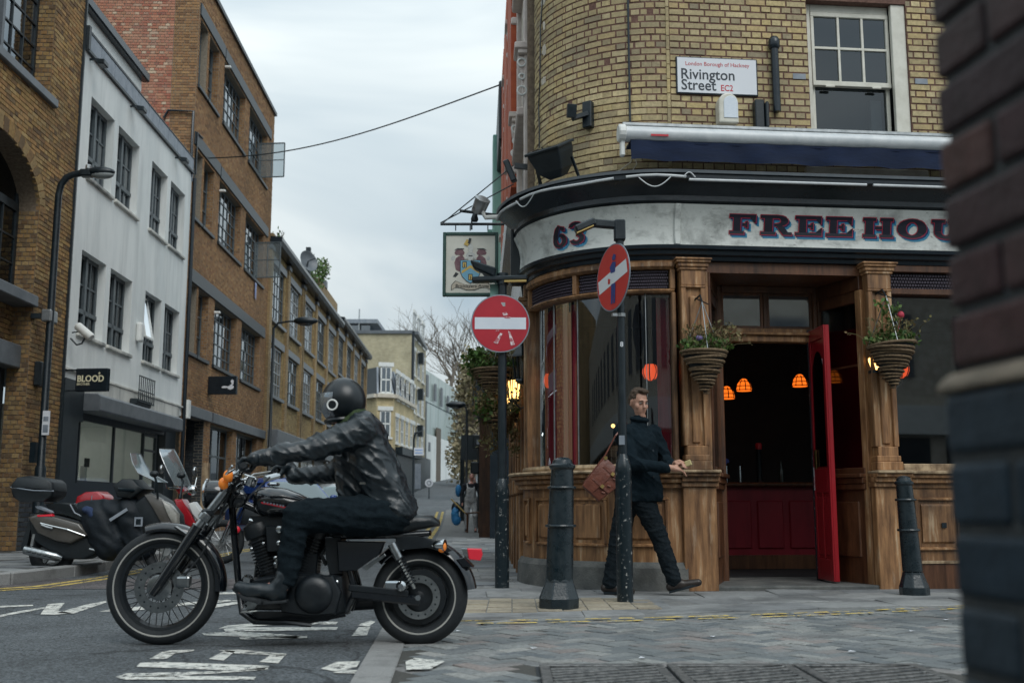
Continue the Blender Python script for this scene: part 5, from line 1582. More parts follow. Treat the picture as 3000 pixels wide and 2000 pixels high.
for i,z in enumerate((9.9,10.4,12.2,13.0)):
 g=MB(GB); a=(2.3,5.5,3.2,5.0)[i]; g.box(a,a+.25,-.01,.02,z,z+.1); g.build('pale_patch',M_CREAM,bf)
g=MB(GB); g.box(-.02,.62,-.02,.05,8.8,9.05); g.build('flashing',M_LEAD,bf)
g=MB();
pp=[GB(.02,.07,z)for z in(8.9,10.6)]+[GB(.65,.07,10.62),GB(.75,.07,10.42)]
g.tube(pp,.035,8); g.tube([LF(25.98,.06,8.9),LF(25.98,.06,.3)],.045,8); g.tube([LF(26.0,.07,9.0),LF(26.0,.07,10.1),LF(26.5,.07,10.12)],.02,6); g.build('drain_pipe',M_NAVY,bf,smooth=True)
for(u,z,l)in((34.25,11.5,'top'),(34.1,8.1,'second')):
 g=MB()
 o0=LF(u,-.1,z); d=(LN*.95-LS*.12).normalized()
 p=[o0+V((0,0,0)),o0+d*.85,o0+d*.85+V((0,0,1.15)),o0+V((0,0,1.15))]
 for k in range(4):g.beam(p[k],p[(k+1)%4],.035,.035)
 g.beam((p[0]+p[1])/2,(p[2]+p[3])/2,.025,.025); g.beam((p[0]+p[3])/2,(p[1]+p[2])/2,.025,.025)
 cm=g.build('open_casement',M_WINFR,bf)
 g=MB(); g.add(p,[(0,1,2,3)]); g.build('pane',M_PANE,cm,recalc=False)
g=MB(LF)
for k,(a,b,w)in enumerate(((0,.12,.03),(.12,.24,.0))):g.add([(33.6+a,.05,7.85),(33.6+b,.06,7.85),(33.6+b,.05,7.3),(33.6+a,.06,7.35)],[(0,1,2,3)])
g.build('cloth',mat('blue_white_cloth',(.10,.16,.45),(.5,.55,.7),.8,scale=9),None,label='blue and white cloth hanging below a factory window sill',cat='cloth')
for q,(u,z)in enumerate(((28.66,10.9+2.1),(28.6,6.0),(28.62,9.4))):
 o=MB(LF); o.box(u-.03,u+.05,.02,.2,z-.07,z); o.build('wall_camera',M_WHITE,None,bevel=.02,label=['small white wall camera beside the top floor factory window','small white wall camera beside the first floor factory window','small white wall camera beside the second floor factory window'][q],cat='camera',group='small factory wall cameras')
b2=thing('hanging_sign','black projecting box sign with a white bird-like mark on the brick factory','shop sign',LF(28.3,.9,3.8))
c0=LF(28.35,.0,0); c1=V((c0.x+.78,c0.y-.06,0)); x2=(c1-c0).normalized(); n2=V((x2.y,-x2.x,0))
S2=lambda a,b,z:c0+x2*a-n2*b+V((0,0,z))
g=MB(S2); g.box(0,.78,0,.12,3.72,4.20); g.build('box',M_NAVY,b2,bevel=.01)
g=MB(S2)
for poly in([(.38,3.92),(.46,3.945),(.56,3.93),(.56,3.89),(.40,3.885)],[(.55,3.87),(.62,3.84),(.70,3.87),(.72,3.93),(.66,3.96),(.57,3.94)],[(.60,3.96),(.66,4.0),(.62,4.06),(.66,4.12),(.71,4.08),(.70,3.98),(.66,3.94)]):
 g.add([(a,-.004,z)for a,z in poly],[tuple(range(len(poly)))])
g.build('emblem',M_SIGNW,b2,recalc=False)
g=MB(); g.tube([LF(28.35,0,4.1),S2(0,.06,4.1)],.02,6); g.build('bracket',M_BLACK,b2)
g=MB(LF); g.box(25.98,26.2,.02,.16,2.9,3.35); g.build('meter_box',M_WHITE,None,bevel=.01,label='white cabinet at the joint of the white and brick buildings',cat='wall box')
# ---- the yellow brick row beyond
def row_house(u0,u1,zt,label,bays,seed):
 r_=random.Random(seed)
 h=thing('brick_house',label,'building',LF((u0+u1)/2,-4,hgt(u0)),'yellow brick workshop row')
 n=bays
 bw_=(u1-u0)/n
 hs=[]
 zr=[(zt-2.9,zt-.95),(zt-5.5,zt-3.75)]
 for i in range(n):
  a=u0+i*bw_
  hs+=[(a+.35,a+bw_-.55,c,d)for c,d in zr]
 g=MB(LF); wall_panel(g,LF,u0,u1,0,zt,hs,0,.12); g.build('wall',F_YEL,h,recalc=False)
 if u0<45:lay_bricks(LF,u0,u1,3.6,zt-.1,B_YEL,h,hs,.075,'flemish',single=60,key=lambda c:c[0])
 for i in range(n+1):
  a=u0+i*bw_
  g=MB(LF); g.box(a-.22,a+.22,-.05,.10,0,zt-.55); p_=g.build('pier',F_YEL,h)
  g=MB(LF); g.box(a-.26,a+.26,-.05,.14,zt-.6,zt-.45); g.build('pier_cap',M_GREYMET,p_)
 for k,(a,b,c,d)in enumerate(hs):
  window(h,LF,a,b,c,d,-.07,5,(.25,.5,.75),.06,.035,M_WINFR if r_.random()<.6 else M_STEEL,M_GLASSR)
  g=MB(LF); g.box(a-.1,b+.1,-.2,.12,c-.12,c-.01); g.build('window_sill',M_GREYMET,h)
  g=MB(LF); g.box(a-.1,b+.2,-.05,.06,d+.01,d+.26); g.build('lintel',M_GREYMET,h)
 g=MB(LF); g.sweep([(-.1,zt-.4),(.34,zt-.4),(.42,zt-.28),(.42,zt-.16),(-.1,zt-.12)],[u0-.1,u1+.1]); g.build('cornice',M_NAVY,h)
 g=MB(LF); g.box(u0,u1,-.3,.1,zt-.12,zt); g.build('parapet',F_YEL,h)
 g=MB(LF); g.box(u0,u1,-8,-.2,zt-.5,zt-.4); g.build('roof',M_LEAD,h)
 g=MB(LF); g.box(u0+.1,u1-.1,-.1,.45,hgt(u0)+2.75,hgt(u0)+3.35); g.build('shop_fascia',M_GREYMET,h,bevel=.02)
 g=MB(LF); g.box(u0+.1,u1-.1,-.1,.08,0,hgt(u0)+2.75); sb_=g.build('shopfront',M_DKMET,h)
 for i in range(n*2):
  a=u0+.3+i*(u1-u0-.4)/(n*2)
  g=MB(LF); g.box(a,a+bw_/2-.3,.085,.10,hgt(u0)+.7,hgt(u0)+2.5); g.build('shop_pane',M_GLASSR,sb_)
 room(h,LF,u0+.1,u1-.1,zt-5.7,zt-.8,-.16,3,M_DARKIN)
 return h
row_house(36.1,42.9,10.1,'yellow brick workshop next to the orange factory',2,1)
row_house(43.0,53.6,10.1,'yellow brick workshop with roof plants, middle of the row',3,2)
h5=row_house(53.7,68,10.4,'yellow brick workshop at the far end of the row',4,3)
g=MB(LF); g.box(48.5,55,-.9,-.15,10.1,11.15); g.build('roof_wall',F_YEL,None,label='brick parapet wall standing on the workshop roofs',cat='wall')
dsh=thing('satellite_dish','grey mesh satellite dish on the workshop roof edge','satellite dish',LF(43.2,-.2,10.1))
pc_=LF(43.3,.15,10.75)
g=MB(); g.lathe([(.02,-.16),(.2,-.12),(.36,-.05),(.46,.05),(.445,.05),(.35,-.03),(.2,-.10)],18,pc_,(.75,-.6,.25)); g.build('dish',M_GREYMET,dsh,smooth=True)
g=MB(); g.tube([LF(43.3,.0,10.0),pc_],.035,6); g.tube([pc_,pc_+V((.35,-.3,.05))],.02,5); g.build('mast',M_DKMET,dsh)
def roof_plant(u,z,r,n,label,s):
 rg=random.Random(s)
 o=thing('roof_plant',label,'plant',LF(u,-.3,z),'plants on the workshop roofs')
 b=MB(LF); b.box(u-.25,u+.25,-.5,-.1,z,z+.35); b.build('pot',M_GREYMET,o)
 b=MB(); leaf_cards(b,LF(u,-.3,z+.35+r),(r*.6,r*.8,r),n,.14,rg); b.build('foliage',M_LEAF,o,recalc=False)
 b=MB()
 for _ in range(9):
  q=LF(u,-.3,z+.3); b.tube([q,q+V((rg.uniform(-.3,.3),rg.uniform(-.4,.4),r*1.6*rg.uniform(.5,1.1)))],.012,4)
 b.build('stem',M_BARK,o)
roof_plant(46.8,10.1,.75,260,'straggly roof plant beside the satellite dish',1)
roof_plant(48.4,10.1,.8,420,'bushy green roof plant in the middle of the group',2)
roof_plant(50.6,11.1,.55,300,'low roof plant on the raised brick parapet',3)
roof_plant(39.0,10.0,.35,20,'tiny sprig growing on the parapet next to the factory',4)
pole_=MB(); pole_.box(*[c+d for c in(LF(46.1,-.3,0).x,)for d in(-.1,.1)],*[c+d for c in(LF(46.1,-.3,0).y,)for d in(-.1,.1)],10.1,12.0); pole_.build('roof_post',M_DKMET,None,label='dark timber post standing among the roof plants',cat='post')
# ---------------------------------------------------------------- the end of the street
def quadwall(mb,a,b,z0,z1):return mb.add([(a[0],a[1],z0),(b[0],b[1],z0),(b[0],b[1],z1),(a[0],a[1],z1)],[(0,1,2,3)])
def frame2(a,b):
 a,b=V((*a,0)),V((*b,0)); d=(b-a).normalized(); n=V((d.y,-d.x,0))
 return lambda u,w,z:a+d*u+n*w+V((0,0,z))
def far_window(par,fm,u0,u1,z0,z1,head=True,m=None):
 f=MB(fm)
 for a,b,c,d in((u0,u0+.09,z0,z1),(u1-.09,u1,z0,z1),(u0,u1,z0,z0+.08),(u0,u1,z1-.08,z1),((u0+u1)/2-.03,(u0+u1)/2+.03,z0,z1),(u0,u1,(z0+z1)/2-.05,(z0+z1)/2+.05)):f.box(a,b,-.02,.03,c,d)
 o=f.build('window',m or M_WHITE,par,recalc=False)
 g=MB(fm); g.box(u0,u1,-.05,.005,z0,z1); g.build('pane',M_GLASSR,o)
 if head:
  g=MB(fm); g.box(u0-.15,u1+.15,-.02,.08,z1,z1+.28); g.build('window_head',M_WHITE,par)
  g=MB(fm); g.box(u0-.12,u1+.12,-.02,.10,z0-.14,z0); g.build('window_sill',M_WHITE,par)
Z0=hgt(78)
gb=thing('apartment_block','pale grey brick block with a blank gable facing the street','building',(-10,82,Z0))
GA,GC=(-12.4,82),(-7.75,82)
ZT=at(1200,968,82).z
g=MB(); quadwall(g,GA,GC,Z0,ZT); quadwall(g,GC,(-7.35,91),Z0,ZT); quadwall(g,GA,(-12.4,91),Z0,ZT); g.add([(-12.4,82,ZT-.1),(-7.75,82,ZT-.1),(-7.35,91,ZT-.1),(-12.4,91,ZT-.1)],[(0,1,2,3)]); g.build('wall',F_PALE,gb,recalc=False)
g=MB(); g.box(-12.5,-7.7,81.85,82.3,ZT-.25,ZT); g.box(-7.9,-7.25,82.3,91.1,ZT-.25,ZT); g.build('coping',M_GREYMET,gb)
fm=frame2(GC,(-7.35,91))
for k in range(3):
 for r in range(4):far_window(gb,fm,.9+k*2.7,2.3+k*2.7,Z0+3.5+r*2.9,Z0+5.4+r*2.9,True)
for r in range(3):
 g=MB(fm); g.box(3.3,4.1,.1,.5,Z0+4.6+r*2.9,Z0+5.5+r*2.9); g.build('balcony_box',M_BLACK,gb)
g=MB(fm); g.box(.1,.35,.02,.2,Z0,ZT); g.build('drain_pipe',M_NAVY,gb)
g=MB(fm); g.box(0,9,.02,.5,Z0,Z0+3.0); g.build('shopfront',M_BLACK,gb)
ph=thing('roof_pavilion','glazed roof pavilion with a thin pale roof behind the brick gable','building',(-13.5,92,ZT-.2))
pz=at(1080,938,92).z
g=MB(); g.box(-16,-12.3,92,99,ZT-1,pz-.35); g.build('glazing',M_GLASSR,ph)
g=MB(); g.box(-15.9,-12.4,92.05,98.9,ZT-1,pz-.4); g.build('inner_wall',M_LEAD,ph)
g=MB(); g.box(-16.4,-11.6,91.4,99.5,pz-.35,pz); g.build('roof',M_LEAD,ph)
g=MB(); g.tube([(-13.2,91.5,ZT),(-13.2,91.5,pz+.9)],.06,5); g.build('mast',M_STEEL,ph)
bh=thing('bay_house','cream brick house with white window heads and a dark mansard roof','building',(-9,74,hgt(74)))
z0=hgt(74)
ze,zr=at(1150,1160,73).z,at(1150,1078,74).z
P0,P1,P2,P3=(-10.6,74.4),(-9.15,72.6),(-8.05,73.0),(-7.45,81.5)
for a,b,nm in((P0,P1,'a'),(P1,P2,'b'),(P2,P3,'c')):
 g=MB(); quadwall(g,a,b,z0,ze); g.build('wall',F_CREAM,bh,recalc=False)
fm=frame2(P1,P2)
for zz_ in(z0+4.0,z0+7.0):far_window(bh,fm,.22,.98,zz_,zz_+1.8)
fm=frame2(P2,P3)
for k in range(4):
 for zz_ in(z0+3.7,z0+6.7):far_window(bh,fm,.8+k*2.0,1.9+k*2.0,zz_,zz_+1.75)
g=MB()
lo=[V((*p,ze))for p in(P0,P1,P2,P3)]; hi=[V((*p,zr))for p in((-10.6,75.0),(-9.3,73.5),(-8.6,73.9),(-8.3,81))]
g.add(lo+hi,[(0,1,5,4),(1,2,6,5),(2,3,7,6),(4,5,6,7)]); g.build('mansard_roof',M_DKMET,bh,recalc=False)
g=MB()
for a,b in zip(lo,lo[1:]):g.beam(a,b,.5,.25)
g.build('cornice',M_CREAM,bh)
for f in(.1,.3,.5,.7,.9):
 g=MB(); a=lo[2].lerp(lo[3],f); b=hi[2].lerp(hi[3],f); g.beam(a+V((.05,0,.1)),b+V((.05,0,0)),.14,.10); g.build('dormer_frame',M_LEAD,bh)
for f in(0.05,.5,.95):
 g=MB(); a=lo[1].lerp(lo[2],f); b=hi[1].lerp(hi[2],f); g.beam(a+V((0,-.05,.1)),b+V((0,-.05,0)),.12,.1); g.build('dormer_frame',M_LEAD,bh)
g=MB(); g.add([(p.x+.3,p.y-.2,q)for p in lo[2:4]for q in(z0,z0+3.1)],[(0,1,3,2)]); g.build('shopfront',M_BLACK,bh)
g=MB()
a,b=lo[2],lo[3]
g.beam(V((a.x+.4,a.y,z0+3.1)),V((b.x+.4,b.y,z0+3.1)),.5,.5); g.build('shop_fascia',M_BLACK,bh)
wg=thing('gallery_building','white walled building with a pale green glass upper storey','building',(-6.5,100,hgt(98)))
A,B_=(-8.0,93),(-5.35,117)
fm=frame2(A,B_)
L_=(V(B_)-V(A)).length
zg0,zg1,zb0=at(1262,1262,93).z,at(1257,1066,93).z,hgt(92)-.2
g=MB(fm); g.add([(0,0,zb0),(L_,0,zb0),(L_,0,zg0),(0,0,zg0)],[(0,1,2,3)]); g.add([(0,0,zb0),(0,-8,zb0),(0,-8,zg0),(0,0,zg0)],[(0,1,2,3)]); g.build('wall',M_RENDER,wg,recalc=False)
M_GREENG=mat('frosted_green_glass',(.34,.42,.40),(.46,.53,.50),.25,scale=.5,stretch=(3,3,.2),spec=.6)
n=12
for k in range(n):
 for r in range(2):
  zz0,zz1=zg0+(zg1-zg0)*r/2,zg0+(zg1-zg0)*(r+1)/2
  g=MB(fm); g.box(L_*k/n+.03,L_*(k+1)/n-.03,-.3,-.2+.02*(k%2),zz0+.05,zz1-.05); g.build('glass_panel',M_GREENG,wg)
g=MB(fm); g.box(0,L_,-3,-.3,zg0,zg1); g.build('core',M_LEAD,wg)
g=MB(fm); g.box(-.4,-.05,-2,-.1,zg0,zg1+.1); g.build('glass_fin',M_GLASSR,wg)
for k,(a,c,d)in enumerate(((3,8.2,10.2),(7.0,8.2,9.8),(10.4,8.0,9.8),(14.2,7.8,9.4),(4.2,3.4,4.2),(20,4.5,7))):
 g=MB(fm); g.box(a,a+.9,-.05,.04,zb0+c,zb0+d); g.build('window',M_GREYMET,wg)
g=MB(fm); g.box(8.2,10.4,-.05,.05,zb0,zb0+5.8); g.build('door',M_BARK,wg)
g=MB(fm); g.box(0,1.2,.02,.4,zb0,zb0+7.5); g.build('dark_entrance',M_DKMET,wg)
g=MB(fm); g.box(1.0,1.25,.05,.3,zb0,zb0+6.6); g.build('drain_pipe',M_BLACK,wg)
def bare_tree(name,label,base,H,seed,spread=.42,lv=5,r0=.35,twigs=True):
 rg=random.Random(seed)
 o=thing(name,label,'tree',base,'bare trees at the end of the street')
 tr,br,tw=MB(),MB(),MB()
 def grow(p,d,ln,r,k):
  n=3
  pts,q,dd=[p],p,d
  for i in range(n):
   dd=(dd+V((rg.gauss(0,.10),rg.gauss(0,.10),rg.gauss(.03,.06)))).normalized()
   q=q+dd*ln/n
   pts.append(q)
  rs=[r*(1-.45*i/n)for i in range(n+1)]
  (tr if k==0 else br if k<3 else tw).tube(pts,rs,7 if k==0 else 5 if k<3 else 3,cap=False)
  if k>=lv:return
  for i in range(rg.choice([3,3,4])):
   f=rg.uniform(.45,1.0)
   s=pts[0].lerp(pts[-1],f)
   a=rg.uniform(0,2*PI)
   side=V((math.cos(a),math.sin(a),rg.uniform(-.1,.5)))
   nd_=(dd*(1-spread)+side*spread*1.25).normalized()
   grow(s if k else pts[-1].lerp(pts[1],rg.uniform(0,.5)),nd_,ln*rg.uniform(.58,.82),max(r*.52,.012),k+1)
 grow(V(base),V((0,0,1)),H*.28,r0,0)
 tr.build('trunk',M_BARK,o,smooth=True,recalc=False)
 br.build('branch',M_BARK,o,smooth=True,recalc=False)
 tw.build('crown',M_BARK,o,recalc=False)
 return o
bare_tree('bare_tree','tall bare tree with wide branches over the glass-topped building',(-5.4,120,4),33,5,spread=.36,r0=.5)
bare_tree('bare_tree','bare tree right of the tall one, partly behind the round sign',(-2.6,126,4),29,11,spread=.36,r0=.42)
def bud_tree(label,x,y,z,R,n,seed):
 rg=random.Random(seed)
 o=thing('budding_tree',label,'tree',(x,y,z),'pale budding trees by the far corner')
 b=MB(); b.tube([(x,y,z),(x+.2,y,z+R[2]*.7),(x-.1,y,z+R[2]*1.2)],[.2,.14,.06],7); b.build('trunk',M_BARK,o)
 b=MB()
 for _ in range(80):
  p=V((x,y,z+R[2]*rg.uniform(.5,1.2)))
  b.tube([p,p+V((rg.gauss(0,R[0]*.5),rg.gauss(0,R[1]*.5),rg.uniform(.2,R[2]*.7)))],.025,3,cap=False)
 b.build('branch',M_BARK,o,recalc=False)
 b=MB()
 for _ in range(14):
  c=V((x+rg.gauss(0,R[0]*.45),y+rg.gauss(0,R[1]*.45),z+R[2]*rg.uniform(.35,1.75)))
  leaf_cards(b,c,(R[0]*.42,R[1]*.42,R[2]*.38),n//14,.34,rg)
 b.build('crown',M_BEIGELF,o,recalc=False)
bud_tree('pale budding tree behind the far street lamp',-3.9,92,2,(1.9,2,6.0),2600,3)
bud_tree('pale budding tree beside the white wall end',-4.9,122,3,(2.6,2.5,6.5),2600,4)
bud_tree('pale budding tree close to the pub side',-2.6,70,1,(1.3,1.5,4.6),2200,6)
rs_=thing('side_street_shop','dark shop side beyond the pub on the right of the street','building',(-.5,34,0))
A,B_=(-.62,30),(-1.55,62)
fm=frame2(B_,A)
g=MB(); g.box(-.55,4,27,45,0,7.2); g.build('wall',M_NAVY,rs_)
g=MB(); g.box(-.85,-.5,28,28.5,0,4.3); g.box(-.85,-.5,34,34.5,0,4.3); g.build('pier',M_WOODD,rs_)
g=MB(); g.box(-1.0,-.5,27,44,3.3,4.1); g.build('shop_fascia',M_BLACK,rs_)
g=MB(); g.box(-.62,-.555,28.6,33.9,.6,3.2); g.build('shop_pane',M_GLASSR,rs_)
cw=thing('cream_wall','narrow cream painted wall end beyond the pub','wall',(-1.0,46,hgt(46)))
g=MB(); g.box(-1.32,3,46,54,hgt(46)-.3,5.6); g.build('wall',M_CREAM,cw)
def lamp_far(x,y,h,arm,label,grp='slim street lamps down the street'):
 z=hgt(y)
 o=thing('street_lamp',label,'street lamp',(x,y,z),grp)
 b=MB(); b.lathe([(.09,0),(.09,1.2),(.055,1.25),(.045,h)],10,(x,y,z)); b.tube([(x,y,z+h-.02),(x+arm*.15,y,z+h+.16),(x+arm*.5,y,z+h+.22),(x+arm,y,z+h+.22)],.035,6); b.build('column',M_BLACK,o,smooth=True)
 b=MB()
 c=V((x+arm*1.12,y,z+h+.24))
 b.ball(c,(abs(arm)*.0+.42,.17,.14),14,8); b.build('lantern',M_BLACK,o,smooth=True)
 b=MB(); b.ball(c+V((.0,0,-.06)),(.30,.13,.12),12,7); b.build('lens',M_GLASSR,o,smooth=True)
lamp_far(-8.0,35.6,6.7,.95,'street lamp at the joint of the orange and yellow brick buildings')
lamp_far(-1.85,44,4.6,-.4,'street lamp with a bell-shaped head beside the hanging plants')
bb=thing('sign_board','black square sign board on a pole beyond the man in overalls','sign',(-1.9,48,hgt(48)))
p=at(1378,1310,48)
g=MB(); g.box(p.x-.42,p.x+.42,48,48.12,p.z-.55,p.z+.55); g.build('board',M_BLACK,bb)
g=MB(); g.tube([(p.x-.35,48.1,hgt(48)),(p.x-.35,48.1,p.z)],.1,8); g.build('pole',M_BLACK,bb)
tl_=thing('signal_post','dark signal post with a small white plate near the far kerb','post',(-1.3,40,hgt(40)))
p=at(1409,1294,40)
g=MB(); g.tube([(p.x,40,hgt(40)),(p.x,40,p.z+.1)],.12,8); g.build('pole',M_BLACK,tl_)
g=MB(); g.box(p.x-.3,p.x+.3,39.85,40.1,p.z-.26,p.z+.26); g.build('head',M_BLACK,tl_,bevel=.03)
g=MB(); g.box(p.x-.16,p.x+.16,39.83,39.85,p.z-.1,p.z+.08); g.build('plate',M_LEAD,tl_)
q=at(1392,1372,40); g=MB(); g.box(q.x-.16,q.x+.16,39.8,40.05,q.z-.2,q.z+.25); g.build('signal',M_BLACK,tl_,bevel=.04)
def plate_sign(px,py,Y,w,h,label,m,stripes=False):
 p=at(px,py,Y)
 o=thing('street_sign',label,'sign',(p.x,Y,hgt(Y)))
 g=MB(); g.box(p.x-w/2,p.x+w/2,Y-.05,Y,p.z-h/2,p.z+h/2); g.build('plate',m,o)
 if stripes:
  for dz in(-.12,.06):
   g=MB(); g.box(p.x-w*.4,p.x+w*.4,Y-.06,Y-.051,p.z+dz*h/.5,p.z+(dz+.07)*h/.5); g.build('stripe',mat('sign_blue',(.25,.4,.7))if 'sign_blue' not in bpy.data.materials else bpy.data.materials['sign_blue'],o)
 g=MB(); g.tube([(p.x-w*.55,Y+.1,hgt(Y)),(p.x-w*.55,Y+.1,p.z+.8),(p.x-w*.4,Y+.1,p.z+1.2),(p.x+w*.3,Y+.1,p.z+1.3)],.08,6); g.build('pole',M_BLACK,o)
plate_sign(1227,1322,70,.62,.5,'white and blue plate hanging under a lamp arm by the cream house',M_SIGNW,True)
rd=thing('round_sign','round white sign with a grey ring standing by the far shops','sign',at(1257,1414,72))
p=at(1257,1414,72)
g=MB(); g.lathe([(.27,0),(.27,.04)],20,p,(0,-1,0)); g.build('disc',M_SIGNW,rd)
g=MB(); g.ring(p+V((0,-.05,0)),.13,.03,(0,-1,0),18,5); g.build('ring',M_LEAD,rd)
g=MB(); g.tube([(p.x,72.08,hgt(72)),(p.x,72.08,p.z)],.04,6); g.build('pole',M_BLACK,rd)
bn=MB(); p=at(1224,1390,74); bn.box(p.x-.2,p.x+.2,74,74.05,p.z-.95,p.z+.75); bn.build('banner',M_LEAD,None,label='tall grey banner hanging on the dark shopfronts',cat='banner')
brd=thing('small_barrier','small brown barrier rail on the footway beyond the man','barrier',(-1.35,33,0))
g=MB(); g.tube([(-1.0,33,0),(-1.0,33,.6)],.03,6); g.tube([(-1.35,33,0),(-1.35,33,.6)],.03,6); g.tube([(-1.42,33,.58),(-.95,33,.62)],.03,6); g.build('rail',M_WOODD,brd)
wr=MB()
a,b=LF(25.5,.0,0),PB(-PL_-8.5,.1,0)
a=V(at(560,465,28)); b=V((b.x,b.y,0)); b=V(at(1462,250,b.y))
m1=V(at(815,440,26.8))
pts=[]
for i in range(25):
 f=i/24
 p=a.lerp(b,f)
 p.z-=.45*math.sin(PI*f)*(1-.2*f)
 pts.append(p)
wr.tube(pts,.016,5); wr.build('overhead_wire',M_BLACK,None,label='thin black overhead wire sagging across the street',cat='wire')
# ---------------------------------------------------------------- things on and around the pub
aw=thing('awning','retracted navy awning in a long white roller box over the pub front','awning',PF(1.8,.1,4.3))
b=MB(PF); b.sweep([(.20+.082*math.cos(a),4.535+.082*math.sin(a))for a in[2*PI*i/14 for i in range(14)]],[-.56,4.6]); b.build('roller_box',M_TUBE,aw,smooth=50)
b=MB(PF); b.box(-.57,4.6,.02,.20,4.63,4.665); b.build('top_rail',M_STEEL,aw,bevel=.006)
b=MB(PF); b.sweep([(.20+r*math.cos(a),4.54+r*math.sin(a))for r in(.094,)for a in[2*PI*i/14 for i in range(14)]],[-.62,-.545]); ec=b.build('end_cap',M_WHITE,aw,bevel=.012)
b=MB(PF); b.box(-.60,-.555,.16,.23,4.30,4.46); b.build('bracket_foot',M_WHITE,ec,bevel=.01)
b=MB(PF)
vs,N_=[],60
for i in range(N_+1):
 t=-.50+5.1*i/N_
 w=.245+.010*math.sin(i*1.3)+.006*math.sin(i*.47)
 vs+=[(t,w,4.46),(t,w+.012*math.sin(i*.9),4.36),(t,w+.016*math.sin(i*.7+1),4.255+.004*math.sin(i*1.1))]
b.add(vs,[(3*i+k,3*i+3+k,3*i+4+k,3*i+1+k)for i in range(N_)for k in(0,1)]); b.build('valance',M_BLUEF,aw,smooth=60,recalc=False)
b=MB(PF); b.box(-.5,4.6,.02,.24,4.435,4.462); b.build('arm_rail',M_BLUEF,aw)
b=MB(PF); b.box(-.30,-.12,.281,.286,4.495,4.515); b.build('red_mark',M_SIGNR,aw)
b=MB(); b.tube([PB(-.42,.02,4.40),PB(-.44,.03,4.32),PB(-.55,.04,4.24),PB(-.72,.06,4.20),PB(-.95,.16,4.16)],.006,5); b.tube([PB(-.42,.0,4.5),PB(-.38,.02,4.3),PB(-.46,.06,4.16)],.006,5); b.build('loose_cable',M_CREAM,None,smooth=True,label='loose pale cable hanging under the left end of the awning',cat='cable')
b=MB(); b.tube([PB(-.45,-.062,z)for z in(4.62,5.5,6.4,7.4)],.012,6); b.build('wall_cable',M_NAVY,None,label='thin dark cable running straight up the curved brick wall',cat='cable')
b=MB(); b.tube([PB(t,-.06,z)for t,z in((-1.86,4.2),(-1.83,5.0),(-1.85,5.3),(-1.8,5.6),(-1.78,6.2),(-1.72,6.5),(-1.7,7.2))],.008,5); b.build('old_cable',M_NAVY,None,label='crooked old cable up the left side of the curved bricks',cat='cable')
for i,(t,z)in enumerate(((-1.74,6.5),(-1.72,6.2),(-1.72,5.9),(-1.74,5.55))):
 b=MB(UP)
 for k in range(5):b.box(t+rnd.uniform(-.05,.03),t+rnd.uniform(.03,.08),.008,.012,z+rnd.uniform(-.06,.0),z+rnd.uniform(.01,.07))
 b.build('filler_patch',M_CREAM,pub)
sn=thing('street_name_sign','white street name plate reading Rivington Street on the pub bricks','street sign',PF(.5,-.05,5.1))
SX=.062
b=MB(PF); b.box(SX,SX+.885,-.075,-.052,5.09,5.505); b.build('rim',M_SIGNK,sn,bevel=.012,seg=2)
b=MB(PF); b.box(SX+.012,SX+.873,-.06,-.050,5.102,5.493); b.build('plate',M_SIGNW,sn,bevel=.006)
text_on('London Borough of Hackney',.062,M_SIGNR,sn,PF(SX+.10,-.049,5.405),PE,(0,0,1),wfit=.69,extrude=.0008)
text_on('Rivington',.165,M_SIGNK,sn,PF(SX+.045,-.049,5.255),PE,(0,0,1),wfit=.575,extrude=.0008,bold=.002)
text_on('Street',.165,M_SIGNK,sn,PF(SX+.05,-.049,5.135),PE,(0,0,1),wfit=.375,extrude=.0008,bold=.002)
text_on('EC2',.095,M_SIGNR,sn,PF(SX+.475,-.049,5.135),PE,(0,0,1),wfit=.13,extrude=.0008,bold=.001)
al=thing('alarm_box','cream arched alarm box with a frosted face under the street name','alarm box',PF(.58,0,4.73))
def archp(c,hw,z0,zt):return[(c-hw,z0),(c+hw,z0)]+[(c+hw*math.cos(PI*i/10),zt-hw+hw*math.sin(PI*i/10))for i in range(11)]
b=MB(PF); b.prism(archp(.585,.105,4.75,5.075),-.08,.06); b.build('case',M_CREAMP,al,bevel=.015,seg=2)
b=MB(PF); b.prism(archp(.605,.075,4.80,5.04),.06,.068); b.build('frosted_face',mat('frosted_plastic',(.62,.68,.76),(.7,.75,.8),.35,scale=30,stretch=(1,1,4)),al,bevel=.004)
ov=thing('overflow_pipe','short black iron waste pipe on the bricks beside the sash window','pipe',PF(1.1,0,4.9))
b=MB(); b.tube([PF(1.13,-.03,5.68),PF(1.135,-.03,5.0),PF(1.135,-.03,4.92)],.042,10); b.build('pipe',M_NAVY,ov,smooth=True)
b=MB(); b.lathe([(.05,0),(.062,.02),(.062,.09),(.04,.13),(.02,.14)],12,PF(1.13,-.03,5.62)); b.build('collar',M_NAVY,ov,smooth=True)
b=MB(PF); b.box(.88,.98,-.07,.03,4.72,5.03); b.box(.985,1.02,-.05,.06,4.72,5.0); b.build('wall_bracket',M_BLACK,None,bevel=.01,label='black folded wall bracket above the awning beside the alarm box',cat='bracket')
fb_=thing('wall_bracket','black flood lamp bracket on the middle of the curved bricks','bracket',PB(-.95,0,4.8))
b=MB(PB); b.box(-.98,-.87,-.08,.0,4.78,5.07); b.build('plate',M_BLACK,fb_,bevel=.008)
b=MB(); b.beam(PB(-1.0,.16,5.0),PB(-1.02,.14,4.86),.10,.05); b.beam(PB(-1.02,.12,4.86),PB(-.92,-.02,4.93),.07,.05); b.build('arm',M_BLACK,fb_,bevel=.006)
fl2=thing('floodlight','large dark floodlight tilted up on the cornice of the curved corner','lamp',PB(-1.05,.25,4.15))
o=PB(-1.18,.26,4.36)
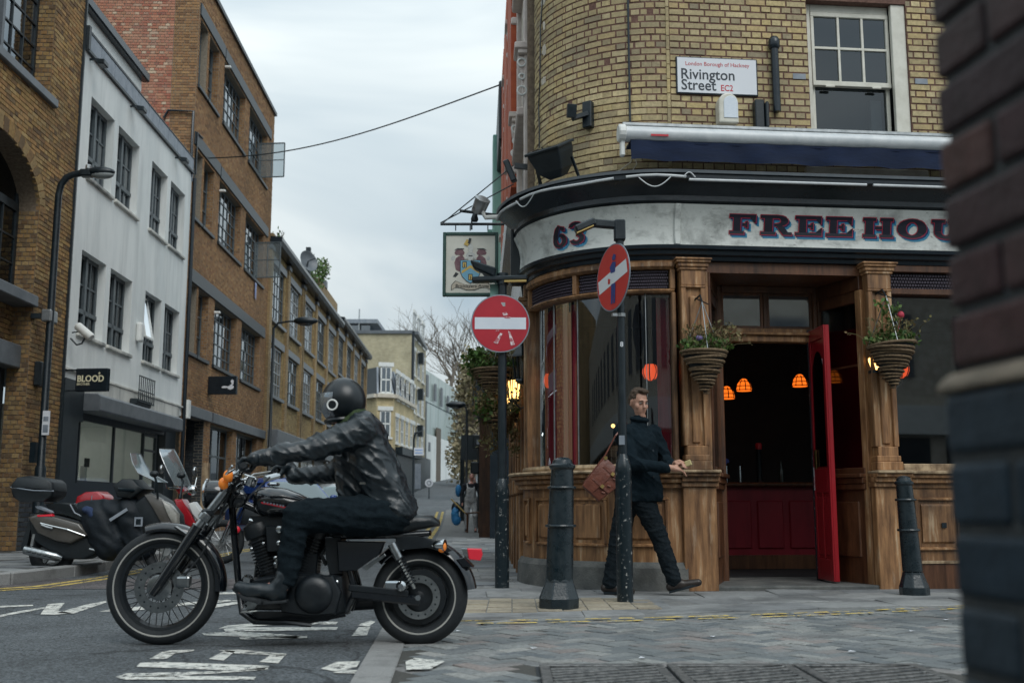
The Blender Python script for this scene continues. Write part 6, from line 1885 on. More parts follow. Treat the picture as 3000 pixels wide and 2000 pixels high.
tx=(PB(-1.0,.26,0)-PB(-1.3,.26,0)).normalized(); ou=V((tx.y,-tx.x,0))
def FL(a,b_,c):return o+tx*a+(ou*math.cos(.5)-V((0,0,1))*math.sin(.5))*b_+(ou*math.sin(.5)+V((0,0,1))*math.cos(.5))*c
b=MB(FL); b.loft([[(-.17,-.13,.16),(.26,-.13,.16),(.26,.13,.16),(-.17,.13,.16)],[(-.16,-.13,.10),(.25,-.13,.10),(.25,.13,.10),(-.16,.13,.10)],[(-.12,-.11,-.06),(.20,-.11,-.06),(.20,.11,-.06),(-.12,.11,-.06)],[(-.04,-.06,-.15),(.12,-.06,-.15),(.12,.06,-.15),(-.04,.06,-.15)]]); b.build('housing',M_DKMET,fl2,bevel=.012,seg=2)
b=MB(FL); b.box(-.19,.28,-.15,.15,.155,.185); b.build('rim',M_DKMET,fl2,bevel=.008)
b=MB(FL); b.box(-.16,.25,-.12,.12,.186,.19); b.build('lens',M_GLASSR,fl2)
b=MB(); b.beam(PB(-1.35,.2,4.14),FL(-.2,0,.02),.04,.012); b.beam(PB(-.9,.2,4.14),FL(.29,0,.02),.04,.012); b.build('yoke',M_BLACK,fl2)
f3=thing('floodlight','slim black floodlight on an arm at the side street stonework','lamp',(0,12.4,5.2))
p=at(1512,500,12.3)
b=MB(); b.beam(p+V((-.02,0,.06)),p+V((.16,0,.04)),.05,.06); b.build('arm',M_BLACK,f3)
b=MB(); b.beam(p+V((-.12,0,.12)),p+V((-.02,-.02,-.14)),.10,.07); b.build('head',M_BLACK,f3,bevel=.01)
ps=thing('pub_sign','hanging painted pub sign with a coat of arms in a dark green frame','pub sign',(-.5,13,3.3))
SY=13.0
sx0,sx1,sz0,sz1=-.815,-.21,3.40,4.125
g=MB()
for a,b_,c,d in((sx0-.04,sx0,sz0-.04,sz1+.04),(sx1,sx1+.04,sz0-.04,sz1+.04),(sx0,sx1,sz0-.04,sz0),(sx0,sx1,sz1,sz1+.04)):g.box(a,b_,SY-.035,SY+.035,c,d)
g.build('frame',mat('dark_green_paint',(.015,.055,.048),(.03,.085,.07),.45,scale=12),ps,bevel=.006)
g=MB(); g.box(sx0,sx1,SY-.02,SY+.02,sz0,sz1); g.build('board',mat('sign_cream',(.58,.57,.50),(.68,.67,.60),.5,scale=5),ps)
SU=lambda x,z:(sx0+(sx1-sx0)*x,sz0+(sz1-sz0)*z)
def spoly(pts,m,lay,name='emblem'):
 g=MB(); g.add([(SU(x,z)[0],SY-.0205-.0012*lay,SU(x,z)[1])for x,z in pts],[tuple(range(len(pts)))]); return g.build(name,m,ps,recalc=False)
A_PUR=mat('arms_purple',(.13,.055,.075),(.22,.12,.13),.5,scale=20); A_BLU=mat('arms_blue',(.16,.38,.52),rough=.5); A_GLD=mat('arms_gold',(.55,.38,.10),rough=.5); A_SIL=mat('arms_silver',(.40,.43,.43),(.62,.62,.58),.5,scale=25); A_INK=mat('arms_ink',(.02,.025,.03),rough=.5); A_RIB=mat('arms_ribbon',(.46,.41,.33),rough=.5)
for s_ in(1,-1):
 f=lambda pts:[(.5+s_*(x-.5),z)for x,z in pts]
 spoly(f([(.30,.36),(.20,.40),(.17,.52),(.20,.60),(.26,.64),(.33,.66),(.38,.60),(.36,.50),(.34,.42)]),A_PUR,1,'supporter')
 spoly(f([(.17,.69),(.20,.74),(.28,.755),(.34,.75),(.38,.70),(.36,.66),(.28,.655),(.20,.66)]),A_PUR,2,'supporter')
 spoly(f([(.16,.73),(.20,.745),(.36,.755),(.37,.77),(.24,.775),(.20,.76)]),A_INK,3,'supporter')
 spoly(f([(.10,.60),(.13,.65),(.19,.63),(.17,.57),(.12,.56)]),A_SIL,1,'supporter')
 spoly(f([(.14,.28),(.20,.36),(.26,.33),(.20,.27)]),A_INK,1,'supporter')
 spoly(f([(.38,.58),(.42,.68),(.47,.72),(.49,.60)]),A_SIL,4,'mantling')
sh_=[(.30,.56),(.70,.56),(.70,.36),(.66,.28),(.58,.21),(.5,.17),(.42,.21),(.34,.28),(.30,.36)]
spoly([(.5+(x-.5)*1.06,.37+(z-.37)*1.05)for x,z in sh_],A_INK,5,'shield'); spoly(sh_,A_BLU,6,'shield')
spoly([(.32,.33),(.5,.43),(.68,.33),(.68,.38),(.5,.48),(.32,.38)],A_GLD,7,'chevron')
for cx,cz in((.38,.485),(.62,.485),(.5,.27)):
 spoly([(cx-.045,cz-.05),(cx+.045,cz-.05),(cx+.045,cz+.055),(cx-.045,cz+.055)],A_INK,8,'tower'); spoly([(cx-.032,cz-.045),(cx+.032,cz-.045),(cx+.032,cz+.04),(cx-.032,cz+.04)],A_GLD,9,'tower'); spoly([(cx-.008,cz-.045),(cx+.008,cz-.045),(cx+.008,cz+.02),(cx-.008,cz+.02)],A_INK,10,'tower')
spoly([(.46,.56),(.44,.62),(.46,.70),(.54,.70),(.56,.62),(.54,.56)],A_SIL,8,'helm'); spoly([(.46,.63),(.54,.63),(.54,.65),(.46,.65)],A_INK,9,'helm')
spoly([(.47,.70),(.45,.80),(.50,.86),(.56,.80),(.54,.70)],A_SIL,7,'crest'); spoly([(.36,.84),(.42,.93),(.50,.90),(.44,.81)],A_GLD,8,'crest'); spoly([(.44,.86),(.47,.955),(.52,.94),(.49,.85)],A_INK,9,'crest')
rb=[(.12,.13),(.2,.20),(.3,.17),(.42,.135),(.58,.135),(.7,.17),(.8,.20),(.90,.13),(.90,.06),(.8,.10),(.7,.09),(.58,.055),(.42,.055),(.3,.09),(.2,.10),(.12,.05)]
spoly([(.5+(x-.5)*1.03,.12+(z-.12)*1.15)for x,z in rb],A_INK,5,'ribbon')
for k in range(7):spoly([rb[k],rb[k+1],rb[14-k],rb[15-k]],A_RIB,6+.1*k,'ribbon')
text_on('Bricklayers Arms',.055,A_INK,ps,(SU(.19,.115)[0],SY-.033,SU(.19,.095)[1]),(1,0,0),(0,0,1),wfit=.41,extrude=.0004,shear=.15)
g=MB(); wl_x=-.0
g.tube([(-.89,SY,4.275),(.06,SY,4.275)],.018,8); g.build('arm',M_BLACK,ps)
for a,z in((-.89,4.9),(-.86,5.15)):
 g=MB(); g.tube([(a,SY,4.29),(.02,SY+.3,z-.02)],.008,5); g.build('stay',M_BLACK,ps)
for x in(-.70,-.52,-.30):
 g=MB(); g.tube([(x,SY,4.275),(x,SY,4.19)],.007,5); g.build('hanger',M_BLACK,ps)
g=MB(); g.tube([(-.50,SY-.02,4.2),(-.50,SY-.02,4.34),(-.47,SY-.02,4.42)],.012,6); g.lathe([(.03,0),(.045,.03),(.03,.09),(.015,.14)],10,(-.46,SY-.02,4.30)); g.build('spot_lamp',M_DKMET,ps,smooth=True)
dc=thing('security_camera','grey dome camera on a white bracket above the pub sign','camera',(-.3,12.8,4.4))
p=at(1408,600,12.8)
g=MB(); g.lathe([(.02,-.13),(.085,-.10),(.095,.06),(.10,.08),(.06,.10)],14,p,(.35,-.5,.75)); g.build('dome_housing',M_STEEL,dc,smooth=True)
g=MB(); g.ball(p+V((-.02,.02,-.03)),.085); g.build('dome',M_GLASSR,dc,smooth=True)
g=MB(); g.tube([p+V((.02,0,-.08)),p+V((.06,0,-.16)),p+V((.34,.0,-.15))],.03,8); g.build('bracket',M_WHITE,dc,smooth=True)
b=MB(); q=at(1450,622,13.4); b.tube([q+V((-.45,0,.02)),q+V((.1,.1,-.02))],.02,6); b.build('thin_pipe',M_BLACK,None,label='thin black pipe end sticking out beside the pub sign',cat='pipe')
# ---- hanging baskets
def cone_basket(c,r,h,label,seed,nleaf,ndry,hook,tilt=0):
 rg=random.Random(seed)
 o=thing('hanging_basket',label,'hanging basket',c,'wicker hanging baskets of the pub')
 b=MB()
 b.lathe([(.012,-h),(r*.3,-h*.72),(r*.62,-h*.4),(r*.94,0),(r*.90,0),(.02,-h*.1)],18,c); b.build('liner',M_DARKIN,o)
 k=14
 for i in range(k):
  f=i/(k-1)
  rr=.02+(r-.02)*(1-f)**.85
  b=MB(); b.ring(V(c)+V((rg.uniform(-.009,.009),rg.uniform(-.009,.009),-h*f)),rr,.0145-.004*f,(rg.uniform(-.07,.07),rg.uniform(-.05,.05),1),20,6); b.build('wicker_round',M_WICKER,o,smooth=True)
 for i in range(3):
  a=2*PI*i/3+.5
  b=MB(); b.tube([V(c)+V((r*.95*math.cos(a),r*.95*math.sin(a),0)),V(hook)],.005,5); b.build('chain',M_STEEL,o)
 b=MB(); leaf_cards(b,V(c)+V((0,0,.05)),(r*1.15,r*1.0,.10),int(nleaf*2.6),.05,rg,.8); b.build('foliage',M_LEAF,o,recalc=False)
 b=MB()
 for _ in range(int(ndry*1.8)):
  p=V(c)+V((rg.uniform(-r,r)*.8,rg.uniform(-r,r)*.8,.02))
  d=V((rg.gauss(.06,.12),rg.gauss(0,.1),rg.uniform(.08,.24)))
  b.tube([p,p+d*.6+V((0,0,.03)),p+d],.003,3,cap=False)
  leaf_cards(b,p+d,(.03,.03,.03),3,.035,rg)
 b.build('dry_stem',M_DRYLEAF,o,recalc=False)
 b=MB(); b.tube([hook,V(hook)+V((0,.1,.09)),V(hook)+V((-.05,.25,.05))],.009,6); b.tube([V(hook)+V((-.06,.3,.12)),V(hook)+V((.05,-.05,-.03))],.007,5); b.build('hook',M_BLACK,o)
 return o
c1=PF(.185,.30,2.30)
hb=cone_basket(c1,.225,.40,'conical wicker basket of dry stems hanging left of the open door',21,170,60,c1+V((-.01,0,.50)))
b=MB(); b.ball(c1+V((-.07,-.14,.12)),(.035,.03,.03),8,6); b.build('flower',mat('violet_petal',(.16,.12,.28)),hb,smooth=True)
c2=PF(2.10,.28,2.40)
hb=cone_basket(c2,.235,.42,'conical wicker basket with a red flower hanging right of the open door',22,120,30,c2+V((-.02,0,.50)))
b=MB(); rg=random.Random(5)
for _ in range(6):
 p=c2+V((rg.uniform(-.2,.12),rg.uniform(-.1,.1),.03)); q=p+V((rg.uniform(-.1,.1),0,rg.uniform(.15,.38))); b.tube([p,q],.004,4); leaf_cards(b,q,(.07,.05,.06),12,.055,rg)
b.build('tall_stem',M_LEAF,hb,recalc=False)
b=MB(); q=c2+V((.10,-.05,.30)); b.ball(q,(.035,.03,.04),8,6); b.tube([q,c2+V((.05,0,.02))],.004,4); b.build('flower',mat('red_petal',(.45,.03,.06)),hb,smooth=True)
for(px,py,Y,r,l,s_)in((1446,1085,12.9,.27,'big leafy wicker basket beside the left sign post',31),(1466,1215,13.9,.24,'lower leafy wicker basket behind the left sign post',32)):
 c=at(px,py,Y)
 hb=cone_basket(c,r,r*1.3,l,s_,240,60,c+V((.12,.05,.62)))
 b=MB(); rg=random.Random(s_+9); leaf_cards(b,c+V((-r*.55,-.05,.08)),(.22,.2,.2),420,.075,rg); b.build('trailing_foliage',M_LEAF,hb,recalc=False)
 b=MB()
 for _ in range(46):
  p=c+V((rg.uniform(-r,r),rg.uniform(-.2,.1),.0)); q=p+V((rg.gauss(0,.06),rg.gauss(0,.05),-rg.uniform(.1,.5)))
  b.tube([p,q],.004,3,cap=False); leaf_cards(b,q,(.05,.05,.08),8,.05,rg)
 b.build('trailing_stem',M_DRYLEAF,hb,recalc=False)
def lantern(p,s,label,lit=True):
 o=thing('wall_lantern',label,'lantern',p,'lanterns on the pub side wall')
 p=V(p)
 b=MB(); b.lathe([(.06*s,0),(.085*s,.22*s)],6,p); b.build('glass',M_WARM if lit else M_GLASS,o)
 b=MB(); b.lathe([(.105*s,.22*s),(.10*s,.24*s),(.05*s,.32*s),(.02*s,.34*s),(.02*s,.38*s)],6,p); b.lathe([(.03*s,-.05*s),(.075*s,-.02*s),(.065*s,.0)],6,p)
 for k in range(6):
  a=2*PI*k/6
  b.tube([p+V((.062*s*math.cos(a),.062*s*math.sin(a),0)),p+V((.088*s*math.cos(a),.088*s*math.sin(a),.22*s))],.008*s,4)
 b.build('cage',M_BLACK,o)
 b=MB(); b.tube([p+V((0,0,-.04*s)),p+V((.08*s,0,-.12*s)),p+V((.25*s,.02,-.02*s))],.012*s,6); b.build('arm',M_BLACK,o)
lantern(at(1528,1110,12.25),1.15,'large unlit dark lantern at the corner post of the pub',False)
for i,(px,py,Y)in enumerate(((1506,1168,12.9),(1493,1210,14.2),(1486,1246,15.6))):lantern(at(px,py,Y),1.0,['nearest lit lantern below the big dark one','middle lit lantern of the three along the pub side','lowest and smallest lit lantern along the pub side'][i])
b2_=thing('wall_lantern','small lit wall lamp half hidden behind the right hanging basket','lantern',PF(2.0,.1,2.1))
q=at(2562,1065,10.85)
b=MB(); b.lathe([(.05,0),(.06,.12),(.03,.17)],10,q-V((0,0,.07))); b.build('glass',M_WARM,b2_,smooth=True)
b=MB(); b.lathe([(.065,-.1),(.065,-.07)],10,q); b.build('base',M_BLACK,b2_)
b=MB(); q=at(1796,1247,11.6); b.ball(q,.022); b.build('window_bulb',M_WARM,None,smooth=True,label='tiny lit bulb inside the bow window behind the man',cat='bulb')
# ---- sign posts, bollards
def post_shaft(o,x,y,r0,zb,r1,zt,m1,m2,collar=True):
 b=MB(); b.lathe([(r0,.0),(r0,zb-.10),(r0*1.03,zb-.08),(r0*.9,zb-.02),(r1*1.25,zb+.03),(r1,zb+.06)],18,(x,y,0)); b.build('base_shaft',m1,o,smooth=35)
 b=MB(); b.lathe([(r1,zb+.03),(r1,zt)],14,(x,y,0)); b.build('upper_shaft',m2,o,smooth=35)
sp1=thing('sign_post','black sign post with the round red no entry disc left of the pub','sign post',(-.1,11.04,0))
x,y=-.10,11.04
post_shaft(sp1,x,y,.073,1.03,.045,3.13,M_BLACKW,M_BLACK)
def disc(o,c,nrm,r,m_face,m_bar,tilt=0.0,barz=0.0,bh=.075,bw=.265):
 nrm=V(nrm).normalized()
 xd=V((0,0,1)).cross(nrm).normalized(); up=nrm.cross(xd)
 b=MB(); b.lathe([(r,-.006),(r,.002)],44,c,nrm); b.build('disc_rim',M_LEAD,o)
 b=MB(); b.lathe([(r-.012,.002),(r-.012,.0045)],44,c,nrm); b.build('disc_face',m_face,o)
 ct,st=math.cos(tilt),math.sin(tilt)
 def DP(a,z,l=.0062):return c+xd*(a*ct-z*st)+up*(a*st+z*ct+barz)+nrm*l
 b=MB(); b.add([DP(-bw,-bh),DP(bw,-bh),DP(bw,bh),DP(-bw,bh)],[(0,1,2,3)]); b.build('white_bar',m_bar,o,recalc=False)
 return lambda a,z,l=.008:c+xd*a+up*z+nrm*l
c=V((-.12,10.97,2.68))
DPf=disc(sp1,c,(.035,-1,.02),.305,M_NOENT,mat('bar_white',(.62,.67,.74),(.68,.72,.78),.4,scale=6),bh=.062)
for poly in([(.02,.11),(.06,.12),(.08,.09),(.03,.08)],[(.05,.075),(.11,.065),(.10,.05),(.04,.055)],[(.00,-.10),(.02,-.11),(-.03,-.22),(-.07,-.20)],[(.08,-.08),(.10,-.09),(.15,-.22),(.11,-.24)],[(-.04,-.07),(-.01,-.065),(-.015,-.085),(-.05,-.085)]):
 b=MB(); b.add([DPf(x_,z_)for x_,z_ in poly],[tuple(range(len(poly)))]); b.build('scrape',M_SCUFF,sp1,recalc=False)
b=MB(); b.box(x-.03,x+.03,y-.07,y-.03,2.44,2.48); b.box(x-.03,x+.03,y-.07,y-.03,2.86,2.90); b.build('clamp',M_STEEL,sp1)
g=MB(); g.beam((x-.32,y,3.15),(x+.26,y,3.17),.14,.05); g.build('lamp_arm',M_BLACK,sp1,bevel=.012)
g=MB(); g.loft([[(x-.34,y-.07,3.36),(x-.06,y-.07,3.27),(x-.06,y+.07,3.27),(x-.34,y+.07,3.36)],[(x-.30,y-.06,3.27),(x-.08,y-.06,3.17),(x-.08,y+.06,3.17),(x-.30,y+.06,3.27)]]); g.build('lamp_head',M_BLACK,sp1,bevel=.015)
g=MB(); g.beam((x+.02,y-.05,3.125),(x+.25,y-.05,3.13),.05,.02); g.build('lamp_lens',M_BRASS,sp1)
g=MB(); g.lathe([(.06,3.10),(.06,3.22)],12,(x,y,0)); g.build('post_cap',M_BLACK,sp1)
g=MB(); g.box(x-.13,x+.02,y+.06,y+.10,2.98,3.12); g.build('second_plate',M_VERDI,sp1)
sp2=thing('sign_post','chipped black sign post in front of the bow window with a tilted-bar disc','sign post',(.97,9.39,0))
x,y=.965,9.39
post_shaft(sp2,x,y,.070,1.20,.036,3.27,M_BLACKW,M_BLACK)
c=V((.895,9.33,2.815))
DPf=disc(sp2,c,(-.92,-.39,.03),.305,M_NOENT2,mat('bar_offwhite',(.70,.72,.74),rough=.4),tilt=.22,bh=.062)
A_FIG=mat('sticker_blue',(.025,.05,.20),rough=.5)
for poly in([(-.02,-.06),(.06,-.06),(.055,-.24),(.025,-.24),(.02,-.10),(.01,-.24),(-.02,-.24)],[(-.03,.04),(.05,.04),(.06,.13),(.0,.14),(-.05,.10)],[(.0,.15),(.05,.15),(.06,.19),(.02,.21),(-.01,.18)]):
 b=MB(); b.add([DPf(a,z)for a,z in poly],[tuple(range(len(poly)))]); b.build('sticker_figure',A_FIG,sp2,recalc=False)
b=MB(); b.add([DPf(a,z,.0085)for a,z in((-.08,-.05),(-.04,-.05),(-.04,-.01),(-.08,.0))],[(0,1,2,3)]); b.build('sticker_spot',M_NOENT2,sp2,recalc=False)
for z in(2.47,3.0):
 b=MB(); b.lathe([(.043,0),(.043,.03)],12,(x,y,z)); b.beam((x,y,z+.015),(x-.08,y-.03,z+.015),.03,.025); b.build('clamp',M_STEEL,sp2)
g=MB(); g.beam((x+.03,y,3.30),(x-.26,y-.02,3.32),.07,.07); g.build('lamp_arm',M_BLACK,sp2,bevel=.012)
g=MB(); g.box(x-.05,x+.05,y-.05,y+.05,3.16,3.35); g.build('junction_box',M_BLACK,sp2,bevel=.012)
g=MB(); g.beam((x-.22,y-.02,3.33),(x-.40,y-.03,3.25),.12,.07); lh=g.build('lamp_head',M_BLACK,sp2,bevel=.015)
g=MB(); g.beam((x-.24,y-.03,3.285),(x-.39,y-.04,3.215),.09,.01); g.build('lamp_lens',M_BRASS,lh)
text_on('8',.06,M_SIGNW,sp2,(x-.015,y-.038,2.20),(1,0,0),(0,0,1),extrude=.0005,bold=.001)
b=MB(); b.box(x-.035,x+.012,y-.045,y-.02,1.34,1.42); b.build('torn_sticker',M_LEAD,sp2)
def bollard(x,y,s,label,h=1.21,lean=0.0):
 o=thing('bollard',label,'bollard',(x,y,0),'black iron bollards on the pub corner')
 H=h
 def T(mb):
  mb.fm=lambda a,b_,c:V((x+a+lean*c,y+b_,c)); return mb
 b=T(MB())
 n=8
 secs=[]
 for r,z in((.165,0),(.165,.085),(.155,.11),(.118,.21),(.112,.24)):
  secs.append([(r*s*math.cos(2*PI*(k+.5)/n)/math.cos(PI/n)*(.96),r*s*math.sin(2*PI*(k+.5)/n)/math.cos(PI/n)*.96,z*H/1.21)for k in range(n)])
 b.loft(secs); b.build('octagonal_foot',M_IRON,o,bevel=.008)
 b=T(MB()); b.lathe([(.112*s,.22),(.105*s,H*.55),(.098*s,H*.80),(.090*s,H*.93)],24); b.build('shaft',M_IRON,o,smooth=35)
 for z,r in((H*.545,.116),(H*.80,.108)):
  b=T(MB()); b.ring((0,0,z),r*s,.012,(0,0,1),28,8); b.build('band',M_IRON,o,smooth=True)
 b=T(MB()); b.lathe([(.092*s,H*.92),(.108*s,H*.935),(.108*s,H*.95),(.085*s,H*.962),(.078*s,H*.985),(.05*s,H*1.0),(.02*s,H*1.005)],24); b.build('cap',M_IRON,o,smooth=35)
 return o
bollard(.375,8.87,1.0,'big cast iron bollard standing nearest the camera by the buff tiles',1.205,.033)
bollard(3.715,10.15,.80,'slimmer leaning bollard in front of the right pub window',1.09,-.045)
# ---- the tall street lamp by the warehouse
slp=thing('street_lamp','tall black street lamp with a bent arm before the brick warehouse','street lamp',(-7.45,17.0,.12),None)
bx=at(117,1400,17.0).x
b=MB(); b.lathe([(.085,.12),(.085,1.4),(.06,1.45),(.055,5.5)],12,(bx,17,0)); b.build('column',M_BLACK,slp,smooth=35)
tp=[(bx,17,5.4),(bx,17,5.82),(bx+.03,17,6.0),(bx+.11,17,6.12),(bx+.22,17,6.17),(bx+.38,17,6.20)]
b=MB(); b.tube(tp,.055,10); b.build('arm',M_BLACK,slp,smooth=True)
lc=V((bx+.36,17,6.20))
b=MB(); b.loft([[lc+V((a,w,z))for w,z in((-.08,-.07),(.08,-.07),(.08,.05),(-.08,.05))]for a in(-.02,.17)]); b.build('gear_box',M_BLACK,slp,bevel=.02)
b=MB(); b.ball(lc+V((.31,0,.015)),(.235,.11,.085),16,8); b.build('canopy',M_BLACK,slp,smooth=True)
b=MB(); b.ball(lc+V((.33,0,-.025)),(.20,.095,.08),16,8); b.build('bowl',mat('lamp_bowl',(.30,.33,.33),rough=.2),slp,smooth=True)
b=MB(); b.lathe([(.05,0),(.05,.05),(.03,.07)],8,lc+V((.10,0,.07))); b.build('sensor',M_STEEL,slp)
b=MB(); q=at(133,1238,16.9); b.box(q.x-.05,q.x+.06,16.9,16.92,q.z-.19,q.z+.19); b.build('notice_plate',M_SIGNW,slp)
b=MB(); b.box(q.x-.035,q.x+.045,16.895,16.9,q.z-.15,q.z-.03); b.box(q.x-.035,q.x+.045,16.895,16.9,q.z+.03,q.z+.1); b.build('notice_print',M_LEAD,slp)
b=MB(); b.box(bx-.17,bx-.08,16.95,17.05,q.z-.62,q.z-.30); b.build('door_box',M_BLACK,slp)
# ---- the blurred brick wall corner right beside the camera
nw=thing('brick_wall','dark purple and blue brick wall corner very close on the right','wall',(.62,1.3,0))
WD=V((-.156,1,0)).normalized(); WNn=V((-WD.y,WD.x,0))
def NW(u,w,z):return V((.558,1.34,0))-WD*u+WNn*w+V((0,0,z))
NO=lambda z:0
g=MB(NW); g.box(.012,3.0,-.30,-.004,0,2.4); g.build('core',M_PNTM,nw)
g=MB(NW); g.box(-.004,3.0,-.30,.011,0,.955); g.build('plinth_core',M_PNTM,nw)
def near_brick(u0,u1,z0,z1,w,m,r=.010,name='brick'):
 b=MB(NW); b.box(u0+.005,u1-.005,w-.10,w,z0+.006,z1-.006)
 o=b.build(name,m,nw,bevel=r,seg=3)
 return o
cz=.082
for r in range(22):
 z0=.985+r*cz*.92
 u=-.005 if r%2 else-.005
 first=.115 if r%2 else .225
 w=.004
 while u<1.1:
  near_brick(u+(rnd.uniform(-.003,.003)),u+first,z0,z0+cz*.92,w+rnd.uniform(-.0012,.0012),B_PURPLE,.007)
  u+=first; first=.225
for r in range(11):
 z0=.962-(r+1)*.0855
 u=-.010
 first=.13 if r%2 else .24
 while u<1.1:
  near_brick(u,u+first,z0,z0+.0855,.018+rnd.uniform(-.0012,.0012),B_BLUE,.010)
  u+=first; first=.235
g=MB(NW); g.sweep([(-.1,.958),(.020,.958),(.021,.966),(.012,.976),(.0,.985),(-.1,.985)],[-.016,1.3]); g.build('coping_stone',M_WOODP if False else mat('sandstone',(.15,.125,.095),(.27,.22,.165),.9,scale=20,bump=.4),nw,bevel=.012,seg=3)
# ---- a plain terrace behind the camera, seen only in the panes
ob_=thing('opposite_terrace','dark terrace across the road mirrored in the pub windows','building',(3,-10,0))
g=MB(); g.box(-45,22,-18,-9.5,0,9.0); g.build('wall',M_CREAM,ob_)
g=MB(); g.box(-44,22,-9.5,-9.2,3.0,3.9); g.build('fascia',M_WHITE,ob_)
g=MB(); g.box(-50,-45,-18,13,0,12); g.build('sky_screen',F_YEL,ob_)  # unseen wall, added to keep bright sky out of the bow glass
for k in range(-12,8):
 g=MB(); g.box(-2.5+k*3,-1.0+k*3,-9.5,-9.44,4.8,6.8); g.build('window',M_GREYMET,ob_)
 g=MB(); g.box(-3.0+k*3,-.6+k*3,-9.5,-9.43,.5,2.9); g.build('shop_window',M_NAVY,ob_)
# ---------------------------------------------------------------- the passing motorcycle
BY=6.62
def K(x,y,l=0.0):
 """Point on the machine: x, y on its side view, l towards the camera from its centre plane."""
 p=at(250+.5739*x,1050+.5739*y,BY)
 return V((p.x,BY-l,p.z))
def K2(pts):return[(K(x,y).x,K(x,y).z)for x,y in pts]
M_GLOSS=mat('gloss_black_lacquer',(.004,.006,.009),rough=.14,coat=.6,spec=.6)
M_SATIN=mat('satin_black_engine',(.005,.008,.011),(.010,.014,.018),.38,scale=25,bump=.05,spec=.5)
M_LEATHER=mat('black_leather',(.005,.010,.014),(.011,.019,.025),.30,scale=14,rough2=.46,bump=.12,bscale=24,spec=.6)
M_SEATL=mat('seat_leather',(.005,.009,.012),(.010,.015,.018),.36,scale=14,bump=.15,bscale=60,spec=.5)
M_JEANS=mat('black_denim',(.006,.011,.015),(.010,.017,.022),.9,scale=30,bump=.25,bscale=90,spec=.12)
M_WALL=mat('whitewall_rubber',(.30,.30,.28),(.42,.41,.38),.7,scale=9)
M_ORANGE=glowmat('orange_indicator',(1,.28,.03),.1,(.75,.22,.03))
M_REDL=glowmat('red_tail_lens',(1,.03,.05),.08,(.55,.02,.04))
M_HELM=mat('matt_black_helmet',(.005,.009,.012),rough=.33,spec=.55)
bike=thing('motorcycle','black cruiser motorcycle with whitewall front tyre ridden across the junction','motorcycle',(-1.32,BY,0))
def wheel(c,ro,rt,label,spokes=0,wall=None,rim=.235,nm='wheel',parent=None,halfw=None):
 parent=parent or bike
 hw=halfw or rt
 b=MB(); prof=[]
 for i in range(16):
  a=2*PI*i/16
  prof.append((ro-rt+rt*math.cos(a)*(1 if math.cos(a)>0 else .95),hw*math.sin(a)))
 n=56
 secs=[]
 for k in range(n):
  t=2*PI*k/n
  secs.append([V((c.x+r*math.cos(t),c.y+y,c.z+r*math.sin(t)))for r,y in prof])
 secs.append(secs[0])
 b.loft(secs,cap=False)
 w=b.build(nm,M_RUBBER,parent,smooth=60)
 if wall:
  for s_ in(-1,1):
   b=MB(); b.ring(c+V((0,s_*hw*.93,0)),wall,.0075,(0,1,0),56,6,sq=.5); b.build('whitewall',M_WALL,w,smooth=True)
 b=MB(); b.lathe([(rim,-.03),(rim+.02,-.034),(rim+.02,.034),(rim,.03),(rim-.012,.0),(rim,-.03)],56,c,(0,1,0),cap=False); b.build('rim',M_SATIN,w,smooth=35)
 b=MB(); b.lathe([(.02,-.07),(.045,-.06),(.05,-.035),(.03,-.02),(.03,.02),(.05,.035),(.045,.06),(.02,.07)],20,c,(0,1,0)); b.build('hub',M_SATIN,w,smooth=35)
 if spokes:
  for k in range(spokes):
   a=2*PI*k/spokes
   s_=1 if k%2 else-1
   d=(.55 if(k//2)%2 else-.55)
   b=MB(); b.tube([c+V((.045*math.cos(a+d*1.6),.045*s_,.045*math.sin(a+d*1.6))),c+V((rim*math.cos(a),.008*s_,rim*math.sin(a)))],.0028,5)
   b.build('spoke',M_SATIN,w)
 return w
cf=K(398,1180); cf.z=.338
wf=wheel(cf,.341,.050,'',40,.287,.238)
cr=K(1708,1222); cr.z=.283
wr_=wheel(cr,.288,.062,'',0,.217,.165,halfw=.066)
b=MB(); b.lathe([(.05,.0),(.16,.012),(.16,.02),(.05,.03)],40,cr+V((0,-.035,0)),(0,-1,0)); b.build('wheel_disc',M_SATIN,wr_,smooth=35)
for k in range(9):
 a=2*PI*k/9
 b=MB(); b.beam(cr+V((.05*math.cos(a),-.05,.05*math.sin(a))),cr+V((.165*math.cos(a),-.046,.165*math.sin(a))),.03,.02,up=(0,1,0)); b.build('cast_spoke',M_SATIN,wr_,bevel=.004)
def brake_disc(c,r0,r1,y,par):
 b=MB(); b.lathe([(r0,0),(r1,0),(r1,.006),(r0,.006),(r0,0)],44,c+V((0,-y,0)),(0,-1,0),cap=False); d=b.build('brake_disc',M_DCHROME,par,smooth=30)
 for k in range(16):
  a=2*PI*k/16
  p=c+V(((r0+r1)/2*math.cos(a),-y-.0065,(r0+r1)/2*math.sin(a)))
  b=MB(); b.lathe([(.006,0),(.006,.001)],8,p,(0,-1,0)); b.build('disc_hole',M_BLACK,d)
brake_disc(cf,.088,.148,.075,wf)
brake_disc(cr,.085,.128,.085,wr_)
b=MB(); b.lathe([(.03,.05),(.06,.055),(.075,.08),(.06,.085),(.02,.085)],24,cf,(0,-1,0)); b.build('disc_carrier',M_DCHROME,wf,smooth=30)
b=MB(); b.box(cf.x+.10,cf.x+.19,cf.y-.115,cf.y-.055,cf.z+.00,cf.z+.07); b.build('brake_caliper',M_DCHROME,bike,bevel=.015,seg=2)
b=MB(); b.box(cr.x-.20,cr.x-.10,cr.y-.125,cr.y-.06,cr.z+.03,cr.z+.10); b.build('brake_caliper',M_CHROME,bike,bevel=.015,seg=2)
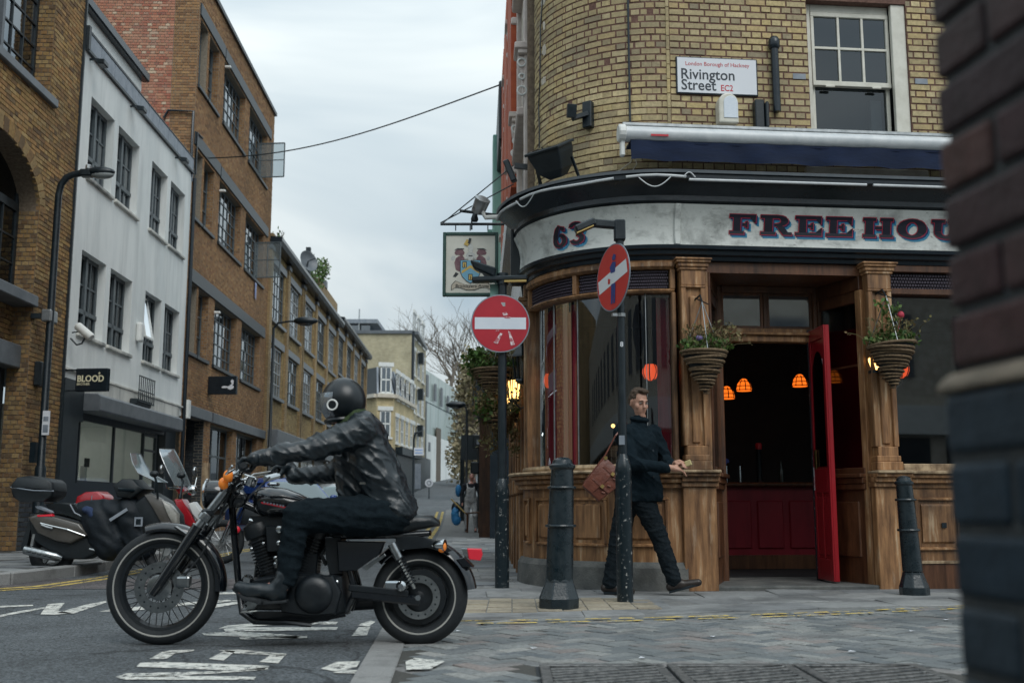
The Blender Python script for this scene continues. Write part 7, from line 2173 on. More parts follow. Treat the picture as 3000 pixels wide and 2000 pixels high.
for s_ in(1,-1):
 l=.115*s_
 b=MB(); b.tube([K(592,870,l),K(770,640,l)],[.027,.027],14); fk_=b.build('fork_tube',M_DCHROME,bike,smooth=35)
 b=MB(); b.tube([K(372,1195,l),K(420,1130,l),K(592,870,l),K(604,852,l)],[.024,.030,.034,.036],14); b.build('fork_slider',M_GLOSS,fk_,smooth=35)
 b=MB(); b.lathe([(.042,-.02),(.042,.03)],14,K(640,808,l),K(770,640)-K(592,870)); b.build('fork_clamp',M_DCHROME,fk_,bevel=.004)
b=MB(); b.beam(K(655,785,.15),K(655,785,-.15),.07,.045); b.beam(K(742,672,.14),K(742,672,-.14),.06,.04); b.build('triple_clamp',M_SATIN,bike,bevel=.01)
b=MB(); b.tube([cf+V((0,-.13,0)),cf+V((0,.13,0))],.016,10); b.build('front_axle',M_DCHROME,bike)
def guard(c,r,a0,a1,hw,name,m,crown=.02,n=26,tail=None):
 secs=[]
 for i in range(n+1):
  a=a0+(a1-a0)*i/n
  q=[]
  for j in range(9):
   y=-hw+2*hw*j/8
   rr=r+crown*(1-(y/hw)**2)-(.03 if j in(0,8)else 0)
   q.append(c+V((rr*math.cos(a),y,rr*math.sin(a))))
  for j in range(8,-1,-1):
   y=-hw+2*hw*j/8
   rr=r+crown*(1-(y/hw)**2)-(.034 if j in(0,8)else .006)
   q.append(c+V((rr*math.cos(a),y*.97,rr*math.sin(a))))
  secs.append(q)
 b=MB(); b.loft(secs); return b.build(name,m,bike,smooth=50)
guard(cf,.362,math.radians(108),math.radians(-4),.062,'front_mudguard',M_GLOSS)
b=MB(); b.beam(cf+V((.08,-.075,.355)),K(560,905,.10),.03,.01); b.build('mudguard_stay',M_GLOSS,bike)
guard(cr,.325,math.radians(140),math.radians(8),.088,'rear_mudguard',M_GLOSS)
b=MB(); b.slab(K2([(1590,905),(1700,900),(1830,930),(1880,975),(1850,985),(1760,960),(1600,975)]),BY-.112,BY-.085,.01,.93); b.build('fender_strut',M_SATIN,bike,smooth=40)
hl=K(648,690)
ax=(K(590,690)-K(690,690)).normalized()
b=MB(); b.lathe([(.012,-.135),(.05,-.115),(.075,-.07),(.083,-.02),(.083,.015),(.088,.02),(.088,.035)],28,hl,ax); hb_=b.build('headlight',M_GLOSS,bike,smooth=35)
b=MB(); b.lathe([(.082,.03),(.06,.045),(.02,.052)],24,hl,ax); b.build('lens',mat('headlamp_lens',(.62,.62,.55),rough=.1,spec=.8),hb_,smooth=True)
b=MB(); b.ring(hl+ax*.033,.086,.007,ax,28,6); b.build('trim_ring',M_CHROME,hb_,smooth=True)
b=MB(); b.tube([hl+V((.05,0,.05)),K(720,690)],.02,8); b.build('headlight_bracket',M_SATIN,bike)
for x,y,l in((782,604,.24),(750,640,.20)):
 c=K(x,y,l)
 b=MB(); b.lathe([(.012,.06),(.034,.02),(.036,.0)],16,c+V((.012,.02,0)),(.8,.5,0)); t_=b.build('turn_signal',M_CHROME,bike,smooth=35)
 b=MB(); b.ball(c,(.030,.036,.036),14,9); b.build('orange_lens',M_ORANGE,t_,smooth=True)
b=MB(); b.tube([K(905,560,.44),K(865,565,.33),K(820,590,.2),K(800,620,.08),K(800,620,-.08),K(820,590,-.2),K(880,575,-.33),K(925,570,-.44)],.0125,10); b.build('handlebar',M_CHROME,bike,smooth=True)
for l0,l1,x in((.34,.47,892),(-.34,-.47,915)):
 b=MB(); b.tube([K(x-8,562,l0),K(x+12,558,l1)],.019,12); b.build('grip',M_RUBBER,bike,smooth=35)
for s_ in(.07,-.07):
 b=MB(); b.tube([K(750,660,s_),K(800,618,s_)],.02,10); b.build('riser',M_CHROME,bike,smooth=35)
b=MB(); b.tube([K(835,575,.35),K(810,600,.42),K(850,560,.47)],.006,6); b.build('clutch_lever',M_CHROME,bike,smooth=True)
b=MB(); b.tube([K(930,590,-.3),K(880,610,-.2)],.02,8); b.build('master_cylinder',M_CHROME,bike,smooth=35)
b=MB(); b.lathe([(.045,-.01),(.05,0),(.05,.05),(.045,.055)],20,K(830,640),(.3,0,1)); b.build('speedometer',M_CHROME,bike,smooth=35)
b=MB(); b.ball(K(800,715,.09),(.055,.03,.055),16,10); b.build('horn',M_GLOSS,bike,smooth=True)
for pts in(([(835,600,.2),(760,700,.14),(690,860,.12),(620,1000,.12),(540,1100,.13)]),([(870,580,.3),(800,660,.18),(760,760,.1)]),([(905,600,-.2),(820,700,-.1),(790,820,.05)])):
 b=MB(); b.tube([K(*p)for p in pts],.006,6); b.build('cable',M_RUBBER,bike,smooth=True)
secs=[]
for x,yt,yb,hw in((862,700,735,.03),(875,672,770,.08),(905,655,800,.115),(960,652,815,.135),(1030,664,810,.135),(1100,690,800,.115),(1170,725,790,.08),(1215,760,780,.03)):
 q=[]
 for j in range(16):
  a=2*PI*j/16
  ce,se=math.cos(a),math.sin(a)
  zt,zb=K(x,yt).z,K(x,yb).z
  q.append(V((K(x,yt).x,BY-hw*(abs(ce)**.8)*(1 if ce>0 else-1),(zt+zb)/2+(zt-zb)/2*(abs(se)**.75)*(1 if se>0 else-1))))
 secs.append(q)
b=MB(); b.loft(secs); tank=b.build('fuel_tank',M_GLOSS,bike,smooth=70)
b=MB(); b.lathe([(.035,0),(.04,.012),(.03,.02)],18,K(960,650)); b.build('filler_cap',M_CHROME,tank,smooth=35)
b=MB()
b.add([K(925,738,.145),K(1055,765,.145),K(1055,757,.145),K(925,730,.145)],[(0,1,2,3)]); b.build('red_stripe',M_SIGNR,tank,recalc=False)
for x in(936,952,968,984,1000,1016,1030):
 b=MB(); y=728+(x-936)*.2; b.add([K(x,y+8,.146),K(x+9,y+10,.146),K(x+11,y+1,.146),K(x+2,y,.146)],[(0,1,2,3)]); b.build('emblem',M_LEAD,tank,recalc=False)
for pts,r in(([(745,690,0),(760,900,0),(785,1180,.0),(815,1290,.06),(880,1330,.09),(1100,1335,.09),(1340,1290,.09)],.021),([(755,720,0),(1000,820,0),(1300,900,0)],.024),([(1340,1290,.09),(1390,1180,.1),(1320,930,.09)],.02),([(1320,905,.1),(1600,900,.1),(1760,890,.08)],.018)):
 for s_ in((1,-1)if any(p[2]for p in pts)else(1,)):
  b=MB(); b.tube([K(x,y,l*s_)for x,y,l in pts],r,10); b.build('frame_tube',M_GLOSS,bike,smooth=True)
eng=MB(); eng.slab(K2([(850,1120),(1080,1080),(1330,1100),(1350,1280),(1250,1330),(900,1320),(830,1240)]),BY-.14,BY+.14,.04,.9); engine=eng.build('engine_case',M_SATIN,bike,smooth=40)
for(x0,y0),(x1,y1)in(((960,1110),(885,880)),((1110,1100),(1190,880))):
 p,q=K(x0,y0),K(x1,y1)
 d=(q-p)
 b=MB()
 for k in range(11):
  c=p+d*(.12+.068*k)
  b.lathe([(.085,-.004),(.085,.004)],22,c,d)
 b.build('cylinder_fins',M_SATIN,bike)
 b=MB(); b.lathe([(.066,0),(.066,d.length*.9)],18,p,d); b.build('cylinder',M_SATIN,bike)
 b=MB(); c=p+d*.95; b.lathe([(.085,-.02),(.09,.02),(.08,.06),(.05,.08)],18,c,d); b.build('rocker_cover',M_SATIN,bike,smooth=35)
b=MB(); b.slab(K2([(1020,1130),(1100,1090),(1290,1095),(1330,1180),(1300,1290),(1180,1300),(1030,1280)]),BY-.19,BY-.12,.025,.92); pc_=b.build('primary_cover',M_SATIN,bike,smooth=40)
b=MB(); b.lathe([(.115,0),(.112,.02),(.09,.045),(.05,.055),(.0,.056)],30,K(1195,1188,.175),(0,-1,0)); b.build('clutch_cover',M_SATIN,pc_,smooth=40)
b=MB(); b.lathe([(.03,0),(.036,.02),(.02,.05)],16,K(868,1120,.17),(0,-1,0)); b.build('chrome_cap',M_CHROME,bike,smooth=35)
for x,y,r in((1018,868,.022),(1016,935,.014),(940,938,.010),(880,965,.010),(1000,1010,.012),(1000,1040,.012),(990,1150,.013),(1085,1210,.013),(1130,1140,.01),(1305,1130,.012)):
 b=MB(); b.lathe([(r,0),(r*.9,.012),(r*.4,.016)],10,K(x,y,.15),(0,-1,0)); b.build('bolt',M_CHROME,bike,smooth=35)
b=MB(); b.tube([K(1005,1000,.15),K(1005,1060,.155)],.013,8); b.build('chrome_pipe',M_DCHROME,bike)
b=MB(); b.slab(K2([(940,850),(1080,850),(1090,980),(950,985)]),BY-.13,BY+.13,.03,.9); b.build('air_box',M_SATIN,bike,smooth=40)
b=MB(); b.slab(K2([(1235,905),(1320,905),(1330,1100),(1260,1100),(1240,1010)]),BY-.10,BY+.10,.02,.92); b.build('oil_tank',M_SATIN,bike,smooth=40)
b=MB(); b.slab(K2([(1070,980),(1200,990),(1190,1100),(1060,1100)]),BY-.08,BY+.08,.02,.92); b.build('carburettor',M_SATIN,bike,smooth=40)
b=MB(); b.slab(K2([(850,800),(1240,810),(1240,905),(900,900)]),BY-.06,BY+.06,.02,.95); b.build('frame_backbone',M_SATIN,bike,smooth=40)
b=MB(); b.tube([K(1230,880,.05),K(1250,940,.07),(K(1215,1000,.07)),K(1240,1050,.06)],.012,8); b.build('hose',M_RUBBER,bike,smooth=True)
b=MB(); b.slab(K2([(1300,925),(1545,930),(1520,990),(1400,1075),(1310,1080)]),BY-.15,BY-.06,.02,.93); b.build('side_cover',M_GLOSS,bike,smooth=40)
b=MB(); b.slab(K2([(1425,1060),(1540,990),(1548,1000),(1450,1075)]),BY-.13,BY-.11,.004,.95); b.build('belt_guard_trim',M_DCHROME,bike)
b=MB(); b.beam(K(1370,1190,.12),K(1720,1228,.12),.03,.055); b.beam(K(1370,1190,-.12),K(1720,1228,-.12),.03,.055); b.build('swingarm',M_GLOSS,bike,bevel=.01)
b=MB(); b.beam(K(1360,1160,.13),K(1660,1190,.13),.02,.04); b.build('belt_guard',M_SATIN,bike,bevel=.006)
for s_ in(1,-1):
 a,c=K(1575,940,.125*s_),K(1690,1165,.125*s_)
 b=MB(); b.tube([a,a.lerp(c,.35)],.026,12); sh_o=b.build('shock_absorber',M_DCHROME,bike,smooth=35)
 b=MB(); b.tube([a.lerp(c,.3),c],.014,10); b.build('shock_rod',M_CHROME,sh_o,smooth=35)
 b=MB()
 hp=[]
 for k in range(73):
  t=k/72
  q=a.lerp(c,.33+.6*t)
  d=(c-a).normalized(); e1=d.cross(V((0,1,0))).normalized(); e2=d.cross(e1)
  hp.append(q+(e1*math.cos(t*2*PI*9)+e2*math.sin(t*2*PI*9))*.026)
 b.tube(hp,.005,5); b.build('spring',M_SATIN,sh_o,smooth=True)
b=MB(); b.tube([cr+V((0,-.14,0)),cr+V((0,.14,0))],.016,10); b.build('rear_axle',M_CHROME,bike)
b=MB(); b.lathe([(.028,0),(.03,.03),(.015,.045)],12,K(1625,1150,.13),(0,-1,0)); b.build('axle_adjuster',M_CHROME,bike,smooth=35)
secs=[]
for x,yt,yb,hw in((1225,890,915,.05),(1280,880,920,.10),(1400,868,915,.14),(1520,848,905,.155),(1600,822,895,.14),(1650,798,890,.125),(1700,792,875,.115),(1770,800,862,.105),(1808,828,855,.07)):
 zt,zb=K(x,yt).z,K(x,yb).z
 secs.append([V((K(x,yt).x,BY-hw*(abs(math.cos(a))**.6)*(1 if math.cos(a)>0 else-1),(zt+zb)/2+(zt-zb)/2*(abs(math.sin(a))**.6)*(1 if math.sin(a)>0 else-1)))for a in[2*PI*j/16 for j in range(16)]])
b=MB(); b.loft(secs); b.build('seat',M_SEATL,bike,smooth=70)
b=MB(); b.slab(K2([(1950,968),(2022,970),(2028,1000),(2018,1028),(1960,1022)]),BY-.06,BY+.06,.012,.9); tl_l=b.build('tail_light',M_REDL,bike,smooth=35)
b=MB(); b.slab(K2([(1920,965),(1952,966),(1958,1015),(1935,1005)]),BY-.05,BY+.05,.01,.9); b.build('tail_bracket',M_CHROME,tl_l)
b=MB(); b.slab(K2([(1935,1010),(1985,1060),(1930,1058),(1900,1020)]),BY-.085,BY+.085,.01,.95); b.build('number_plate',M_GLOSS,bike)
b=MB(); b.lathe([(.012,-.03),(.03,.0),(.036,.04),(.036,.055)],16,K(1800,948,.14),(.9,-.3,0)); ts_=b.build('turn_signal',M_CHROME,bike,smooth=35)
b=MB(); b.ball(K(1828,955,.15),(.028,.034,.034),14,9); b.build('orange_lens',M_ORANGE,ts_,smooth=True)
b=MB(); b.tube([K(960,1230,.15),K(950,1215,.34)],.016,8); b.build('foot_peg',M_RUBBER,bike)
b=MB(); b.tube([K(1060,1270,.16),K(930,1265,.2),K(840,1270,.22),K(870,1240,.24)],.009,6); b.build('shift_rod',M_CHROME,bike,smooth=True)
b=MB(); b.slab(K2([(835,1245),(900,1200),(915,1240),(880,1290),(840,1280)]),BY-.17,BY-.14,.01,.9); b.build('peg_bracket',M_DCHROME,bike)
b=MB(); b.tube([K(900,1335,.12),K(1050,1330,.17),K(1180,1345,.17)],.012,6); b.build('side_stand',M_SATIN,bike,smooth=True)
for l in(-.17,):
 b=MB(); b.tube([K(880,960,l),K(850,1150,l-.01),K(950,1290,l),K(1300,1270,l),K(1850,1235,l)],.038,12); b.build('exhaust',M_SATIN,bike,smooth=True)
# ---------------------------------------------------------------- its rider
rider=thing('person','rider in black leather jacket, black jeans and open helmet astride the motorcycle','person',(-.9,BY,.7))
bodyc=[]
def limb(a,b_,r0,r1):return(a,b_,r0,r1)
for s_ in(.08,-.08):
 bodyc+=[limb(K(1540,745,s_),K(1450,470,s_),.11,.115)]
for s_ in(1,-1):
 hand=K(905,545,.39)if s_>0 else K(930,575,-.39)
 elb=K(1175,480,.30)if s_>0 else K(1215,575,-.30)
 bodyc+=[limb(K(1425,380,.17*s_),elb,.06,.045),limb(elb,elb.lerp(hand,.8),.045,.03),limb(K(1520,790,.1*s_),K(1115,800,.22*s_),.10,.07),limb(K(1115,800,.22*s_),K(1055,1130,.22*s_),.06,.04),limb(K(1050,1150,.24*s_),K(850,1170,.25*s_),.04,.03)]
bodyc+=[limb(K(1420,380),K(1345,280),.075,.06),(K(1290,240),(.094,.080,.115)),(K(1238,252),(.018,.014,.022)),(K(1262,300),(.035,.035,.04))]
cap_obj('body',bodyc,M_SKINP,rider,.014,4)
jc=[]
for s_ in(.085,-.085):
 jc+=[limb(K(1580,760,s_),K(1470,530,s_*1.05),.125,.135),limb(K(1470,530,s_),K(1430,400,s_*1.1),.135,.12)]
jc+=[limb(K(1365,440,.0),K(1385,690,0),.13,.115),limb(K(1430,370,.1),K(1430,370,-.1),.11,.11)]
el1,wr1=K(1190,478,.30),K(985,516,.37)
el2,wr2=K(1225,578,-.30),K(1010,592,-.37)
for s_,e_,w_ in((1,el1,wr1),(-1,el2,wr2)):
 sh=K(1425,385,.19*s_)
 jc+=[limb(sh,e_,.100,.070),limb(e_,w_,.070,.054)]
jc+=[limb(K(1590,770,.1),K(1590,770,-.1),.12,.12)]
def crease(w,n):
 h=.0062*math.sin((w.x*40+w.z*30)+2.2*noise.noise(w*4))*max(0,noise.noise(w*3+V((3,1,2)))+.35)
 return w+n*h
jk=cap_obj('jacket',jc,M_LEATHER,rider,.0095,4,.002,6,folds(.014,4.5,11,7))
for pts in([(1440,300,.15),(1500,430,.17),(1560,620,.16),(1620,760,.15)],[(1340,470,.19),(1400,440,.245),(1460,400,.24)],[(1500,470,.17),(1420,480,.2)],[(1020,505,.41),(1030,530,.42),(1030,550,.40)]):
 b=MB(); b.tube([K(*p)for p in pts],.004,5); b.build('seam',M_LEATHER,jk,smooth=True)
b=MB(); b.ring(K(1385,335),.075,.02,(K(1340,270)-K(1400,360)),20,8); b.build('collar',M_LEATHER,jk,smooth=True)
b=MB(); b.box(K(1440,640).x-.015,K(1440,640).x+.02,BY-.235,BY-.225,K(1440,640).z-.006,K(1440,640).z+.006); b.build('zip_pull',M_CHROME,jk)
tc_=[]
for s_ in(1,-1):
 hip,kn,an=K(1545,795,.10*s_),K(1120,800,.225*s_),K(1068,1110,.225*s_)
 tc_+=[limb(hip,kn,.135,.092),limb(kn,an,.090,.062)]
tc_+=[limb(K(1570,790,.08),K(1570,790,-.08),.135,.135)]
cap_obj('jeans',tc_,M_JEANS,rider,.0115,4,.003,8,folds(.010,5,15,4))
for s_ in(1,-1):
 bt=[limb(K(1068,1080,.225*s_),K(1035,1150,.235*s_),.058,.056),limb(K(1030,1170,.24*s_),K(880,1165,.25*s_),.050,.044),limb(K(880,1165,.25*s_),K(840,1148,.25*s_),.044,.034),limb(K(1040,1190,.235*s_),K(1010,1200,.24*s_),.035,.035)]
 bo=cap_obj('boot',bt,M_LEATHER,rider,.009,4,.004,14)
 b=MB(); b.loft([[K(x,y+d,.24*s_+l)for x,y,l in((1075,1212,-.04),(1075,1212,.04),(960,1222,.045),(860,1200,.042),(806,1150,.02),(806,1150,-.02),(860,1200,-.042),(960,1222,-.045))]for d in(0,14)]); b.build('sole',M_DCHROME if False else M_RUBBER,bo,bevel=.004)
for s_,(gx,gy),wv in((1,(900,552),wr1),(-1,(922,566),wr2)):
 gc=[limb(wv,K(gx+45,gy-28,.385*s_),.052,.044),limb(K(gx+42,gy-26,.35*s_),K(gx+42,gy-26,.425*s_),.038,.036)]
 for k in range(4):
  l=(.345+.026*k)*s_
  c=K(gx,gy,l)
  rr=.038-.002*abs(k-1)
  pr_=None
  for a in(50,110,170,235,285):
   q=c+V((rr*math.cos(math.radians(a)),0,rr*math.sin(math.radians(a))))
   if pr_ is not None:gc.append(limb(pr_,q,.0135,.0125))
   else:gc.append(limb(K(gx+40,gy-28,l),q,.017,.0145))
   pr_=q
 gc+=[limb(K(gx+36,gy-10,.335*s_),K(gx+8,gy+28,.325*s_),.017,.015),limb(K(gx+8,gy+28,.325*s_),K(gx-20,gy+26,.33*s_),.015,.012)]
 cap_obj('glove',gc,M_LEATHER,rider,.0065,3,.0025,22)
hc=K(1318,218)
def hshell(name,m,r,a0,a1,t0,t1,par,thick=.012,n=28,mm=16,c=hc):
 """Part of an ellipsoid between two bearings about the upright and two heights."""
 vs,fs=[],[]
 for k in(1.0,1.0-thick/r[0]):
  for i in range(mm+1):
   t=t0+(t1-t0)*i/mm
   for j in range(n+1):
    a=a0+(a1-a0)*j/n
    vs.append(c+V((r[0]*k*math.cos(t)*math.cos(a),r[1]*k*math.cos(t)*math.sin(a),r[2]*k*math.sin(t))))
 w=n+1; o=(mm+1)*w
 for i in range(mm):
  for j in range(n):
   q=(i*w+j,i*w+j+1,(i+1)*w+j+1,(i+1)*w+j)
   fs.append(q); fs.append(tuple(x+o for x in reversed(q)))
 for j in range(n):
  fs.append((j,j+o,j+1+o,j+1)); fs.append((mm*w+j,mm*w+j+1,mm*w+j+1+o,mm*w+j+o))
 for i in range(mm):
  fs.append((i*w,(i+1)*w,(i+1)*w+o,i*w+o)); fs.append((i*w+n,i*w+n+o,(i+1)*w+n+o,(i+1)*w+n))
 b=MB(); b.add(vs,fs); return b.build(name,m,par,smooth=50)
hs_=hshell('helmet',M_HELM,(.138,.126,.146),-math.radians(116),math.radians(116),-1.0,PI/2-.01,rider,.02)
hshell('brow',M_HELM,(.1385,.1265,.1465),math.radians(115),math.radians(245),.30,PI/2-.01,hs_,.02)
b=MB(); b.ring(hc+V((-.014,0,-.118)),.088,.016,(-.1,0,1),28,8); b.build('helmet_trim',M_HELM,hs_,smooth=True)
hshell('visor',glassmat('visor_glass',(.70,.75,.78),.07,.05,(.55,.58,.60),.22,.4),(.147,.130,.155),math.radians(110),math.radians(250),-.92,.30,hs_,.003)
ec_=K(1278,246,.118)
b=MB(); b.lathe([(.037,0),(.037,.012)],26,ec_,(-.1,-1,0)); b.build('ear_disc',M_HELM,hs_,smooth=35)
b=MB(); b.ring(ec_+V((0,-.013,0)),.030,.0055,(-.1,-1,0),28,6); b.build('white_ring',M_WHITE,hs_,smooth=True)
b=MB()
secs=[]
for i in range(25):
 a=2*PI*i/24
 d0=(K(1340,262)-K(1400,350)).normalized()
 e1=d0.cross(V((0,1,0))).normalized(); e2=V((0,1,0))
 secs.append([K(1362,318)+(e1*math.cos(a)*(.085+.024*math.cos(q))+e2*math.sin(a)*(.085+.024*math.cos(q)))+d0*(.040*math.sin(q)+.010*math.sin(5*a))for q in[2*PI*k/10 for k in range(10)]])
b.loft(secs,cap=False); b.build('scarf',mat('dark_green_scarf',(.022,.040,.016),(.045,.07,.028),.95,scale=30,bump=.5,bscale=90),rider,smooth=True)
# ---------------------------------------------------------------- parked scooters
def S5(Y0):
 def f(x,y,l=0.0):
  p=at(.3061*x,1330+.3061*y,Y0); return V((p.x,Y0-l,p.z))
 return f
M_BRONZE=mat('bronze_grey_paint',(.060,.055,.048),(.085,.078,.070),.3,scale=6,coat=.4)
M_PLAST=mat('black_plastic',(.005,.009,.012),(.010,.015,.019),.5,scale=20)
sc=thing('scooter','big bronze and black scooter with a black top box, rear to the left','scooter',(-4.9,12.95,0))
s5=S5(12.95)
def sl5(par,f,pts,l0,l1,m,name,inset=.03,k=.9,sm=40):
 b=MB(); q=[f(x,y)for x,y in pts]; y0=q[0].y
 b.slab([(p.x,p.z)for p in q],y0-l1,y0-l0,inset,k,3); return b.build(name,m,par,smooth=sm)
def park_wheel(par,c,ro,rt,rim,m=M_RUBBER,spokes=0):
 b=MB(); b.ring(c,ro-rt,rt,(0,1,0),40,12,sq=1.1); w=b.build('wheel',m,par,smooth=True)
 b=MB(); b.lathe([(rim,-.03),(rim+.015,-.035),(rim+.015,.035),(rim,.03),(rim,-.03)],36,c,(0,1,0),cap=False); b.build('rim',M_STEEL,w,smooth=35)
 if spokes:
  for k in range(spokes):
   a=2*PI*k/spokes
   b=MB(); b.tube([c+V((.03*math.cos(a+.5),(.03 if k%2 else-.03),.03*math.sin(a+.5))),c+V((rim*math.cos(a),0,rim*math.sin(a)))],.004,4); b.build('spoke',M_STEEL,w)
 else:
  for k in range(5):
   a=2*PI*k/5+.3
   b=MB(); b.beam(c,c+V((rim*math.cos(a),0,rim*math.sin(a))),.045,.04,up=(0,1,0)); b.build('cast_spoke',M_STEEL,w,bevel=.006)
 b=MB(); b.lathe([(.05,-.06),(.05,.06)],16,c,(0,1,0)); b.build('hub',M_STEEL,w)
 return w
c=s5(500,950); c.z=.27; park_wheel(sc,c,.27,.065,.17)
c=s5(1600,950); c.z=.28; park_wheel(sc,c,.28,.06,.18)
sl5(sc,s5,[(320,560),(560,570),(900,650),(1050,900),(860,1000),(640,1000),(480,900),(340,800)],-.14,.14,M_PLAST,'rear_body')
sl5(sc,s5,[(330,600),(420,565),(570,590),(830,665),(900,770),(740,850),(600,830),(420,750)],.12,.20,M_BRONZE,'side_panel',.04,.86)
b=MB(); b.tube([s5(460,655,.212),s5(560,680,.222),s5(720,715,.225),s5(880,775,.21)],.008,5); b.build('chrome_line',M_CHROME,sc)
b=MB(); b.tube([s5(470,670,.215),s5(520,690,.222),s5(580,705,.226)],.012,5); b.build('emblem',M_STEEL,sc)
sl5(sc,s5,[(480,480),(600,462),(720,480),(770,470),(870,600),(840,640),(640,570),(500,520)],-.15,.16,M_SEATL,'seat',.05)
b=MB(); b.tube([s5(725,480,.165),s5(770,560,.168),s5(860,605,.15)],.010,5); b.build('seat_piping',M_LEAD,sc)
sl5(sc,s5,[(175,330),(580,355),(570,400),(500,455),(260,455),(195,410)],-.22,.22,M_PLAST,'top_box',.05)
sl5(sc,s5,[(172,300),(230,225),(330,210),(540,245),(575,280),(582,352),(175,322)],-.22,.22,M_PLAST,'top_box_lid',.06,.85)
b=MB(); b.tube([s5(176,318,.2),s5(400,350,.228),s5(582,354,.2)],.008,5); b.build('box_trim',M_LEAD,sc)
sl5(sc,s5,[(385,495),(440,490),(560,540),(572,560),(540,565),(400,515)],.10,.16,M_LEAD,'grab_rail',.015)
sl5(sc,s5,[(420,580),(560,570),(572,590),(430,597)],.12,.205,M_REDL,'tail_light',.01)
b=MB(); b.tube([s5(310,905,.2),s5(480,945,.2),s5(600,972,.19),s5(650,985,.17)],[.052,.056,.05,.025],14); mu_=b.build('muffler',M_DCHROME,sc,smooth=40)
for x in(350,400,450,500,540):
 b=MB(); b.tube([s5(x,908+(x-310)*.24,.258),s5(x+30,915+(x-310)*.24,.258)],.012,6); b.build('slot',M_BLACK,mu_)
b=MB(); b.tube([s5(375,760,.13),s5(350,870,.13)],.02,8); b.build('shock_absorber',M_STEEL,sc)
sl5(sc,s5,[(230,900),(330,560),(360,560),(300,850),(260,950)],-.1,.1,M_PLAST,'mud_flap',.02)
def blanket(w,n):return w+n*.006*math.sin(w.x*22+w.z*30+4*noise.noise(w*5))
cap_obj('leg_cover',[limb(s5(830,560,.02),s5(1150,560,.05),.16,.17),limb(s5(980,620,.05),s5(1080,860,.05),.2,.2),limb(s5(1250,560,.04),s5(1350,860,.02),.2,.2),limb(s5(900,700,.05),s5(1000,820,.05),.14,.15)],mat('dark_leg_cover',(.004,.008,.012),(.008,.013,.019),.6,scale=8,bump=.2,spec=.3),sc,.02,8,.004,6,blanket)
b=MB(); b.beam(s5(1125,628,.25),s5(1285,525,.24),.01,.035); b.build('pale_strap',M_LEAD,sc)
b=MB(); q=s5(1395,640,.235); b.box(q.x-.05,q.x+.045,q.y-.012,q.y,q.z-.055,q.z+.05); b.build('badge',M_LEAD,sc)
b=MB(); q=s5(1395,640,.248); b.box(q.x-.03,q.x+.025,q.y-.002,q.y,q.z-.035,q.z+.03); b.build('badge_mark',M_BLACK,sc)
cap_obj('blue_cloth',[limb(s5(880,530,.17),s5(960,570,.19),.05,.05),limb(s5(930,560,.2),s5(960,620,.2),.045,.03)],mat('dark_blue_cloth',(.012,.022,.06),(.02,.04,.10),.9,scale=20),sc,.014,3,.012,14)
sl5(sc,s5,[(1300,480),(1430,380),(1500,370),(1620,440),(1730,580),(1745,700),(1650,800),(1500,860),(1380,800)],-.17,.17,M_PLAST,'front_fairing',.06,.85)
sl5(sc,s5,[(1425,385),(1490,370),(1600,430),(1700,560),(1740,690),(1610,690),(1500,500)],.10,.20,M_BRONZE,'fairing_panel',.04,.85)
sl5(sc,s5,[(1600,435),(1680,480),(1745,570),(1745,690),(1700,660),(1640,540)],.08,.215,mat('headlamp_plastic',(.20,.20,.18),(.34,.33,.30),.15,scale=12),'headlight',.03,.85)
sl5(sc,s5,[(1130,300),(1220,238),(1330,242),(1380,300),(1440,335),(1300,430),(1170,410)],-.2,.2,M_PLAST,'handlebar_cowl',.05,.85)
b=MB(); b.tube([s5(1230,340,.36),s5(1330,350,.2),s5(1330,350,-.2),s5(1250,330,-.36)],.02,8); b.build('handlebar',M_BLACK,sc,smooth=True)
for x,y,l in((1555,195,.30),(1660,195,-.30)):
 b=MB(); b.tube([s5(x+10,420,l*.7),s5(x+18,260,l),s5(x,210,l)],.014,6); mr_=b.build('mirror',M_BLACK,sc,smooth=True)
 b=MB(); b.ball(s5(x,195,l),(.055,.045,.038),14,9); b.build('mirror_shell',M_PLAST,mr_,smooth=True)
secs=[]
for x,y,hw in((1560,268,.22),(1480,225,.25),(1400,185,.26),(1345,90,.24),(1308,-5,.18)):
 secs.append([s5(x+55*(1-math.cos((j-4)/4*1.1))*-1+20,y,hw*(j-4)/4)for j in range(9)])
b=MB(); b.loft(secs,cap=False)
ws=b.build('windscreen',M_PANE,sc,smooth=60,recalc=False)
b=MB(); b.tube([p for p in secs[-1]],.006,5); b.tube([s[0]for s in secs],.006,5); b.tube([s[-1]for s in secs],.006,5); b.build('screen_edge',M_STEEL,ws)
b=MB(); b.tube([s5(900,900,.14),s5(1090,945,.16)],.012,6); b.build('stand',M_STEEL,sc)
r5=S5(14.5)
s2_=thing('scooter','red scooter with a red top box and a tall clear screen behind the big one','scooter',(-4.6,14.5,0))
def slr(pts,l0,l1,m,nm,ins=.03,k=.9):return sl5(s2_,r5,pts,l0,l1,m,nm,ins,k)
M_SRED=mat('scooter_red',(.30,.010,.018),(.36,.014,.022),.25,scale=6,coat=.4)
slr([(765,478),(785,405),(865,362),(985,356),(1040,400),(1056,466),(1050,480)],-.2,.2,M_SRED,'top_box',.05,.85)
b=MB(); b.tube([r5(765,474,.19),r5(930,474,.21),r5(1056,468,.19)],.008,5); b.tube([r5(930,470,.205),r5(935,400,.2),r5(955,365,.16)],.006,5); b.build('box_trim',M_LEAD,s2_)
slr([(790,485),(1120,490),(1130,520),(900,520)],-.14,.14,M_LEAD,'rack',.02)
slr([(850,540),(1250,520),(1350,640),(1300,800),(950,820),(860,700)],-.15,.15,M_PLAST,'rear_body',.05)
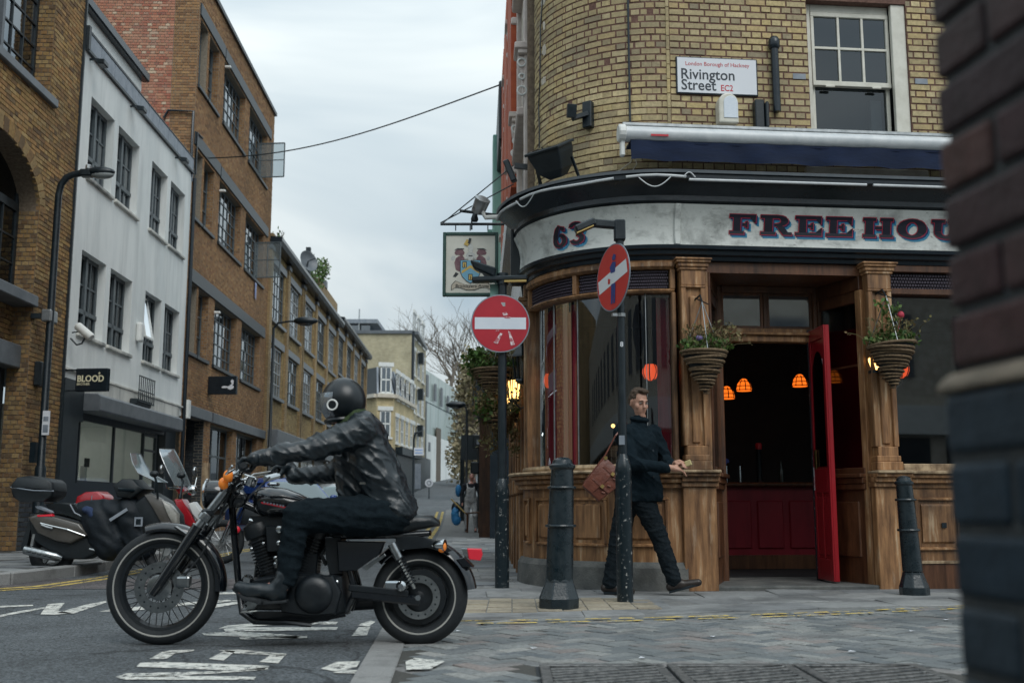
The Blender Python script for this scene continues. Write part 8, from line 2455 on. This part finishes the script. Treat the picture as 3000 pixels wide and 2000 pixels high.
slr([(1700,430),(1770,430),(1850,560),(1905,670),(1870,705),(1790,660),(1740,560)],-.14,.17,M_SRED,'front_shield',.04,.85)
slr([(1765,650),(1800,690),(1800,735),(1755,720),(1745,680)],.02,.175,mat('scooter_blue',(.02,.05,.42),rough=.3,coat=.4),'blue_stripe',.01)
slr([(1830,470),(1880,455),(1980,590),(1930,640),(1870,570)],-.05,.14,mat('scooter_white',(.55,.56,.55),rough=.3,coat=.3),'white_panel',.02,.88)
slr([(1690,320),(1760,310),(1790,350),(1740,385)],-.1,.12,M_SRED,'handlebar_cowl',.03)
b=MB(); b.tube([r5(1690,330,.34),r5(1760,330,.1),r5(1760,330,-.1),r5(1700,320,-.34)],.016,8); b.build('handlebar',M_CHROME,s2_,smooth=True)
b=MB(); b.ball(r5(1860,345,.1),(.075,.06,.07),14,9); b.build('headlight',M_CHROME,s2_,smooth=True)
for x,y,l in((1610,150,.28),(1808,155,-.26)):
 b=MB(); b.tube([r5(x+20,330,l*.6),r5(x+22,220,l)],.01,6); mr_=b.build('mirror',M_CHROME,s2_,smooth=True)
 b=MB(); b.ball(r5(x,y,l),(.035,.05,.06),12,8); b.build('mirror_shell',M_DCHROME,mr_,smooth=True)
secs=[]
for x,y,hw in((1830,305,.2),(1790,210,.24),(1740,100,.25),(1690,-10,.22),(1670,-45,.14)):
 secs.append([r5(x-120*(1-((j-4)/4)**2)*0-110*abs((j-4)/4)**2,y,hw*(j-4)/4)for j in range(9)])
b=MB(); b.loft(secs,cap=False); ws=b.build('windscreen',M_PANE,s2_,smooth=60,recalc=False)
b=MB(); b.tube(secs[-1],.006,5); b.tube([s[0]for s in secs],.006,5); b.tube([s[-1]for s in secs],.006,5); b.build('screen_edge',M_STEEL,ws)
c=r5(1850,900); c.z=.26; park_wheel(s2_,c,.26,.055,.18)
c=r5(950,900); c.z=.26; park_wheel(s2_,c,.26,.055,.18)
slr([(1250,800),(1700,850),(1760,640),(1820,700),(1760,920),(1300,900)],-.13,.13,M_PLAST,'floor_board',.04)
slr([(1760,770),(1900,740),(1960,830),(1940,850),(1870,790),(1790,800)],-.07,.07,M_SRED,'front_mudguard',.03)
t5=S5(15.6)
s3_=thing('motorbike','small parked motorbike with wire wheels and chrome guards behind the cruiser','motorbike',(-3.9,15.6,0))
c=t5(2130,880); c.z=.31; park_wheel(s3_,c,.31,.05,.235,spokes=28)
c2_=t5(2390,880); c2_=V((c.x+1.22,c.y,.31)); park_wheel(s3_,c2_,.31,.05,.235,spokes=28)
b=MB(); b.ring(c,.335,.03,(0,1,0),20,8,a0=PI*.25,a1=PI*.95,sq=1.6); b.build('front_mudguard',M_CHROME,s3_,smooth=True)
for s_ in(.08,-.08):
 b=MB(); b.tube([c+V((0,s_,0)),c+V((.22,s_,.55))],.022,8); b.build('fork_tube',M_CHROME,s3_,smooth=True)
b=MB(); b.slab([(c.x+.25,.55),(c.x+.9,.5),(c.x+.95,.68),(c.x+.6,.80),(c.x+.3,.78)],c.y-.12,c.y+.12,.05,.85,3); b.build('fuel_tank',M_PLAST,s3_,smooth=50)
b=MB(); b.slab([(c.x+.4,.25),(c.x+.85,.25),(c.x+.85,.55),(c.x+.4,.55)],c.y-.12,c.y+.12,.04,.9,3); b.build('engine',M_SATIN,s3_,smooth=40)
b=MB(); b.slab([(c.x+.8,.72),(c.x+1.4,.76),(c.x+1.4,.83),(c.x+.85,.82)],c.y-.12,c.y+.12,.03,.9,3); b.build('seat',M_SEATL,s3_,smooth=40)
b=MB(); b.tube([c+V((.1,-.36,.72)),c+V((.2,-.2,.70)),c+V((.25,0,.66)),c+V((.2,.2,.70)),c+V((.1,.36,.72))],.014,8); b.build('handlebar',M_BLACK,s3_,smooth=True)
b=MB(); b.ball(c+V((.12,0,.58)),(.08,.08,.08),14,9); b.build('headlight',M_CHROME,s3_,smooth=True)
for s_ in(-.3,.3):
 b=MB(); b.tube([c+V((.2,s_,.72)),c+V((.1,s_*1.2,.90))],.007,5); mr_=b.build('mirror',M_BLACK,s3_)
 b=MB(); b.ball(c+V((.1,s_*1.2,.93)),(.02,.05,.07),10,8); b.build('mirror_shell',M_BLACK,mr_,smooth=True)
b=MB(); b.tube([c+V((.4,-.13,.3)),c+V((.7,-.15,.22)),c+V((1.4,-.15,.26))],.035,10); b.build('exhaust',M_CHROME,s3_,smooth=True)
b=MB(); b.ball(c+V((.22,-.1,.17)),(.05,.04,.05),10,8); b.build('red_reflector',M_REDL,s3_,smooth=True)
pb=MB(); q=at(598,1432,17.5); pb.box(q.x-.05,q.x+.05,17.5,17.6,.12,q.z+.42); pb.build('timber_post',M_WOODP,None,label='pale timber post end beside the parked machines',cat='post')
# ---------------------------------------------------------------- parked cars
def car(x,y,rz,body,label,L=3.9,W=1.66,H=1.46):
 o=thing('parked_car',label,'car',(0,0,0),'cars parked along the far kerb')
 def up(pts,hw0,name,m,ins,k):
  b=MB(lambda a,l,z:V((l,-a,z))); b.slab(pts,-hw0,hw0,ins,k,3); return b.build(name,m,o,smooth=50)
 f,r=L/2,-L/2
 bd=up([(r,.35),(r+.02,.75),(r+.15,.92),(-.9,.95),(.75,.93),(f-.35,.80),(f-.05,.62),(f,.35),(f-.1,.22),(r+.1,.22)],W/2,'body',body,.12,.93)
 secs=[]
 for z,xf,xr,hw in((.90,.95,r+.12,W/2-.07),(1.05,.74,r+.17,W/2-.10),(1.25,.46,r+.30,W/2-.16),(1.40,.20,r+.52,W/2-.23),(H,-.05,r+.75,W/2-.33)):
  secs.append([V((-hw,-xf,z)),V((-hw*.5,-xf-.07,z)),V((hw*.5,-xf-.07,z)),V((hw,-xf,z)),V((hw,-xr,z)),V((-hw,-xr,z))])
 b=MB(); b.loft(secs); b.build('cabin',body,o,smooth=35)
 def pane(p,name,m=M_GLASSR):
  b=MB(); b.add([V(q)for q in p],[tuple(range(len(p)))]); return b.build(name,m,o,recalc=False)
 e=.006
 pane([(-W/2+.16,-.99-e-.02,.955),(W/2-.16,-.99-e-.02,.955),(W/2-.27,-.38-e,1.36),(-W/2+.27,-.38-e,1.36)],'windscreen',glassmat('car_windscreen',(.30,.38,.38),.10,.08,(.26,.34,.34),.5,.3)if 'car_windscreen' not in bpy.data.materials else bpy.data.materials['car_windscreen'])
 for s_ in(1,-1):
  pane([(s_*(W/2-.075+e),-.78,.96),(s_*(W/2-.075+e),.30,.96),(s_*(W/2-.20+e),.28,1.34),(s_*(W/2-.20+e),-.34,1.34)],'side_window',M_GLASS)
  pane([(s_*(W/2-.075+e),.36,.96),(s_*(W/2-.075+e),1.35,.98),(s_*(W/2-.20+e),1.15,1.34),(s_*(W/2-.20+e),.34,1.34)],'side_window',M_GLASS)
  b=MB(); b.ball((s_*(W/2+.07),-.72,1.0),(.10,.06,.07),12,8); b.build('door_mirror',body,o,smooth=True)
  b=MB(); b.ball((s_*(W/2-.25),-f+.16,.66),(.18,.14,.10),12,8); b.build('headlight',M_GLASSR,o,smooth=True)
  b=MB(); b.box(s_*(W/2)-.012,s_*(W/2)+.012,.05,.19,.80,.83); b.build('door_handle',M_BLACK,o)
  for yy in(-L*.32,L*.31):
   b=MB(); b.lathe([(.20,-.10),(.29,-.10),(.31,-.06),(.31,.06),(.29,.10),(.20,.10)],24,(s_*(W/2-.10),yy,.31),(1,0,0)); w=b.build('wheel',M_RUBBER,o,smooth=35)
   b=MB(); b.lathe([(.19,-.105),(.19,.105)],20,(s_*(W/2-.10),yy,.31),(1,0,0)); b.build('hubcap',M_STEEL,w)
 b=MB(); b.box(-.45,.45,-f-.012,-f+.02,.42,.58); b.build('grille',M_BLACK,o)
 b=MB(); b.box(-.26,.26,-f-.03,-f-.015,.34,.44); b.build('number_plate',M_SIGNW,o)
 b=MB(); b.tube([(-.5,-1.0,.955),(-.1,-.85,1.05),(.05,-.83,1.06)],.008,4); b.build('wiper',M_BLACK,o)
 o.location=(x,y,hgt(y)); o.rotation_euler=(0,0,rz)
 return o
car(at(812,1450,24.5).x,25.4,math.radians(33),mat('car_blue',(.012,.05,.22),(.016,.06,.25),.25,scale=4,coat=.6),'blue hatchback parked facing the camera behind the motorcycle tank')
car(at(985,1440,31).x,32.0,math.radians(14),mat('car_silver',(.36,.39,.40),(.42,.45,.46),.3,.4,scale=4,coat=.5),'silver car parked behind the blue hatchback')
# ---------------------------------------------------------------- the man with the bag
MY=10.1
def H(px,py,l=0.0):
 p=at(px,py,MY); return V((p.x,MY-l,p.z))
man=thing('person','man in a dark coat walking past the pub, looking towards the road','person',(1.15,MY,0))
M_COAT=mat('black_wool_coat',(.006,.012,.017),(.010,.018,.024),.95,scale=22,bump=.3,bscale=120,spec=.1)
M_TROU=mat('dark_grey_trousers',(.008,.013,.017),(.015,.020,.024),.9,scale=26,bump=.3,bscale=110,spec=.1)
M_SHOE=mat('dark_brown_shoe',(.018,.013,.011),(.03,.022,.018),.4,scale=14,bump=.1)
hd=H(1872,1188); hd.z=1.775
hip=V((1.14,MY,.95))
shN,shF=V((1.02,MY-.10,1.50)),V((1.34,MY+.12,1.50))
kF,aF=V((1.36,MY-.02,.53)),V((1.49,MY-.04,.12))
kB,aB=V((.985,MY+.04,.50)),V((.90,MY+.08,.09))
elN,haN=V((1.10,MY-.24,1.20)),V((1.44,MY-.30,1.155))
elF,haF=V((1.45,MY+.12,1.24)),V((1.50,MY-.18,1.18))
bc=[limb(V((1.14,MY,.98)),V((1.16,MY,1.42)),.12,.14),limb(shN,shF,.06,.06),limb(V((1.19,MY,1.48)),V((1.205,MY,1.64)),.062,.056),limb(shN,elN,.05,.04),limb(elN,haN,.038,.03),limb(shF,elF,.05,.04),limb(elF,haF,.038,.03),limb(V((1.20,MY-.03,.93)),kF,.085,.06),limb(kF,aF,.055,.035),limb(V((1.09,MY+.05,.93)),kB,.085,.06),limb(kB,aB,.055,.035),limb(aF,V((1.66,MY-.07,.11)),.035,.03),limb(aB,V((1.08,MY+.05,.035)),.035,.03)]
ROTH=Matrix.Rotation(math.radians(-64),3,'Z')
HF=ROTH@V((math.cos(.2),0,-math.sin(.2))); HS=ROTH@V((0,1,0)); HU=ROTH@V((math.sin(.2),0,math.cos(.2)))
def hp(f,s_,u):return hd+HF*f+HS*s_+HU*u
hm=Matrix((HF,HS,HU)).transposed()
bc+=[(hp(-.015,0,.025),(.098,.076,.105),hm),(hp(.028,0,-.055),(.066,.056,.075),hm),limb(hp(.062,.0,-.108),hp(.066,0,-.108),.026,.024),limb(hp(.086,0,.012),hp(.108,0,-.032),.010,.015),limb(hp(.080,.033,.024),hp(.080,-.033,.024),.015,.015),limb(hp(.072,.016,-.071),hp(.072,-.016,-.071),.015,.015),(hp(.05,.048,-.03),(.028,.02,.03),hm),(hp(.05,-.048,-.03),(.028,.02,.03),hm)]
for s_ in(1,-1):
 bc+=[limb(hp(-.012,.074*s_,.012),hp(-.02,.078*s_,-.03),.014,.010)]
def hand(w,d,side,up,curl,sgn):
 d,up=V(d).normalized(),V(up).normalized()
 sd=d.cross(up).normalized()*sgn
 out=[limb(w,w+d*.045,.030,.034),limb(w+d*.03+sd*.022,w+d*.075+sd*.024,.02,.018),limb(w+d*.03-sd*.022,w+d*.075-sd*.024,.02,.018),limb(w+d*.04,w+d*.085,.02,.018)]
 for k,ln in enumerate((.070,.080,.076,.060)):
  b0=w+d*.085+sd*(.033-.022*k)
  a1,a2=curl*.6,curl*1.3
  m1=b0+(d*math.cos(a1)-up*math.sin(a1))*ln*.55
  m2=m1+(d*math.cos(a2)-up*math.sin(a2))*ln*.5
  out+=[limb(b0,m1,.0105,.0095),limb(m1,m2,.0095,.008)]
 t0=w+d*.025+sd*.036
 t1=t0+d*.035+sd*.022-up*.012
 out+=[limb(t0,t1,.014,.011),limb(t1,t1+d*.032-up*.012-sd*.006,.011,.009)]
 return out
bc+=hand(haN,(.95,.12,-.15),0,(0,-.25,1),.75,-1)
bc+=hand(haF+V((.0,-.02,.02)),(.55,-.75,.05),0,(.1,.1,1),.9,1)
body=cap_obj('body',bc,M_SKIN,man,.0075,3)
cc_=[limb(V((1.13,MY-.02,1.00)),V((1.15,MY-.02,1.38)),.155,.165),limb(V((1.20,MY+.03,1.00)),V((1.21,MY+.03,1.38)),.15,.16),limb(shN+V((.02,0,-.02)),shF+V((-.02,0,-.02)),.095,.092),limb(V((1.10,MY,1.05)),V((1.12,MY,.90)),.165,.165),limb(V((1.24,MY,1.05)),V((1.26,MY-.02,.92)),.15,.15),limb(shN,elN,.082,.068),limb(elN,haN-V((.05,-.01,0)),.066,.052),limb(shF,elF,.082,.066),limb(elF,haF+V((-.02,.05,0)),.064,.05),limb(V((1.17,MY,1.46)),V((1.198,MY,1.605)),.10,.074)]
cf_=folds(.012,4,7,5)
def coat_hem(w,n):
 if w.z<.86:w=V((w.x,w.y,.86-(.86-w.z)*.12))
 return cf_(w,n)
ct=cap_obj('coat',cc_,M_COAT,man,.0095,4,.003,8,coat_hem)
b=MB(); b.ring(V((1.198,MY,1.618)),.070,.022,(.12,-.12,1),22,8); b.build('collar',M_COAT,ct,smooth=True)
for z in(1.32,1.20,1.08):
 b=MB(); b.lathe([(.011,0),(.011,.006)],10,V((1.30,MY-.14,z)),(.5,-.85,0)); b.build('button',M_BLACK,ct)
cap_obj('trousers',[limb(V((1.19,MY-.03,.92)),kF,.115,.085),limb(kF,aF+V((-.01,0,.03)),.083,.070),limb(V((1.09,MY+.05,.92)),kB,.115,.085),limb(kB,aB+V((.01,0,.02)),.083,.074),limb(V((1.10,MY,.97)),V((1.20,MY,.97)),.12,.12)],M_TROU,man,.0095,4,.003,10,folds(.010,5,16,3))
def shoe(heel,toe,name='shoe'):
 d=(toe-heel)
 o=cap_obj(name,[limb(heel+V((0,0,.055)),heel.lerp(toe,.35)+V((0,0,.055)),.046,.046),limb(heel.lerp(toe,.3)+V((0,0,.045)),heel.lerp(toe,.92)+V((0,0,.028)),.047,.034)],M_SHOE,man,.008,3)
 b=MB(); s_=d.cross(V((0,0,1))).normalized()*.044
 b.loft([[heel-d*.06-s_*.7+V((0,0,z)),heel.lerp(toe,.6)-s_+V((0,0,z)),toe-s_*.4+V((0,0,z)),toe+d*.03+V((0,0,z)),toe+s_*.4+V((0,0,z)),heel.lerp(toe,.6)+s_+V((0,0,z)),heel-d*.06+s_*.7+V((0,0,z))]for z in(.0,.022)]); b.build('sole',M_BLACK,o,bevel=.003)
shoe(V((1.455,MY-.03,.03)),V((1.72,MY-.08,.105)))
shoe(V((.865,MY+.08,.012)),V((1.12,MY+.04,.012)))
hr=cap_obj('hair',[(hp(-.024,0,.048),(.098,.081,.096),hm),(hp(-.055,0,.02),(.068,.077,.085),hm),(hp(.03,.012,.112),(.062,.058,.026),hm),(hp(.055,.0,.118),(.035,.05,.018),hm)],M_HAIR,man,.007,3,.008,30,lambda w,n:w)
me=hr.data
bm=bmesh.new(); bm.from_mesh(me)
org=V(man.location)
kill=[]
for v in bm.verts:
 q=v.co+org-hd
 f,u=q.dot(HF),q.dot(HU)
 if f>.038 and u<.088 or(f>-.005 and u<.03)or(u<-.05):kill.append(v)
bmesh.ops.delete(bm,geom=kill,context='VERTS')
bm.to_mesh(me); bm.free()
M_EYEW=mat('eye_white',(.62,.60,.57),rough=.3); M_BROW=mat('brow',(.05,.03,.02),rough=.9); M_LIP=mat('lip',(.42,.17,.14),rough=.5); M_STUB=mat('stubble',(.30,.18,.13),rough=.8)
for s_ in(1,-1):
 b=MB(); b.ball(hp(.0775,.030*s_,.004),(.0125,.012,.0058),10,8); ey=b.build('eye',M_EYEW,man,smooth=True)
 b=MB(); b.ball(hp(.088,.030*s_-.003,.004),(.005,.006,.006),8,6); b.build('pupil',M_BLACK,ey,smooth=True)
 b=MB(); b.tube([hp(.097,.014*s_,.024),hp(.095,.030*s_,.029),hp(.083,.048*s_,.022)],[.004,.0045,.003],6); b.build('eyebrow',M_BROW,man,smooth=True)
b=MB(); b.tube([hp(.079,.020,-.071),hp(.0885,0,-.069),hp(.079,-.020,-.071)],[.003,.005,.003],6); b.build('mouth',M_LIP,man,smooth=True)
ph_=MB(); q=haN.lerp(haF,.5)+V((.10,-.06,.02)); ph_.beam(q,q+V((.05,-.02,.02)),.03,.05); ph_.build('small_packet',mat('yellow_packet',(.5,.42,.2),rough=.5),None,bevel=.004,label='small yellowish packet held in the walking man\'s hands',cat='packet')
bg=thing('satchel','brown leather satchel slung behind the walking man','bag',(.83,MY,.8))
M_TAN=mat('red_brown_leather',(.10,.030,.020),(.20,.065,.040),.42,scale=10,bump=.25,bscale=40,lo=.3,hi=.7)
bx_=V((.38,0,.30)).normalized()
b0=V((.835,MY-.14,1.07))
ux=V((.30,.0,.24)).normalized(); uz=V((-.24,0,.30)).normalized(); ux,uz=V((.80,0,-.60)),V((.60,0,.80))
ux,uz=V((.66,.10,.74)).normalized(),V((-.74,0,.66)).normalized()
def BG(a,l,c_):return b0+ux*a+uz*c_+V((.06,-1,0)).normalized()*l
w2,h2=.155,.20
def bq(pts):return pts
b=MB(BG); b.slab([(-w2*1.25,-h2*.55),(-w2*1.2,h2*.45),(w2*.95,h2*.52),(w2*1.0,-h2*.9)],-.05,.05,.03,.9,3); bgb=b.build('body',M_TAN,bg,smooth=50)
b=MB(BG); b.slab([(-w2*1.15,h2*-.05),(-w2*1.18,h2*.50),(w2*.98,h2*.57),(w2*.98,-h2*.15),(w2*.2,-h2*.22)],.045,.062,.006,.97); b.build('flap',M_TAN,bg,smooth=40)
for a in(-.07,.08):
 b=MB(BG); b.box(a-.012,a+.012,.062,.068,-.12,.07); b.build('buckle_strap',M_TAN,bg)
 b=MB(BG); b.box(a-.016,a+.016,.068,.074,-.055,-.025); b.build('buckle',M_BRASS,bg)
for a in(-.11,-.03,.05,.12):
 b=MB(BG); b.tube([BG(0,0,0)*0+V((a,.056,-.02-.05)),V((a+.01,.06,-.10))],.010,6); b.build('pleat',M_TAN,bg)
s0=BG(w2*.9,.0,h2*.55)
b=MB(); st=[BG(-w2*1.0,.0,h2*.5),V((.86,MY-.17,1.28)),V((.95,MY-.17,1.45)),V((1.05,MY-.10,1.575)),V((1.14,MY+.02,1.55))]
for p,q in zip(st,st[1:]):b.beam(p,q,.012,.03,up=(0,1,0))
b.build('strap',M_TAN,bg)
b=MB(); b.lathe([(.018,0),(.018,.01)],10,st[1]+V((0,-.015,-.03)),(0,-1,0)); b.build('strap_ring',M_BRASS,bg)
# ---------------------------------------------------------------- the man in overalls down the street
OY=34.0
om=at(1380,1470,OY)
ox=om.x
ov=thing('person','man in pale bib overalls walking up the footway, hand raised to his face','person',(ox,OY,0))
J=lambda x,z,l=0:V((ox+x,OY-l,z))
legs=[limb(J(-.10,.92),J(-.13,.50,.05),.10,.075),limb(J(-.13,.5,.05),J(-.14,.10,0),.07,.055),limb(J(.10,.92),J(.13,.50,.16),.10,.075),limb(J(.13,.5,.16),J(.15,.12,.05),.07,.055)]
cap_obj('body',[limb(J(0,.95),J(0,1.40),.13,.15),limb(J(-.18,1.45),J(.18,1.45),.06,.06),limb(J(0,1.45),J(0.02,1.60),.06,.05),(J(.02,1.70,.02),(.075,.095,.115)),limb(J(.02,1.70,.10),J(.02,1.67,.13),.014,.014),limb(J(-.21,1.43),J(-.30,1.15),.05,.04),limb(J(-.30,1.15),J(-.27,.88,.08),.04,.03),limb(J(.21,1.43),J(.27,1.18,.1),.05,.04),limb(J(.27,1.18,.1),J(.12,1.58,.17),.04,.03),(J(.11,1.62,.17),(.035,.03,.045)),(J(-.27,.84,.09),(.03,.03,.05)),*[(p,q,r0*.8,r1*.8)for p,q,r0,r1 in legs],limb(J(-.14,.06),J(-.14,.04,.16),.04,.035),limb(J(.15,.08,.05),J(.15,.06,.2),.04,.035)],M_SKINP,ov,.016,3)
cap_obj('pullover',[limb(J(0,1.02),J(0,1.38),.155,.165),limb(J(-.18,1.44),J(.18,1.44),.08,.08),limb(J(-.21,1.43),J(-.30,1.15),.072,.062),limb(J(-.30,1.15),J(-.275,.93,.07),.06,.05),limb(J(.21,1.43),J(.27,1.18,.1),.072,.06),limb(J(.27,1.18,.1),J(.14,1.50,.16),.058,.048)],mat('navy_pullover',(.012,.014,.02),(.02,.024,.032),.9,scale=20),ov,.018,4,.008,8)
M_OVER=mat('pale_overalls',(.34,.34,.35),(.50,.50,.49),.9,scale=9,bump=.2)
cap_obj('overalls',[*[(p,q,r0*1.12,r1*1.15)for p,q,r0,r1 in legs],limb(J(-.06,1.0),J(.06,1.0),.16,.16),limb(J(-.06,1.05,.06),J(-.05,1.30,.09),.11,.10),limb(J(.06,1.05,.06),J(.05,1.30,.09),.11,.10)],M_OVER,ov,.018,4,.01,9)
for s_ in(-1,1):
 b=MB(); b.beam(J(.10*s_,1.34,.17),J(.12*s_,1.50,.05),.04,.015,up=(0,1,0)); b.build('overall_strap',M_OVER,ov)
 b=MB(); b.ball(J(.145*s_,.05,.06),(.05,.14,.05),10,7); b.build('shoe',M_BLACK,ov,smooth=True)
b=MB(); b.ball(J(.02,1.745,0),(.078,.095,.075),12,8); b.build('hair',mat('thin_grey_hair',(.28,.17,.13),rough=.9),ov,smooth=True)
bb_=thing('bag','bright blue bag carried low beside the man in overalls','bag',(ox-.55,OY+.2,.25))
cap_obj('sack',[(J(-.50,.52,-.1),(.13,.12,.24)),(J(-.46,.36,-.1),(.15,.13,.16))],mat('blue_sack',(.02,.16,.40),(.04,.24,.5),.6,scale=6),bb_,.02,3,.02,9)
b=MB(); b.tube([J(-.30,.86,.06),J(-.42,.82,0),J(-.50,.74,-.1)],.012,5); b.build('handle',M_BLACK,bb_)
yp=MB(); yp.tube([J(-.62,1.02,.05),J(-.10,.52,.22)],.022,6); yp.build('yellow_pole',mat('yellow_wood',(.5,.34,.10),rough=.6),None,label='yellow pole held slanting by the man in overalls',cat='pole')
tb=thing('bag','dark and blue rucksack bundle beyond the shoulder of the man in overalls','bag',(ox-.45,OY+.5,1.1))
b=MB(); b.ball(J(-.42,1.28,-.45),(.10,.12,.20),10,8); b.build('upper_pack',bpy.data.materials['blue_sack'],tb,smooth=True)
b=MB(); b.ball(J(-.50,.72,-.42),(.14,.12,.22),10,8); b.build('lower_pack',M_BLACK,tb,smooth=True)
